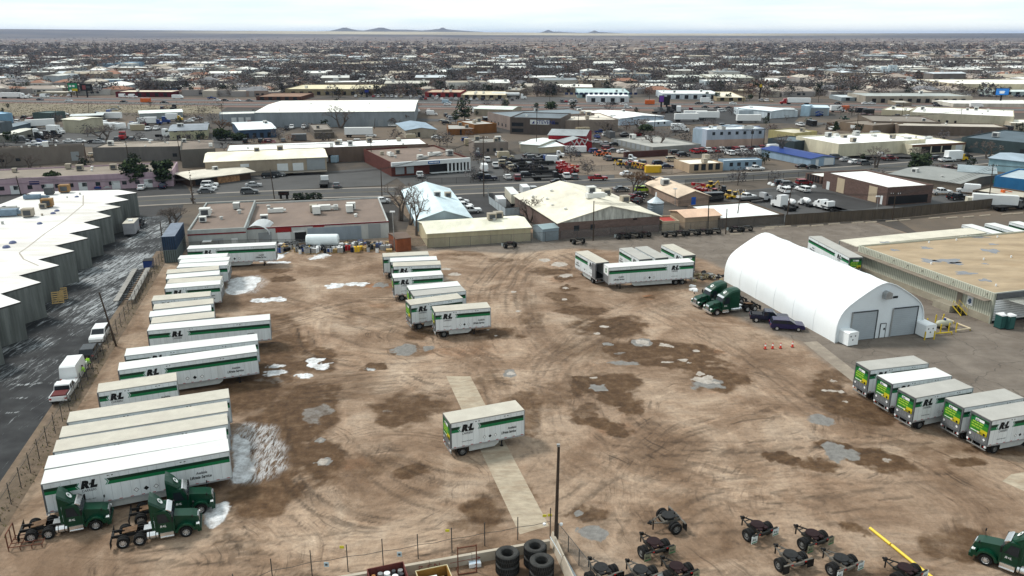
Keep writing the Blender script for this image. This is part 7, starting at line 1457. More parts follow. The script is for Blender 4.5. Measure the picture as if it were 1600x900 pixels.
for r in """darkred suv 5 303 13|at the far left in front of the pink building
white sedan 104 296 13|under the first evergreen before the pink building
blue sedan 156 295 103|left of the silver one before the pink building
silver sedan 171 294 103|right of the blue one before the pink building
white sedan 222 296 103|parked before the two evergreens of the pink building
navy sedan 255 294 103|under the right evergreen of the pink building
white suv 328 292 13|nearest the rubble stone wall
white sedan 326 297 13|middle one before the rubble stone wall
grey sedan 322 302 13|nearest the street before the rubble stone wall
grey suv 390 303 13|leaving the showroom car park
silver sedan 396 292 13|behind the grey estate at the showroom
black suv 421 278 13|in the shade left of the loading dock
grey suv 434 276 13|beside the black one left of the loading dock
white flatbed 507 290 100|facing the street below the loading dock
grey sedan 526 293 100|right of the white flatbed near the dock
white pickup 656 277 100|before the brick office
white sedan 597 317 13|parked at the end of the shop block
white pickup 774 262 95|in the lot right of the brick office
white sedan 793 280 103|at the street fence right of the brick office
navy pickup 762 282 13|at the railing right of the brick office
black pickup 752 279 13|behind the railing by the brick office
white sedan 719 318 13|back one of the three by the pale blue gable building
white suv 725 326 13|middle one of the three by the pale blue gable building
white pickup 734 333 13|front one of the three by the pale blue gable building
darkred suv 808 281 95|by the racks of black pipes
black suv 824 277 13|right of the dark red one by the pipe racks
black flatbed 853 281 13|with long dark bed before the red lifts
white pickup 885 279 95|right of the black flatbed
grey suv 897 280 95|right of the white pickup by the road
black sedan 872 287 13|driving on the main road
red pickup 934 282 13|driving on the main road
navy sedan 1010 281 13|driving behind the bare tree on the main road
lime suv 1005 300 13|beside the tan hall
black sedan 998 308 13|by the left wall of the tan hall
grey sedan 970 299 13|under the bare tree by the road
silver suv 832 300 103|left of the large gable warehouse
silver sedan 822 304 103|at the corner of the large gable warehouse
darkred sedan 990 312 30|among scrap beside the silo
black sedan 997 317 60|next to the silo
white pickup 1180 267 13|before the pale blue flat building
white sedan 932 224 13|in the lot right of the red shop, back one
silver pickup 947 228 13|in the lot right of the red shop, front one
black sedan 960 228 13|beside the silver pickup by the red shop
white van 1190 243 13|at the right end of the red pickup row
white sedan 1336 256 13|below the bare tree of the fascia building
grey suv 1351 258 13|right of the white one below the bare tree
black suv 1463 251 13|behind the round green tree
white pickup 1479 253 13|beside the yellow box truck
black suv 1508 247 13|right of the yellow box truck
black sedan 1507 231 95|left one before the dark green building
darkred sedan 1520 232 95|right one before the dark green building
black sedan 1254 263 5|before the blue-roofed building, left
black sedan 1269 264 5|before the blue-roofed building, right
black suv 1222 290 5|behind the boulders at the fenced lot
grey suv 1232 292 5|second behind the boulders
red suv 1256 289 10|behind the boulders near the brown annex
red mixer 1236 324 110|second truck in the mixer row
white mixer 1259 322 110|third truck of the mixer row
white mixer 1282 325 110|fourth truck of the mixer row
white flatbed 1297 330 110|fifth truck of the mixer row
white flatbed 1308 333 110|last truck of the mixer row by the fence
white semicab 1222 326 110|leftmost of the mixer row
white pickup 1470 304 5|right of the block building, by the brown fence
white van 1512 302 150|under the shelter at the right
black pickup 1495 312 20|in front of the shelter
white boxtrailer 1552 325 -20|beside the tall pole at the right
cream container 1525 322 -12|before the boat trailers at the right
orange lift 1572 311 10|under the open shelter
grey flatbed 1590 322 10|at the right end of the slatted fence
grey flatbed 1575 328 20|behind the mesh fence at the right
yellow digger 1110 294 190|behind the tan hall, its arm up
yellow digger 1139 309 170|left of the twin diggers behind the white shed
yellow digger 1148 311 170|right of the twin diggers behind the white shed
red lift 1089 299 20|beside the blue door hall
red lift 1100 300 60|second by the iron fence
red digger 1116 306 30|among the yellow diggers
black container 1114 314 10|beside the silo yard
white pickup 1166 312 30|at the front of the digger yard
silver flatbed 1178 316 20|right end of the digger yard
black digger 1130 302 40|dark one at the iron fence
yellow container 1020 270 5|like a barrier by the road
silver flatbed 972 252 -20|in the dirt lot
white pickup 985 256 -20|in the dirt lot
orange digger 945 242 10|at the back of the dirt lot
orange digger 936 244 40|behind the teal end of the red shop
yellow digger 969 259 30|left of the machinery line
black digger 983 264 10|in the machinery line
white flatbed 860 246 -10|nearest the small shed by the tall pole
white van 866 255 -15|behind the pipe racks
white boxtruck 848 234 -10|beside the red shop
white container 905 238 5|low against the red shop
white container 893 238 5|low against the red shop, left
yellow boxtruck 1493 252 10|by the round green tree
white boxtrailer 64 200 30|at the edge of the container yard
white boxtruck 88 209 -15|between the dark trucks and the cream shed
black semicab 58 219 20|front left of the truck yard
black semicab 72 217 20|second in the truck yard
black semicab 84 216 20|third in the truck yard
white semicab 56 214 20|with white fairing at the far left of the truck yard
white container 163 201 75|left of three white containers
white container 175 201 75|middle of three white containers
white container 187 202 75|right of three white containers
white container 210 201 80|alone behind the red cab
black container 178 186 0|dark box behind the white trailer
white boxtrailer 172 188 0|behind the three containers
red semicab 193 218 -80|in the middle of the truck yard
white pickup 232 204 -80|by the yellow house, left
white pickup 245 203 -80|by the yellow house, right
white semicab 258 214 -10|in front of the yellow house
white minivan 229 223 10|before the yellow house by the wall
black sedan 145 224 10|behind the long grey wall
silver sedan 155 224 10|behind the long grey wall, right
white sedan 125 223 10|behind the far left building
white sedan 108 223 10|behind the far left building, middle
white sedan 82 223 10|behind the far left building, left
white sedan 101 180 10|by the motorway slope at left
blue boxtruck 240 195 10|with blue cab beyond the yellow house
blue semicab 256 193 15|beyond the yellow house
white van 225 192 15|beyond the pickups
yellow boxtruck 273 189 10|beyond the yellow house, rightmost
white sedan 303 188 10|in the far yard right of the yellow cab
white sedan 296 191 10|in the far yard, second
grey sedan 310 186 10|in the far yard, third
white suv 456 201 -80|left of two before the huge grey warehouse
black pickup 448 203 -80|dark one before the huge grey warehouse
white pickup 475 201 -80|right of two before the huge grey warehouse
red pickup 457 195 -80|at the wall of the huge grey warehouse
red sedan 483 196 -80|behind the grey store
red sedan 527 197 5|under the big bare tree
white sedan 473 217 -80|before the dark low store
white sedan 682 217 5|right of the small gable building
white minivan 615 198 5|at the corner of the huge grey warehouse
white boxtrailer 561 214 5|with pale hull shape on its side, behind the white roof
white sedan 580 214 5|next to the box trailer
white sedan 699 164.5 -5|alone on the near carriageway
lblue van 698 162 -5|on the motorway at centre
white semi 24 154 -5|climbing the motorway at far left
white suv 45 153 -5|behind the climbing semi truck
white van 70 152.5 -5|on the motorway at left
navy sedan 63 157 -5|on the near carriageway at left
white sedan 108 158.5 -5|on the near carriageway, second at left
white van 193 152.5 -5|before the dark red building
white van 208 153 -5|before the dark red building, right
black sedan 194 160.5 -5|on the near carriageway under the dark red building
orange container 228 160 -5|low barrier on the motorway
black sedan 257 161.5 -5|right of the orange barrier
white bus 278 154.5 -5|on the frontage left of centre
blue pickup 331 155 -5|before the cream hall on the motorway
white sedan 340 158 -5|in traffic near the grey warehouse
black sedan 352 158 -5|in traffic, second near the grey warehouse
white sedan 371 158.5 -5|in traffic, third near the grey warehouse
grey sedan 390 158.5 -5|in traffic, fourth near the grey warehouse
white sedan 893 164.5 -5|left of the pair on the motorway
white sedan 940 164.5 -5|in front of the showroom
black suv 959 164 -5|passing the showroom
white sedan 974 164.5 -5|right of the black one at the showroom
white suv 981 169 -5|on the near carriageway by the showroom
orange container 1015 163 -5|barrier under the elevated sign
black sedan 1091 163 -5|before the white shopping unit
white boxtruck 1104 162 -5|before the white shopping unit
white sedan 1145 163 -5|right of the white shopping unit
black sedan 1102 169 -5|near carriageway, first of three
black sedan 1121 170 -5|near carriageway, second of three
black sedan 1139 170 -5|near carriageway, third of three
red semi 1240 163 175|on the motorway at right
black sedan 1309 163 -5|behind the red truck
white sedan 1352 163 -5|before the silver sheds
white sedan 1362 163 -5|before the silver sheds, second
red sedan 1401 163 -5|before the very wide grey roof
grey sedan 1403 167 -5|below the red one on the near carriageway
black sedan 1461 163 -5|near the wide grey roof
black suv 1465 167 -5|below another black one
white bus 1525 168 -5|right of the wide grey roof
navy sedan 1506 164 -5|left of the motorhome
white sedan 1546 163 -5|under the blue billboard
white tanker 780 152 0|left of two on the hill
white tanker 800 152.5 0|right of two on the hill
white semicab 815 155 0|right of the tank trailers
white boxtrailer 1072 190 0|front left of the box trailers
white boxtrailer 1086 185 0|behind the front left box trailer
white boxtrailer 1105 187 0|rightmost of the box trailer cluster
white boxtruck 1060 176 80|beside the dark semi cabs
black semicab 1045 176 40|in the truck park by the motorway
black semicab 1052 173 40|second dark cab in the truck park
darkred semicab 1078 178 0|in the truck park
grey semicab 1030 177 20|left in the truck park
white boxtrailer 1169 192 0|with blue letters beside the two-tone building
white boxtruck 1062 206 0|alone in the dark lot
white sedan 1033 196 0|right of the small white shed
white boxtrailer 1222 181 0|before the pale blue tower
blue lift 1282 181 0|before the light blue building
orange container 1318 172 0|among farm machines
green digger 1330 175 0|green machine right of the light blue building
green digger 1266 191 0|green machine in the front line
green digger 1320 187 0|green machine at the right of the line
white boxtruck 1308 175 0|behind the machines
black container 1345 176 0|dark machine heap, left
black container 1356 178 0|dark machine heap, right
blue lift 1278 182 30|second blue one
white sedan 1548 194 0|in the lot by the cream units, left
white sedan 1560 194 0|in the lot by the cream units, middle
white suv 1573 193 0|in the lot by the cream units, right""".split('\n'):
    a,w_=r.split('|'); c,k,x,y,an=a.split(); veh(k,c,float(x),float(y),float(an),w_)
for n_,(x0,y0,x1,y1,n,c,w_) in enumerate([(1085,239,1200,234,12,['red','red','white','red','white','black','red','white','darkred','black','red','white'],'in the tight row of red and white pickups'),(1140,242,1200,240,6,['white','silver','white','black','white','white'],'in the front row below the red pickups')]):
    for i in range(n): veh('pickup' if i%3 else 'suv',c[i],x0+(x1-x0)*i/(n-1),y0+(y1-y0)*i/(n-1),105,w_+', number %d from the left'%(i+1) if False else w_,'vehicles in the close rows behind the arched building')
pal=['white','silver','black','white','grey','red','white','navy','tan','silver']
for (x0,y0,x1,y1,n,w_) in [(556,151.5,690,153.5,20,'in the dealer row beyond the motorway, left'),(560,148.5,640,149.5,10,'in the back dealer row beyond the motorway'),(650,156,800,157,20,'in the dealer row before the strip malls'),(1340,136,1480,142,26,'in the big store car park'),(1350,141,1500,147,26,'in the big store car park'),(1330,132,1460,135,20,'in the big store car park'),(1500,150,1600,152,10,'in the lot under the billboard'),(870,160,900,160,5,'before the teal roofed building'),(15,150,130,151,12,'before the long flat roof at far left'),(1180,158,1205,159,4,'beside the tan row shop'),(400,134,440,135,6,'by the cream market hall'),(1545,146,1640,149,12,'in the lot behind the billboard')]:
    for i in range(n):
        if RNG.random()<.12: continue
        veh(RNG.choice(['sedan','suv','pickup','sedan']),pal[int(RNG.integers(10))],x0+(x1-x0)*i/(n-1)+RNG.uniform(-1,1),y0+(y1-y0)*i/(n-1),95,w_,'distant parked cars')
# ---------------------------------------------------------------- poles, signs, silo, boulders
WOOD=M('pole_wood',(.055,.04,.03),.9,var=.25,sc=2,stretch=(1,1,.2))
def pole(xt,yt,xb,yb,arm,lb,lamp=0,r=.15):
    b=G(xb,yb); h=HGT(yt,xb,yb); tp=G(xt,yt,h); t=thing('street_lamp' if lamp else 'utility_pole',lb,'lamp post' if lamp else 'utility pole',(b[0],b[1],0)); d=Vector((tp[0]-b[0],min(tp[1]-b[1],2),h))
    m=MB(); m.cyl((0,0,-.2),tuple(d),r,r*.65,8,WOOD if not lamp else STEEL); m.build('pole_shaft',t)
    for k in range(arm): m=MB(); z=d-Vector((0,0,.5+1.1*k)); m.cyl((z.x-1.2,z.y-.2,z.z),(z.x+1.2,z.y+.2,z.z),.07,None,4,WOOD); [m.cyl((z.x+q,z.y,z.z),(z.x+q,z.y,z.z+.3),.05,None,5,PLAC) for q in (-1.1,-.6,.6,1.1)]; m.build('crossarm',t)
    if lamp: m=MB(); m.box(d.x-.5,d.x+.5,d.y-.2,d.y+.2,h-.1,h+.15,PLAC); m.build('lamp_head',t)
    return t
t=pole(873,697,868,852,0,'tall dark brown pole standing at the foreground corner beside the tyre stacks',r=.17)
m=MB(); h=HGT(697,868,852); m.box(-.06,.2,-.12,.12,h-.02,h+.18,STEEL); m.build('pole_cap',t); m=MB(); [m.lathe([(0,-.14),(.14,-.06),(.14,.08),(0,.14)],10,PLAC,Matrix.Translation((x,-.1,2.2))) for x in (-1.0,.45)]; m.build('insulator',t)
pole(155,457,182,541,0,'dark leaning pole at the chain-link fence above the parked white car',r=.15)
for r in """25 275 34 309 0|before the pink building at far left
130 220 136 254 1|between the two long grey block buildings
196 221 202 254 1|against the plain grey block building
277 216 283 252 1|at the right end of the plain grey block building
250 347 257 400 0|dark one at the icy alley corner by the container
422 264 429 311 0|by the street before the cream-roofed workshop
595 262 597 312 0|between the shop block and the brick office
755 212 756 307 2|tall one at the street right of the brick office
579 216 581 255 1|before the brown wall of the white-roofed warehouse
839 167 838 236 1|thick one left of the red shop
928 314 927 376 0|before the brown block wall of the gable warehouse
1108 307 1106 359 0|before the tan hut
1136 326 1134 366 0|dark one at the back fence by the last dollies
1158 295 1151 346 1|by the white-roofed low shed
1237 292 1227 352 1|at the left end of the slatted fence
1400 300 1394 345 1|before the slatted fence, middle
1552 256 1544 324 2|tall one at the right end of the slatted fence
904 180 903 207 1|before the tan building
1024 180 1022 207 1|right of the small white shed
1176 202 1174 231 1|before the two-tone block building
1195 200 1193 229 1|at the right end of the two-tone block building
1162 137 1162 161 0|beside the motorway at the row shop
859 137 859 159 0|beside the motorway at the teal roof
1015 135 1015 161 0|beside the motorway left of the big sign
1341 177 1339 206 1|before the tan flat buildings
1412 160 1409 183 1|beyond the cream units
1503 170 1500 196 1|before the cream units
436 169 439 197 0|left one before the huge grey warehouse
484 170 486 196 0|right one before the huge grey warehouse
586 185 585 201 0|short one before the huge grey warehouse
437 215 439 241 0|by the white-roofed warehouse, left
640 140 640 163 0|beside the motorway at the car dealer
86 170 89 197 0|in the truck yard
107 171 110 196 0|in the truck yard, right one
138 160 139 179 0|in the open field
49 201 52 216 0|at the container shed
346 162 348 196 1|left of the huge grey warehouse
309 164 310 177 0|in the open field, right
1279 138 1279 160 0|beside the motorway at the white units
1408 148 1409 160 0|beside the motorway at the hut""".split('\n'):
    a,w_=r.split('|'); v=[float(q) for q in a.split()]; pole(*v[:4],int(v[4]),'slim wooden utility pole '+w_)
for a in [(613,331,617,392,'at the rusty shed behind the yard'),(1055,295,1055,321,'before the tan hall'),(1372,307,1370,331,'by the brown block building')]: pole(*a[:4],0,'grey lamp post with white head '+a[4],1,.1)
def billboard(x0,x1,yt,yb_,ybase,mat,lb,n=1,extra=None,back=0):
    b=G((x0+x1)/2,ybase); s=math.hypot(b[1],CH)/FP; h1=HGT(yt,(x0+x1)/2,ybase); h0=HGT(yb_,(x0+x1)/2,ybase); w=(x1-x0)*s; t=thing('billboard',lb,'sign',(b[0],b[1],0))
    m=MB(); m.box(-w/2,w/2,-.3,.3,h0,h1,CHS); m.box(-w/2+.3,w/2-.3,-.36,-.31,h0+.3,h1-.3,mat); m.build('sign_face',t); m=MB(); 
    for i in range(n): x=0 if n==1 else (-w*.3+w*.6*i/(n-1)); m.cyl((x,0,0),(x,0,h0),.45/n+.1,None,8,CHS)
    m.build('post',t)
    if extra: m=MB(); extra(m,w,h0,h1); m.build('sign_pattern',t)
HGN=M('highway_sign_green',(.01,.22,.10),.5,var=.05)
def ex1(m,w,a,b):
    for k in range(2): X=XF((-w/2+1,-.40,b-2.8-3.2*k),(1,0,0),(0,0,1)); [m.box(-w/2+1+2.3*i,-w/2+2.6+2.3*i,-.40,-.37,b-2.8-3.2*k,b-1.5-3.2*k,PLAC) for i in range(int((w-2)/2.4))]
    m.box(-w*.1,w*.45,-.41,-.37,a+.3,a+2,YP)
billboard(109,124,129.5,143,152,HGN,'green motorway direction sign with yellow strip, standing above the motorway',2,ex1)
def ex2(m,w,a,b): m.box(-w*.30,-w*.02,-.41,-.37,a+1,b-1,M('poster_dull_red',(.20,.05,.05),.5)); m.box(w*.05,w*.35,-.41,-.37,a+2,b-1.5,GRYT)
billboard(128,146,131,142,152,BLK,'black billboard with dull red picture beside the green motorway sign',1,ex2)
def ex3(m,w,a,b): m.box(-w*.25,w*.2,-.41,-.37,(a+b)/2,b-2,M('poster_pale',(.6,.75,.9),.5)); m.box(-w*.2,w*.15,-.42,-.38,a+1.2,a+2.8,PLAC)
billboard(1552,1573,137.5,149,162,M('poster_blue',(.03,.20,.60),.5),'bright blue billboard on a single dark post at the right beyond the motorway',1,ex3)
billboard(1029,1037,149,160,167,M('poster_purple',(.16,.05,.32),.5),'purple billboard panel beside its black twin above the motorway',1); billboard(1037,1046,151,164,168,BLK,'black billboard panel beside the purple one above the motorway',1)
billboard(570,577,140,145,152,M('poster_navy',(.02,.03,.2),.5),'small navy sign by the tan hall beyond the motorway'); billboard(1184,1189,131,137,158,M('poster_yellow',(.5,.35,.03),.5),'small yellow pole sign at the row shop beyond the motorway'); billboard(436,452,299,305,311,M('board_dark',(.03,.012,.01),.5),'dark board on a short post at the street before the shop block',2)
# showroom lettering, conical silo, white tower silos, dish
b=G(940,160); m=MB(); [m.box(b[0]-24+3.2*i,b[0]-24+3.2*i+2.1,b[1]-.4,b[1]-.2,4.9,6.3,M('showroom_letters',(.02,.03,.08))) for i in range(15)]; tag(m.build('sign_lettering'),'row of dark letters along the front of the white car showroom','sign')
q=G(1023,343); t=thing('grain_silo','round corrugated steel silo with a cone roof beside the tan hall','silo',(q[0],q[1],0)); hs=HGT(314,1023,341); SIL=M('silo_steel',(.22,.27,.31),.5,metal=.35,var=.15,sc=1,stretch=(1,1,4)); m=MB(); rr=12*math.hypot(q[1],CH)/FP; m.cyl((0,0,0),(0,0,hs),rr,None,24,SIL)
for k in range(8): m.lathe([(rr+.0,0),(rr+.06,.05),(rr,.1)],24,SIL,Matrix.Translation((0,0,hs*(k+.5)/8)))
m.build('silo_wall',t); m=MB(); m.cyl((0,0,hs),(0,0,hs+1.3),rr+.15,.25,24,M('silo_roof',(.50,.56,.60),.5,metal=.2)); m.cyl((0,0,hs+1.3),(0,0,hs+2.4),.2,.12,8,PLAC); m.build('silo_roof',t)
q=G(1386,120); t=thing('tower_silos','cluster of tall pale blue-white silos rising over the far trees','silo',(q[0],q[1],0)); sc=q[1]/FP; SW=M('tower_silo_white',(.58,.66,.70),.6,var=.06,sc=.05)
for i,x in enumerate((1377,1382,1388,1393,1397)): m=MB(); m.cyl(((x-1386)*sc,0,0),((x-1386)*sc,0,sc*(15+ (i>1)*2)),2.4*sc,None,12,SW); m.build('silo_tube',t)
m=MB(); m.box(-16*sc,-2*sc,-6,6,0,4*sc,SW); m.build('silo_base',t)
for i,(x,y) in enumerate([(1203,288),(1208,290),(1218,293),(1246,295),(1256,294),(1272,293),(1232,294)]):
    q=G(x,y); m=MB(); m.lathe([(0,.9),(.5,.75),(.8,.3),(.85,0)],7,PLAC,Matrix.Scale(random.uniform(.7,1.0),4)); tag(m.build('boulder',loc=(q[0],q[1],0)),'pale boulder in the line at the edge of the fenced lot','boulder','boulders along the lot')
for i,(x,y) in enumerate([(1205,355),(1226,354),(1255,353.5),(1277,352.5),(1303,350),(1340,348),(1361,347.5),(1393,345.5),(1413,344),(1460,341),(1487,340.5),(1513,339),(1539,337),(1573,335),(1590,334),(1150,366),(1200,358)]):
    q=G(x,y); m=MB(); m.prof([(-.25,0),(-.12,.2),(.12,.2),(.25,0)],-1.6,1.6,M('kerb_block_tan',(.42,.35,.27),.85,var=.1,sc=2),X=Matrix.Rotation(math.radians(108),4,'Z')); tag(m.build('wheel_stop',loc=(q[0],q[1],0)),'tan concrete wheel stop along the back fence','wheel stop','concrete wheel stops')
fence('iron_fence','black railing fence along the main road in front of the digger yard',[(1070,292),(1130,288),(1200,281.5),(1270,277)],2.0,5,mesh=M('rail_bars',(.02,.02,.02),.6,alpha=.35),post=CHS)
fence('iron_fence','black railing along the street right of the brick office',[(668,288),(780,285),(800,283)],1.8,4,mesh=MC['rail_bars'],post=CHS)
fence('iron_fence','dark railing at the left edge of the boulder lot',[(1200,285),(1225,290),(1284,292)],1.8,4,mesh=MC['rail_bars'],post=CHS)
fence('chain_link_fence','low fence round the dirt lot beside the arched building',[(878,272),(960,266),(1050,272)],1.8,5)
# ---------------------------------------------------------------- clutter behind the shop block
t=gab('small rusty orange-brown shed with grey top at the corner of the yard',(619,374),(642,371.5),(636,362),(620,394),.3,M('rust_shed',(.20,.065,.03),.8,var=.3,sc=.8),'6E5E54',[],'',name='shed',cat='shed',along=False,over=.1)
q=G(505,389); t=thing('storage_tank','long white cylindrical tank lying behind the shop block','tank',(q[0],q[1],0),math.radians(3)); m=MB(); lw=25*q[1]/FP*1.05; m.lathe([(0,-lw),(1.1,-lw+.1),(1.25,-lw+.3),(1.25,lw-.3),(1.1,lw-.1),(0,lw)],18,M('tank_white',(.72,.78,.79),.45,var=.05),Matrix.Translation((0,0,1.9))@Matrix.Rotation(math.pi/2,4,'Z'),axis='y'); m.build('tank_shell',t); m=MB(); [m.box(x-.2,x+.2,-.9,.9,0,1.0,CHS) for x in (-lw*.6,0,lw*.6)]; m.build('saddle',t)
q=G(407,379); t=thing('carport','white arched fabric carport open to the front behind the long trailer','carport',(q[0],q[1],0),math.radians(3)); ww=19*q[1]/FP*1.05; m=MB(); P=[(ww*math.cos(a),2.2+2.1*math.sin(a)) for a in [math.pi*i/10 for i in range(11)]]; 
v=[(x,-2.5,z) for x,z in P]+[(x,4,z) for x,z in P]; m.add(v,[(i,i+1,12+i,11+i) for i in range(10)]+[(11+i,12+i,i+1,i) for i in range(10)],FAB); m.build('canopy',t); m=MB(); [m.cyl((x,y,0),(x,y,1.6),.05,None,6,STEEL) for x in (-ww,ww) for y in (-2.4,0,3.9)]; m.build('leg',t); m=MB(); m.box(-ww*.8,ww*.8,-1.5,3,0,1.3,CHS); m.build('stored_load',t)
def clutter(kind,c):
    m=MB(); mt=M('clutter_'+c,CARC[c],.6,var=.2,sc=2)
    if kind=='drum': m.cyl((0,0,0),(0,0,.95),.32,None,12,mt); m.cyl((0,0,.95),(0,0,.99),.34,None,12,CHS if c!='black' else mt)
    elif kind=='tote': m.box(-.6,.6,-.5,.5,.15,1.15,mt); m.box(-.62,.62,-.52,.52,0,.15,PAL); m.cyl((0,0,1.15),(0,0,1.25),.15,None,8,CHS); [m.box(x-.02,x+.02,-.54,.54,.15,1.17,STEEL) for x in (-.6,0,.6)]
    elif kind=='crate': m.box(-.7,.7,-.5,.5,0,.12,PAL); m.box(-.6,.6,-.45,.45,.12,.8,mt)
    elif kind=='pallet_stack': [m.box(-.6,.6,-.5,.5,.14*i,.14*i+.09,PAL) for i in range(6)]
    return m.mesh(kind)
CK={}; KNN={'drum':('drum','drum'),'tote':('liquid_tote','tote'),'crate':('crate','crate'),'pallet_stack':('pallet_stack','pallets')}
RC=random.Random(5)
for i in range(120):
    x=RC.uniform(432,612); y=RC.uniform(383,395)+ (x<470)*1.5-(abs(x-505)<28)*0; 
    if 478<x<532: y=RC.uniform(391,396)
    k=RC.choice(['drum','drum','tote','crate','drum','pallet_stack','tote']); c=RC.choice(['white','white','white','black','navy','blue','silver','black','yellow','grey','red'] if k!='pallet_stack' else ['tan'])
    if c=='red' and RC.random()<.6: c='white'
    if (k,c) not in CK: CK[(k,c)]=clutter(k,c)
    q=G(x,y); o=link(KNN[k][0],CK[(k,c)],None,(q[0],q[1],0),RC.uniform(0,3)); tag(o,'%s %s in the clutter along the back fence behind the shop block'%(cn(c) if k!='pallet_stack' else 'brown wooden',k.replace('_',' ')),KNN[k][1],'clutter behind the shop block: %s %s'%(c,k.replace('_',' ')))
# containers in the fenced corner left of the big gable warehouse, pipe racks, scrap
for a in [('white','container',782,322,100,'inside the pale fenced corner, left'),('cream','boxtrailer',800,318,100,'inside the pale fenced corner, right'),('white','container',820,303,100,'behind the bare tree by the gable warehouse'),('silver','container',462+50,252,85,'left of two beside the loading dock'),('lblue','container',525,253,85,'right of two beside the loading dock')]: veh(a[1],a[0],a[2],a[3],a[4],a[5])
fence('sheet_fence','pale corrugated sheet fence in front of the parked containers',[(762,301),(764,318),(790,338),(812,336)],2.0,3,mesh=M('sheet_fence_pale',(.36,.40,.42),.7,var=.2,sc=1.5,stretch=(2,2,.2)))
for i,(x,y,w_) in enumerate([(812,263,'left'),(828,268,'second'),(845,272,'third'),(815,255,'back left'),(838,258,'back right')]):
    q=G(x,y); t=thing('pipe_rack','stack of black pipes on a rack in the lot by the tall pole, %s'%w_,'pipes',(q[0],q[1],0),math.radians(8)); m=MB()
    for k in range(10): m.cyl((-6,(k%5)*.5-1,.6+.5*(k//5)),(6,(k%5)*.5-1,.6+.5*(k//5)),.18,None,6,CHS)
    m.build('pipes',t); m=MB(); [m.box(z-.1,z+.1,-1.4,1.4,0,1.9 if i%2 else .5,CM('navy')) for z in (-4,0,4)]; m.build('rack',t)
for i in range(16): veh('lift',RC.choice(['red','red','orange','red']),RC.uniform(872,900),RC.uniform(262,274),RC.uniform(0,180),'in the cluster of red lifts by the road','red lifts by the road')
for i in range(8): veh('digger',RC.choice(['red','yellow','black','red']),985+i*4+RC.uniform(-1,1),261+i*.9,RC.uniform(0,60),'in the machinery line of the dirt lot','machines in the dirt lot')
# ---------------------------------------------------------------- overhead lines
def wires(ch,lb):
    P=[]
    for xt,yt,xb,yb in ch: h=HGT(yt,xb,yb); q=G(xb,yb); P.append(Vector((q[0],q[1],h-.4)))
    m=MB()
    for a,b in zip(P[:-1],P[1:]):
        for o in (-1.,0,1.):
            pr_=None
            for k in range(9):
                s=k/8; q=a+(b-a)*s-Vector((0,0,(b-a).length*.028*4*s*(1-s)))+Vector((0,o,0)); 
                if pr_ is not None: m.cyl(tuple(pr_),tuple(q),.035,None,3,CHS,cap=False)
                pr_=q
    tag(m.build('power_line'),lb,'power line')
wires([(-90,280,-85,312),(25,275,34,309),(422,264,429,311),(595,262,597,312),(755,212,756,307)],'overhead wires along the street from the pink building to the brick office')
wires([(928,314,927,376),(1108,307,1106,359),(1158,295,1151,346),(1237,292,1227,352),(1400,300,1394,345),(1552,256,1544,324),(1750,250,1740,316)],'overhead wires along the back fence to the tall pole at the right')
wires([(-40,222,-36,256),(130,220,136,254),(196,221,202,254),(277,216,283,252),(579,216,581,255)],'overhead wires behind the long grey block buildings')
wires([(904,180,903,207),(1024,180,1022,207),(1176,202,1174,231),(1195,200,1193,229),(1341,177,1339,206),(1503,170,1500,196)],'overhead wires past the two-tone block building')
# ---------------------------------------------------------------- trees
BARK=M('bare_bark',(.10,.082,.07),.95,var=.25,sc=1); TWIG=M('bare_twigs',(.15,.125,.11),.95,var=.3,sc=.5); TWIR=M('bare_twigs_russet',(.15,.09,.055),.95,var=.3,sc=.5)
def bare_tree(x,yb,yt,wpx,lb,seed,dens=1.,twig=TWIG,xo=0):
    R=random.Random(seed); b=G(x,yb); h=HGT(yt,x,yb); wr=wpx/2*math.hypot(b[1],CH)/FP; t=thing('bare_tree',lb,'tree',(b[0],b[1],0)); tr=MB(); tw=MB()
    def br(p,d,l,r,lev):
        e=p+d*l; (tr if lev<3 else tw).cyl(tuple(p),tuple(e),r,r*.62,5 if lev<2 else 3,BARK if lev<3 else twig,cap=False)
        if lev>=5: return
        n=R.choice([2,3,3]) if lev<4 else int(3*dens)+1
        for i in range(n):
            v=Vector((R.gauss(0,1),R.gauss(0,1),R.gauss(.25,.6))).normalized(); nd=(d*(1.0 if lev else 1.3)+v*.85).normalized(); q=p+d*l*R.uniform(.55,1.0); 
            nd.x*=1+.25*(wr/h*2-1)*.5; br(q,nd,l*R.uniform(.62,.82),max(r*.55,.024),lev+1)
    l0=h*.27
    for k in range(2 if wr>h*.35 else 1): br(Vector((k*.3,0,0)),Vector((R.uniform(-.25,.25)+(.35*k),R.uniform(-.2,.2),1)).normalized(),l0,h*.022+.06,0)
    # fit the crown to the measured size
    zs=max(v[2] for v in tw.v); xs=sorted(abs(v[0]) for v in tw.v)[int(len(tw.v)*.97)]; fz=h/zs; fx=wr/xs
    for m in (tr,tw): m.v=[(v[0]*fx,v[1]*fx,v[2]*fz) for v in m.v]
    tr.build('trunk',t); tw.build('crown',t); return t
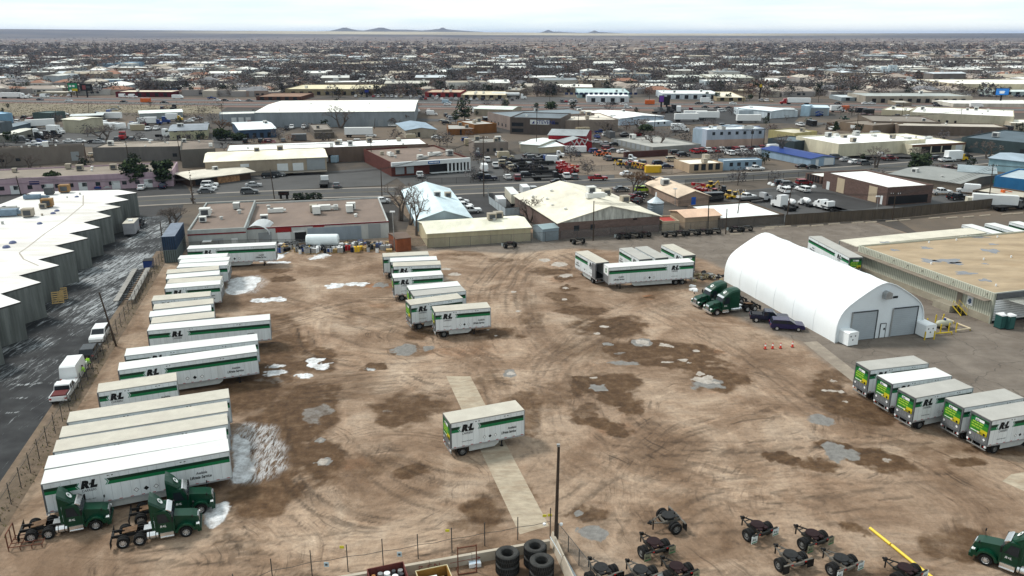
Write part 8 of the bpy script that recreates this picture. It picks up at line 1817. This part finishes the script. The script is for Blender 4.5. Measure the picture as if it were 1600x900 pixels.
for i,a in enumerate([(268,352,322,46,'small bare tree at the corner of the icy alley and the shop block'),(651,368,292,44,'tall bare tree between the rusty shed and the cream shed'),(625,345,284,50,'wide bare tree beside the pale blue gable building'),(640,352,300,40,'thinner bare tree against the pale blue gable roof'),(826,347,305,42,'bare tree at the left wall of the large gable warehouse'),(989,302,267,50,'dense brown bare tree beside the main road',2.2,TWIR),
 (1367,262,228,40,'bare tree before the cream building with brown fascia'),(1425,256,228,34,'smaller bare tree before the right wing of the fascia building'),(1541,248,220,40,'rounded bare tree before the dark green building at right',2.),(531,200,163,44,'spreading bare tree in front of the huge grey warehouse'),(45,262,240,40,'bare tree before the far left block building'),(5,262,236,34,'bare tree at the far left edge'),(161,222,194,56,'low spreading bare tree in the truck yard'),
 (944,212,188,32,'bare tree before the tan building'),(997,208,183,34,'bare tree left of the small white shed'),(1022,232,202,48,'large bare tree before the open-bay concrete building'),(987,218,196,30,'bare tree beside the hedge of the concrete building'),(345,208,186,34,'bare tree right of the yellow house',1.5,TWIR),(1218,246,208,26,'small bare tree at the dark garage'),(612,198,183,14,'thin bare tree at the grey warehouse wall'),(632,197,172,16,'yellowish small tree at the right end of the grey warehouse',1.5,TWIR),(1290,203,190,26,'russet bush-like tree near the green machines',2.,TWIR),(1225,150,136,18,'bare tree beyond the motorway at right'),(1490,268,255,20,'small bare tree by the teal building')]): bare_tree(*a[:4],a[4],i*7+3,*(a[5:]))
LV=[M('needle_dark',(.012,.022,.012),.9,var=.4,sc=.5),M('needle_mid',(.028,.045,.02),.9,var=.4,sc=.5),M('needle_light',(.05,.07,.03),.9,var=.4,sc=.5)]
def evergreen(x,yb,yt,wpx,lb,seed,shape='round',name='evergreen_tree',trunk=.3,n=900,cols=LV):
    R=random.Random(seed); b=G(x,yb); h=HGT(yt,x,yb); wr=wpx/2*math.hypot(b[1],CH)/FP; t=thing(name,lb,'tree' if 'tree' in name else 'shrub',(b[0],b[1],0)); m=MB(); m.cyl((0,0,-.1),(0,0,h*.8),.05+h*.02,.05,6,BARK)
    for k in range(4): a=R.uniform(0,6.3); m.cyl((0,0,h*(.25+.12*k)),(wr*.6*math.cos(a),wr*.6*math.sin(a),h*(.45+.12*k)),.08,.04,4,BARK)
    m.build('trunk',t); m=MB(); cl=[]
    for k in range(26):
        z=R.uniform(trunk,.95); rad=(1-z)**.8 if shape=='cone' else math.sqrt(max(.05,1-((z-(.5+trunk/2))/(.55-trunk/2))**2)); a=R.uniform(0,6.3); q=R.uniform(.2,.72)*rad; cl.append((wr*q*math.cos(a),wr*q*math.sin(a),h*z,wr*R.uniform(.26,.46)*(.5+.5*rad)))
    for i in range(n):
        cx,cy,cz,cr_=R.choice(cl); v=Vector((R.gauss(0,1),R.gauss(0,1),R.gauss(0,1))).normalized()*cr_*R.uniform(.55,1.); p=Vector((cx,cy,cz))+Vector((v.x,v.y,v.z*.75)); s=wr*R.uniform(.06,.13)+.03; u=Vector((R.gauss(0,1),R.gauss(0,1),R.gauss(0,.6))).normalized(); w=u.orthogonal().normalized()
        m.add([tuple(p-u*s),tuple(p+w*s*.8),tuple(p+u*s),tuple(p-w*s*.8)],[(0,1,2,3)],cols[0] if v.z<-.1*cr_ else R.choice(cols))  # evergreen undersides take the dark tone: shade painted in
    m.build('crown',t); return t
for i,a in enumerate([(86,296,268,32,'dark leaning evergreen, leftmost before the pink building'),(211,292,251,46,'dark evergreen with ragged crown, middle one before the pink building'),(258,291,253,44,'bushy dark evergreen at the right end of the pink building'),(347,219,203,34,'dark evergreen right of the yellow house'),(372,219,210,26,'low dark evergreen hedge before the blue house'),(726,190,157,30,'tall dark evergreen before the crossroads'),(712,192,172,16,'narrower evergreen beside the tall dark one'),(790,172,155,16,'dark evergreen behind the pale roofed shed'),
 (838,172,161,12,'dark evergreen left of the white-roofed long building'),(860,172,160,26,'broad evergreen clump by the motorway'),(1008,212,196,24,'dark evergreen between the bare trees'),(1305,207,189,16,'pointed evergreen by the tan low building','cone'),(1104,155,143,9,'first of the evergreens before the shopping units'),(1120,156,144,12,'second of the evergreens before the shopping units'),(1138,156,145,13,'third of the evergreens before the shopping units'),(1171,157,147,12,'fourth evergreen, right of the row shop'),(5,178,168,6,'small dark tree at the left edge'),(14,222,206,16,'low dark bush at the container shed'),(1347,250,240,9,'small dark bush by the road')]):
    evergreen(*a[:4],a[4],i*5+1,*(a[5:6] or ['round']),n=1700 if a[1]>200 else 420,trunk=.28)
evergreen(1435,268,238,40,'round dark green tree behind the brown block building',99,n=1400,trunk=.02,name='round_shrub',cols=LV)
for i in range(5): evergreen(462+i*9,312,301+((i+1)%2),16,'dark juniper in the clipped row at the street before the shop block',200+i,n=300,trunk=.0,name='juniper_shrub',cols=LV[:2])['group']='clipped junipers'
for k,(x,yb,yt,w_) in enumerate([(302,318,263,9)]): evergreen(x,yb,yt,w_,'tall narrow dead cypress at the street corner left of the shop block',77,shape='cone',n=500,trunk=.02,name='dead_cypress_tree',cols=[BARK,TWIR,M('dead_needles',(.05,.035,.022),.9)])
# fence-side weeds: tufts one could not count
m=MB(); DRY=M('dry_weed',(.20,.16,.08),.95,var=.3,sc=3); DRG=M('green_weed',(.12,.125,.06),.95,var=.3,sc=3)
for i in range(1100):
    v=RNG.uniform(52,171); u=-30.3+RNG.normal(0,.6); p=UV(u,v); s=RNG.uniform(.03,.11); a=RNG.uniform(0,3.1); m.add([(p[0]-s*math.cos(a),p[1]-s*math.sin(a),.01),(p[0]+s*math.cos(a),p[1]+s*math.sin(a),.01),(p[0]+RNG.normal(0,.1),p[1]+RNG.normal(0,.1),s*2.2)],[(0,1,2)],DRY if RNG.random()<.7 else DRG)
tag(m.build('dry_weeds'),'dry weeds and litter growing along the foot of the chain-link fence','weeds',kind='stuff')
m=MB(); 
for i in range(4200):
    x=RNG.uniform(-150,350); y=RNG.uniform(159.5,182 if x<330 else 170); q=G(x,y); s=RNG.uniform(.12,.42)
    for k in range(3): a=RNG.uniform(0,3.1); m.add([(q[0]-s*math.cos(a),q[1]-s*math.sin(a),.05),(q[0]+s*math.cos(a),q[1]+s*math.sin(a),.05),(q[0],q[1],s*1.0)],[(0,1,2)],[DRG,DRY,TWIG][int(RNG.integers(3))])
tag(m.build('field_scrub'),'low dry scrub scattered over the open field before the motorway','scrub',kind='stuff')
# ---------------------------------------------------------------- far suburb: houses and trees
OC=np.array(OCC)
def free(x,y,r):
    if len(OC) and (np.hypot(OC[:,0]-x,OC[:,1]-y)<OC[:,2]+r).any(): return False
    hy=557-(x+350)*.0975
    return abs(y-hy)>34+r
HC=[M('house_wall_%d'%i,c,.9,var=.1,sc=.05) for i,c in enumerate([(.30,.25,.20),(.38,.34,.29),(.24,.18,.15),(.44,.42,.39),(.27,.25,.24)])]
HR=[M('house_roof_%d'%i,c,.9,var=.12,sc=.05) for i,c in enumerate([(.50,.49,.47),(.24,.19,.16),(.34,.29,.25),(.20,.20,.21),(.50,.45,.38),(.30,.16,.11)])]
def house_geo(R,w,d,h,hip):
    v=[(-w,-d,0),(w,-d,0),(w,d,0),(-w,d,0),(-w,-d,h),(w,-d,h),(w,d,h),(-w,d,h)]; f=[(0,1,5,4),(1,2,6,5),(2,3,7,6),(3,0,4,7)]; fm=[0]*4
    if hip: v+=[(-w*.45,0,h+d*.38),(w*.45,0,h+d*.38)]; f+=[(4,5,9,8),(5,6,9),(6,7,8,9),(7,4,8)]; fm+=[1]*4
    else: f+=[(4,5,6,7)]; fm+=[1]
    return v,f,fm
protoH=[]
R=random.Random(3)
for i in range(14):
    v,f,fm=house_geo(R,R.uniform(6,11),R.uniform(4.5,7),R.uniform(3,4.2),i%3!=0); m=MB(); wm,rm=R.choice(HC),R.choice(HR); 
    for q,k in zip(f,fm): m.add(v,[q],(wm,rm)[k])
    m.box(-1,1,-max(-v[0][1],0)-.05,-max(-v[0][1],0)+.1,1,2.2,WIN); m.box(2.2,3.6,-max(-v[0][1],0)-.05,-max(-v[0][1],0)+.1,1,2.2,WIN); protoH.append(m.mesh('house'))
WHC=[]
while len(WHC)<235:
    y=RNG.uniform(93,143); x=RNG.uniform(-30,1640); 
    if y>125 and RNG.random()<.3: continue
    q=G(x,y); w=RNG.uniform(7,20)*(1.5 if RNG.random()<.15 else 1); d=RNG.uniform(6,13)
    if not free(q[0],q[1],max(w,d)*.9): continue
    if any(math.hypot(q[0]-a[0],q[1]-a[1])<(w+a[2])*.95 for a in WHC): continue
    WHC.append((q[0],q[1],w)); h=RNG.uniform(4.5,8); mb=MB(); wc=['8E8A84','B5AFA4','7C7670','A9B4BA','9A8C7C','C9C7C0'][int(RNG.integers(6))]; rc=['E2E2DC','D0D0CA','C2BFB4','E6E6E2','8C9396','A39A8A','C8CED2'][int(RNG.integers(7))]
    if RNG.random()<.5: mb.box(-w,w,-d,d,-.2,h,wmat(wc),nobot=True,top=rmat(rc))
    else: mb.box(-w,w,-d,d,-.2,h,wmat(wc),nobot=True); P=[(-d-.5,h-.1),(0,h+d*.16),(d+.5,h-.1)]; mb.prof(P,-w-.4,w+.4,rmat(rc),X=Matrix(((0,1,0,0),(1,0,0,0),(0,0,1,0),(0,0,0,1))))
    for k in range(int(w/6)): u=-w+6+k*12; mb.box(u,u+4,-d-.06,-d+.05,0,3.4,[DK,DW,DG][int(RNG.integers(3))])
    for k in range(int(RNG.integers(0,4))): u,v_=RNG.uniform(-w*.8,w*.8),RNG.uniform(-d*.7,d*.7); mb.box(u-1,u+1,v_-1,v_+1,h,h+1.5+d*.1,STEEL)
    o=mb.build('warehouse',loc=(q[0],q[1],0),rz=math.radians(RNG.choice([4,94,10,0]))); ww_={'E2E2DC':'white','D0D0CA':'pale grey','C2BFB4':'cream grey','E6E6E2':'bright white','8C9396':'slate grey','A39A8A':'tan','C8CED2':'pale blue'}[rc]; tag(o,'low shed with %s roof and %s walls among the trees beyond the motorway'%(ww_,{'8E8A84':'grey','B5AFA4':'cream','7C7670':'brown grey','A9B4BA':'pale blue','9A8C7C':'tan','C9C7C0':'off-white'}[wc]),'warehouse','far sheds, %s roof %s'%(ww_,wc))
OC=np.array([tuple(o_) for o_ in OCC]+[(a,b,c*.95) for a,b,c in WHC])
cand=[]
while len(cand)<5200:
    y=RNG.uniform(61.5,150); x=RNG.uniform(-40,1640); q=G(x,y)
    dens=fbm(np.array([q[0]]),np.array([q[1]]),.004,5)[0]
    if RNG.random()>(dens*1.9-.35)*(.35+.65*min(1,(y-60)/40)): continue
    cand.append(q)
cand.sort(key=lambda q:q[0]**2+q[1]**2); cand=[q for q in cand if free(q[0],q[1],14)]
HA=[math.radians(a) for a in (4,4,94,94,12,100)]
for i,q in enumerate(cand[:300]):
    o=link('house',protoH[int(RNG.integers(14))],None,(q[0],q[1],-.05),HA[int(RNG.integers(6))]+RNG.normal(0,.05)); o.scale=(RNG.uniform(.9,1.5),RNG.uniform(.9,1.4),RNG.uniform(.9,1.2)); tag(o,'small low house among bare trees in the suburb beyond the motorway','house','houses of the far suburb')
m=MB(); mats=HC+HR; [m.mi(x) for x in mats]; V=[];F=[];MI=[]
for q in cand[300:]:
    big=RNG.random()<.10; sc=2.2 if big else 1.; v,f,fm=house_geo(R,RNG.uniform(6,12)*sc,RNG.uniform(4.5,8)*sc,RNG.uniform(3,4.5)*(1.3 if big else 1),(not big) and RNG.random()<.75); a=HA[int(RNG.integers(6))]; c,s=math.cos(a),math.sin(a); o=len(V); z=float(terrain(np.array(q[0]),np.array(q[1])))
    V+=[(q[0]+x*c-y*s,q[1]+x*s+y*c,zz+z-.1) for x,y,zz in v]; F+=[tuple(k+o for k in g) for g in f]; w=int(RNG.integers(5)); rf=5+(int(RNG.choice([0,4,2])) if big else int(RNG.integers(6) if q[0]**2+q[1]**2<4e6 else RNG.choice([1,2,3,5,2,4]))); MI+=[(w,rf)[k] for k in fm]
m.v,m.f,m.m=V,F,MI; tag(m.build('distant_houses'),'mass of tiny distant houses spread across the valley to the mesa','houses',kind='stuff')
TB=[M('far_twigs_grey',(.105,.095,.096),.95,var=.25,sc=.02),M('far_twigs_brown',(.115,.095,.086),.95,var=.25,sc=.02),M('far_twigs_dark',(.065,.060,.062),.95,var=.25,sc=.02),M('far_evergreen',(.022,.032,.02),.95,var=.25,sc=.02),M('far_twigs_russet',(.12,.07,.055),.95,var=.25,sc=.02)]
def clump(R,w,h,n,mi,x0=0,y0=0,z0=0,sz=.22):
    P=R.normal(size=(n,3)); P/=np.linalg.norm(P,axis=1)[:,None]; rad=R.uniform(.35,1,n)[:,None]**.5; lump=1+.25*np.sin(P[:,:1]*5+P[:,1:2]*4+R.uniform(0,6)); C=P*rad*lump*np.array([w,w,h*.42])+np.array([x0,y0,z0+h*.58])
    A=R.normal(size=(n,3,3))*np.array([w*sz,w*sz,h*sz*.5]); T=C[:,None,:]+A; return T.reshape(-1,3)
ptree=[]; R2=np.random.default_rng(8)
for i in range(14):
    k=[0,1,2,0,1,2,4,3,0,3,1,2,0,4][i]; ev=k==3; w,h=(3.2,8.5) if ev else (R2.uniform(4.5,6.5),R2.uniform(7,10.5)); vs=clump(R2,w,h,190 if not ev else 150,0,sz=.085 if not ev else .16); m=MB(); m.mi(TB[k]); m.v=[tuple(a) for a in vs]; m.f=[(j,j+1,j+2) for j in range(0,len(vs),3)]; m.m=[0]*len(m.f); tr=MB(); tr.cyl((0,0,-.2),(0,0,h*.6),.28,.12,5,BARK)
    for q in range(5): a=q*1.3; tr.cyl((0,0,h*.28),(w*.6*math.cos(a),w*.6*math.sin(a),h*.75),.12,.04,3,BARK)
    ptree.append((m.mesh('crown'),tr.mesh('trunk'),ev))
tc_=[]
while len(tc_)<16500:
    y=RNG.uniform(59.8,152) if RNG.random()<.86 else RNG.uniform(98,150); x=RNG.uniform(-60,1660); q=G(x,y); r=math.hypot(*q)
    d=fbm(np.array([q[0]]),np.array([q[1]]),.0035,91)[0]; band=1.25 if 900<r<3200 else (.9 if r<900 else (.8 if r<3600 else .5))
    if RNG.random()>np.clip((d-.36)*4,0.06,1)*band*(.35 if y>126 else 1): continue
    if 1e3>r and not free(q[0],q[1],5): continue
    tc_.append((q[0],q[1],r,d))
tc_.sort(key=lambda a:a[2])
for q in tc_[:300]:
    cm,tm,ev=ptree[int(RNG.integers(14))]; o=thing('evergreen_tree' if ev else 'bare_tree','dark evergreen standing among the distant houses and sheds' if ev else 'leafless grey brown tree among the distant houses and sheds','tree',(q[0],q[1],0),RNG.uniform(0,6),'evergreens beyond the motorway' if ev else 'bare trees beyond the motorway'); s=RNG.uniform(.6,1.05); o.scale=(s,s,s*RNG.uniform(.8,1.1)); link('crown',cm,o); link('trunk',tm,o)
# crowded lots between the buildings of the middle distance
STW=[Vector(G(*p)) for p in ST]
def off_road(q,dm):
    p=Vector(q)
    for a,b in zip(STW[:-1],STW[1:]):
        k=max(0,min(1,(p-a).dot(b-a)/(b-a).length_squared)); 
        if (p-(a+(b-a)*k)).length<dm: return False
    return True
RB_=random.Random(21); rows=0; tries=0
while rows<95 and tries<4000:
    tries+=1; x=RB_.uniform(-10,1610); y=RB_.uniform(168,262) if RB_.random()<.8 else RB_.uniform(262,300); 
    if y>262 and 280<x<620: continue
    q=Vector(G(x,y)); a=math.radians(RB_.choice([13,103])); n=RB_.randint(3,7); dv=Vector((math.cos(a+math.pi/2),math.sin(a+math.pi/2)))*3.0; put=0
    for i in range(n):
        p=q+dv*i
        if not free(p.x,p.y,3.2) or not off_road(p,10) or any((p.x-v[0])**2+(p.y-v[1])**2<14 for v in VP) or RB_.random()<.12: continue
        k=RB_.choice(['sedan','suv','pickup','van','suv','container','flatbed','sedan']); c=RB_.choice(['white','black','grey','black','white','silver','darkred','navy','grey','white','tan','blue'])
        if i and k in('container','flatbed'): k='suv'
        veh(k,c,0,0,math.degrees(a)+RB_.uniform(-4,4),'in the crowded lots between the buildings of the middle distance','middle distance: %s %s'%(c,k),pt=(p.x,p.y)); put+=1
    rows+=put>0
bushes=0; tries=0
while bushes<110 and tries<5000:
    tries+=1; x=RB_.uniform(-10,1610); y=RB_.uniform(160,290); q=G(x,y)
    if not free(q[0],q[1],2.5) or not off_road(q,11) or any((q[0]-v[0])**2+(q[1]-v[1])**2<9 for v in VP) or (y>262 and 280<x<640): continue
    cm,tm,ev=ptree[RB_.randrange(14)]; o=thing('evergreen_shrub' if ev else 'bare_shrub','small dark evergreen between the buildings of the middle distance' if ev else 'small leafless tree between the buildings of the middle distance','tree',(q[0],q[1],0),RB_.uniform(0,6),'small evergreens of the middle distance' if ev else 'small bare trees of the middle distance'); s=RB_.uniform(.28,.62); o.scale=(s,s,s); link('crown',cm,o); link('trunk',tm,o); bushes+=1
VS=[];MI=[]
for q in tc_[300:]:
    r=q[2]; n=int(np.clip(46000/r,10,75)); k=int(RNG.choice(5,p=[.34,.26,.22,.12,.06])); ev=k==3; s=RNG.uniform(.75,1.35)*(1 if r<2500 else 1.35); w,h=((2.8,7.5) if ev else (5.6,8.2)); z=float(terrain(np.array(q[0]),np.array(q[1])))
    a=clump(RNG,w*s,h*s*.95,n,0,q[0],q[1],z,sz=.13 if n>25 else .26); VS.append(a); MI+=[k]*n
VS=np.concatenate(VS); nf=len(VS)//3; me=bpy.data.meshes.new('distant_trees'); me.vertices.add(len(VS)); me.vertices.foreach_set('co',VS.astype(np.float32).reshape(-1)); me.loops.add(len(VS)); me.loops.foreach_set('vertex_index',np.arange(len(VS),dtype=np.int32)); me.polygons.add(nf); me.polygons.foreach_set('loop_start',np.arange(0,len(VS),3,dtype=np.int32)); me.polygons.foreach_set('material_index',np.array(MI,dtype=np.int32)); [me.materials.append(x) for x in TB]; me.update(calc_edges=True)
tag(link('distant_trees',me),'mass of bare and evergreen trees covering the valley as far as the mesa','trees',kind='stuff')
# ---------------------------------------------------------------- the air
m=MB(); hz=bpy.data.materials.new('haze_air'); hz.use_nodes=True; t=hz.node_tree; t.nodes.clear(); o_=N(t,'ShaderNodeOutputMaterial'); pv=N(t,'ShaderNodeVolumePrincipled'); pv.inputs['Color'].default_value=(.56,.70,1,1); pv.inputs['Density'].default_value=3.4e-5; pv.inputs['Anisotropy'].default_value=.2; t.links.new(pv.outputs[0],o_.inputs['Volume'])
m.box(-44000,44000,-44000,44000,-2,165,hz); o=m.build('haze'); tag(o,'pale blue air haze lying over the whole valley','haze',kind='stuff')
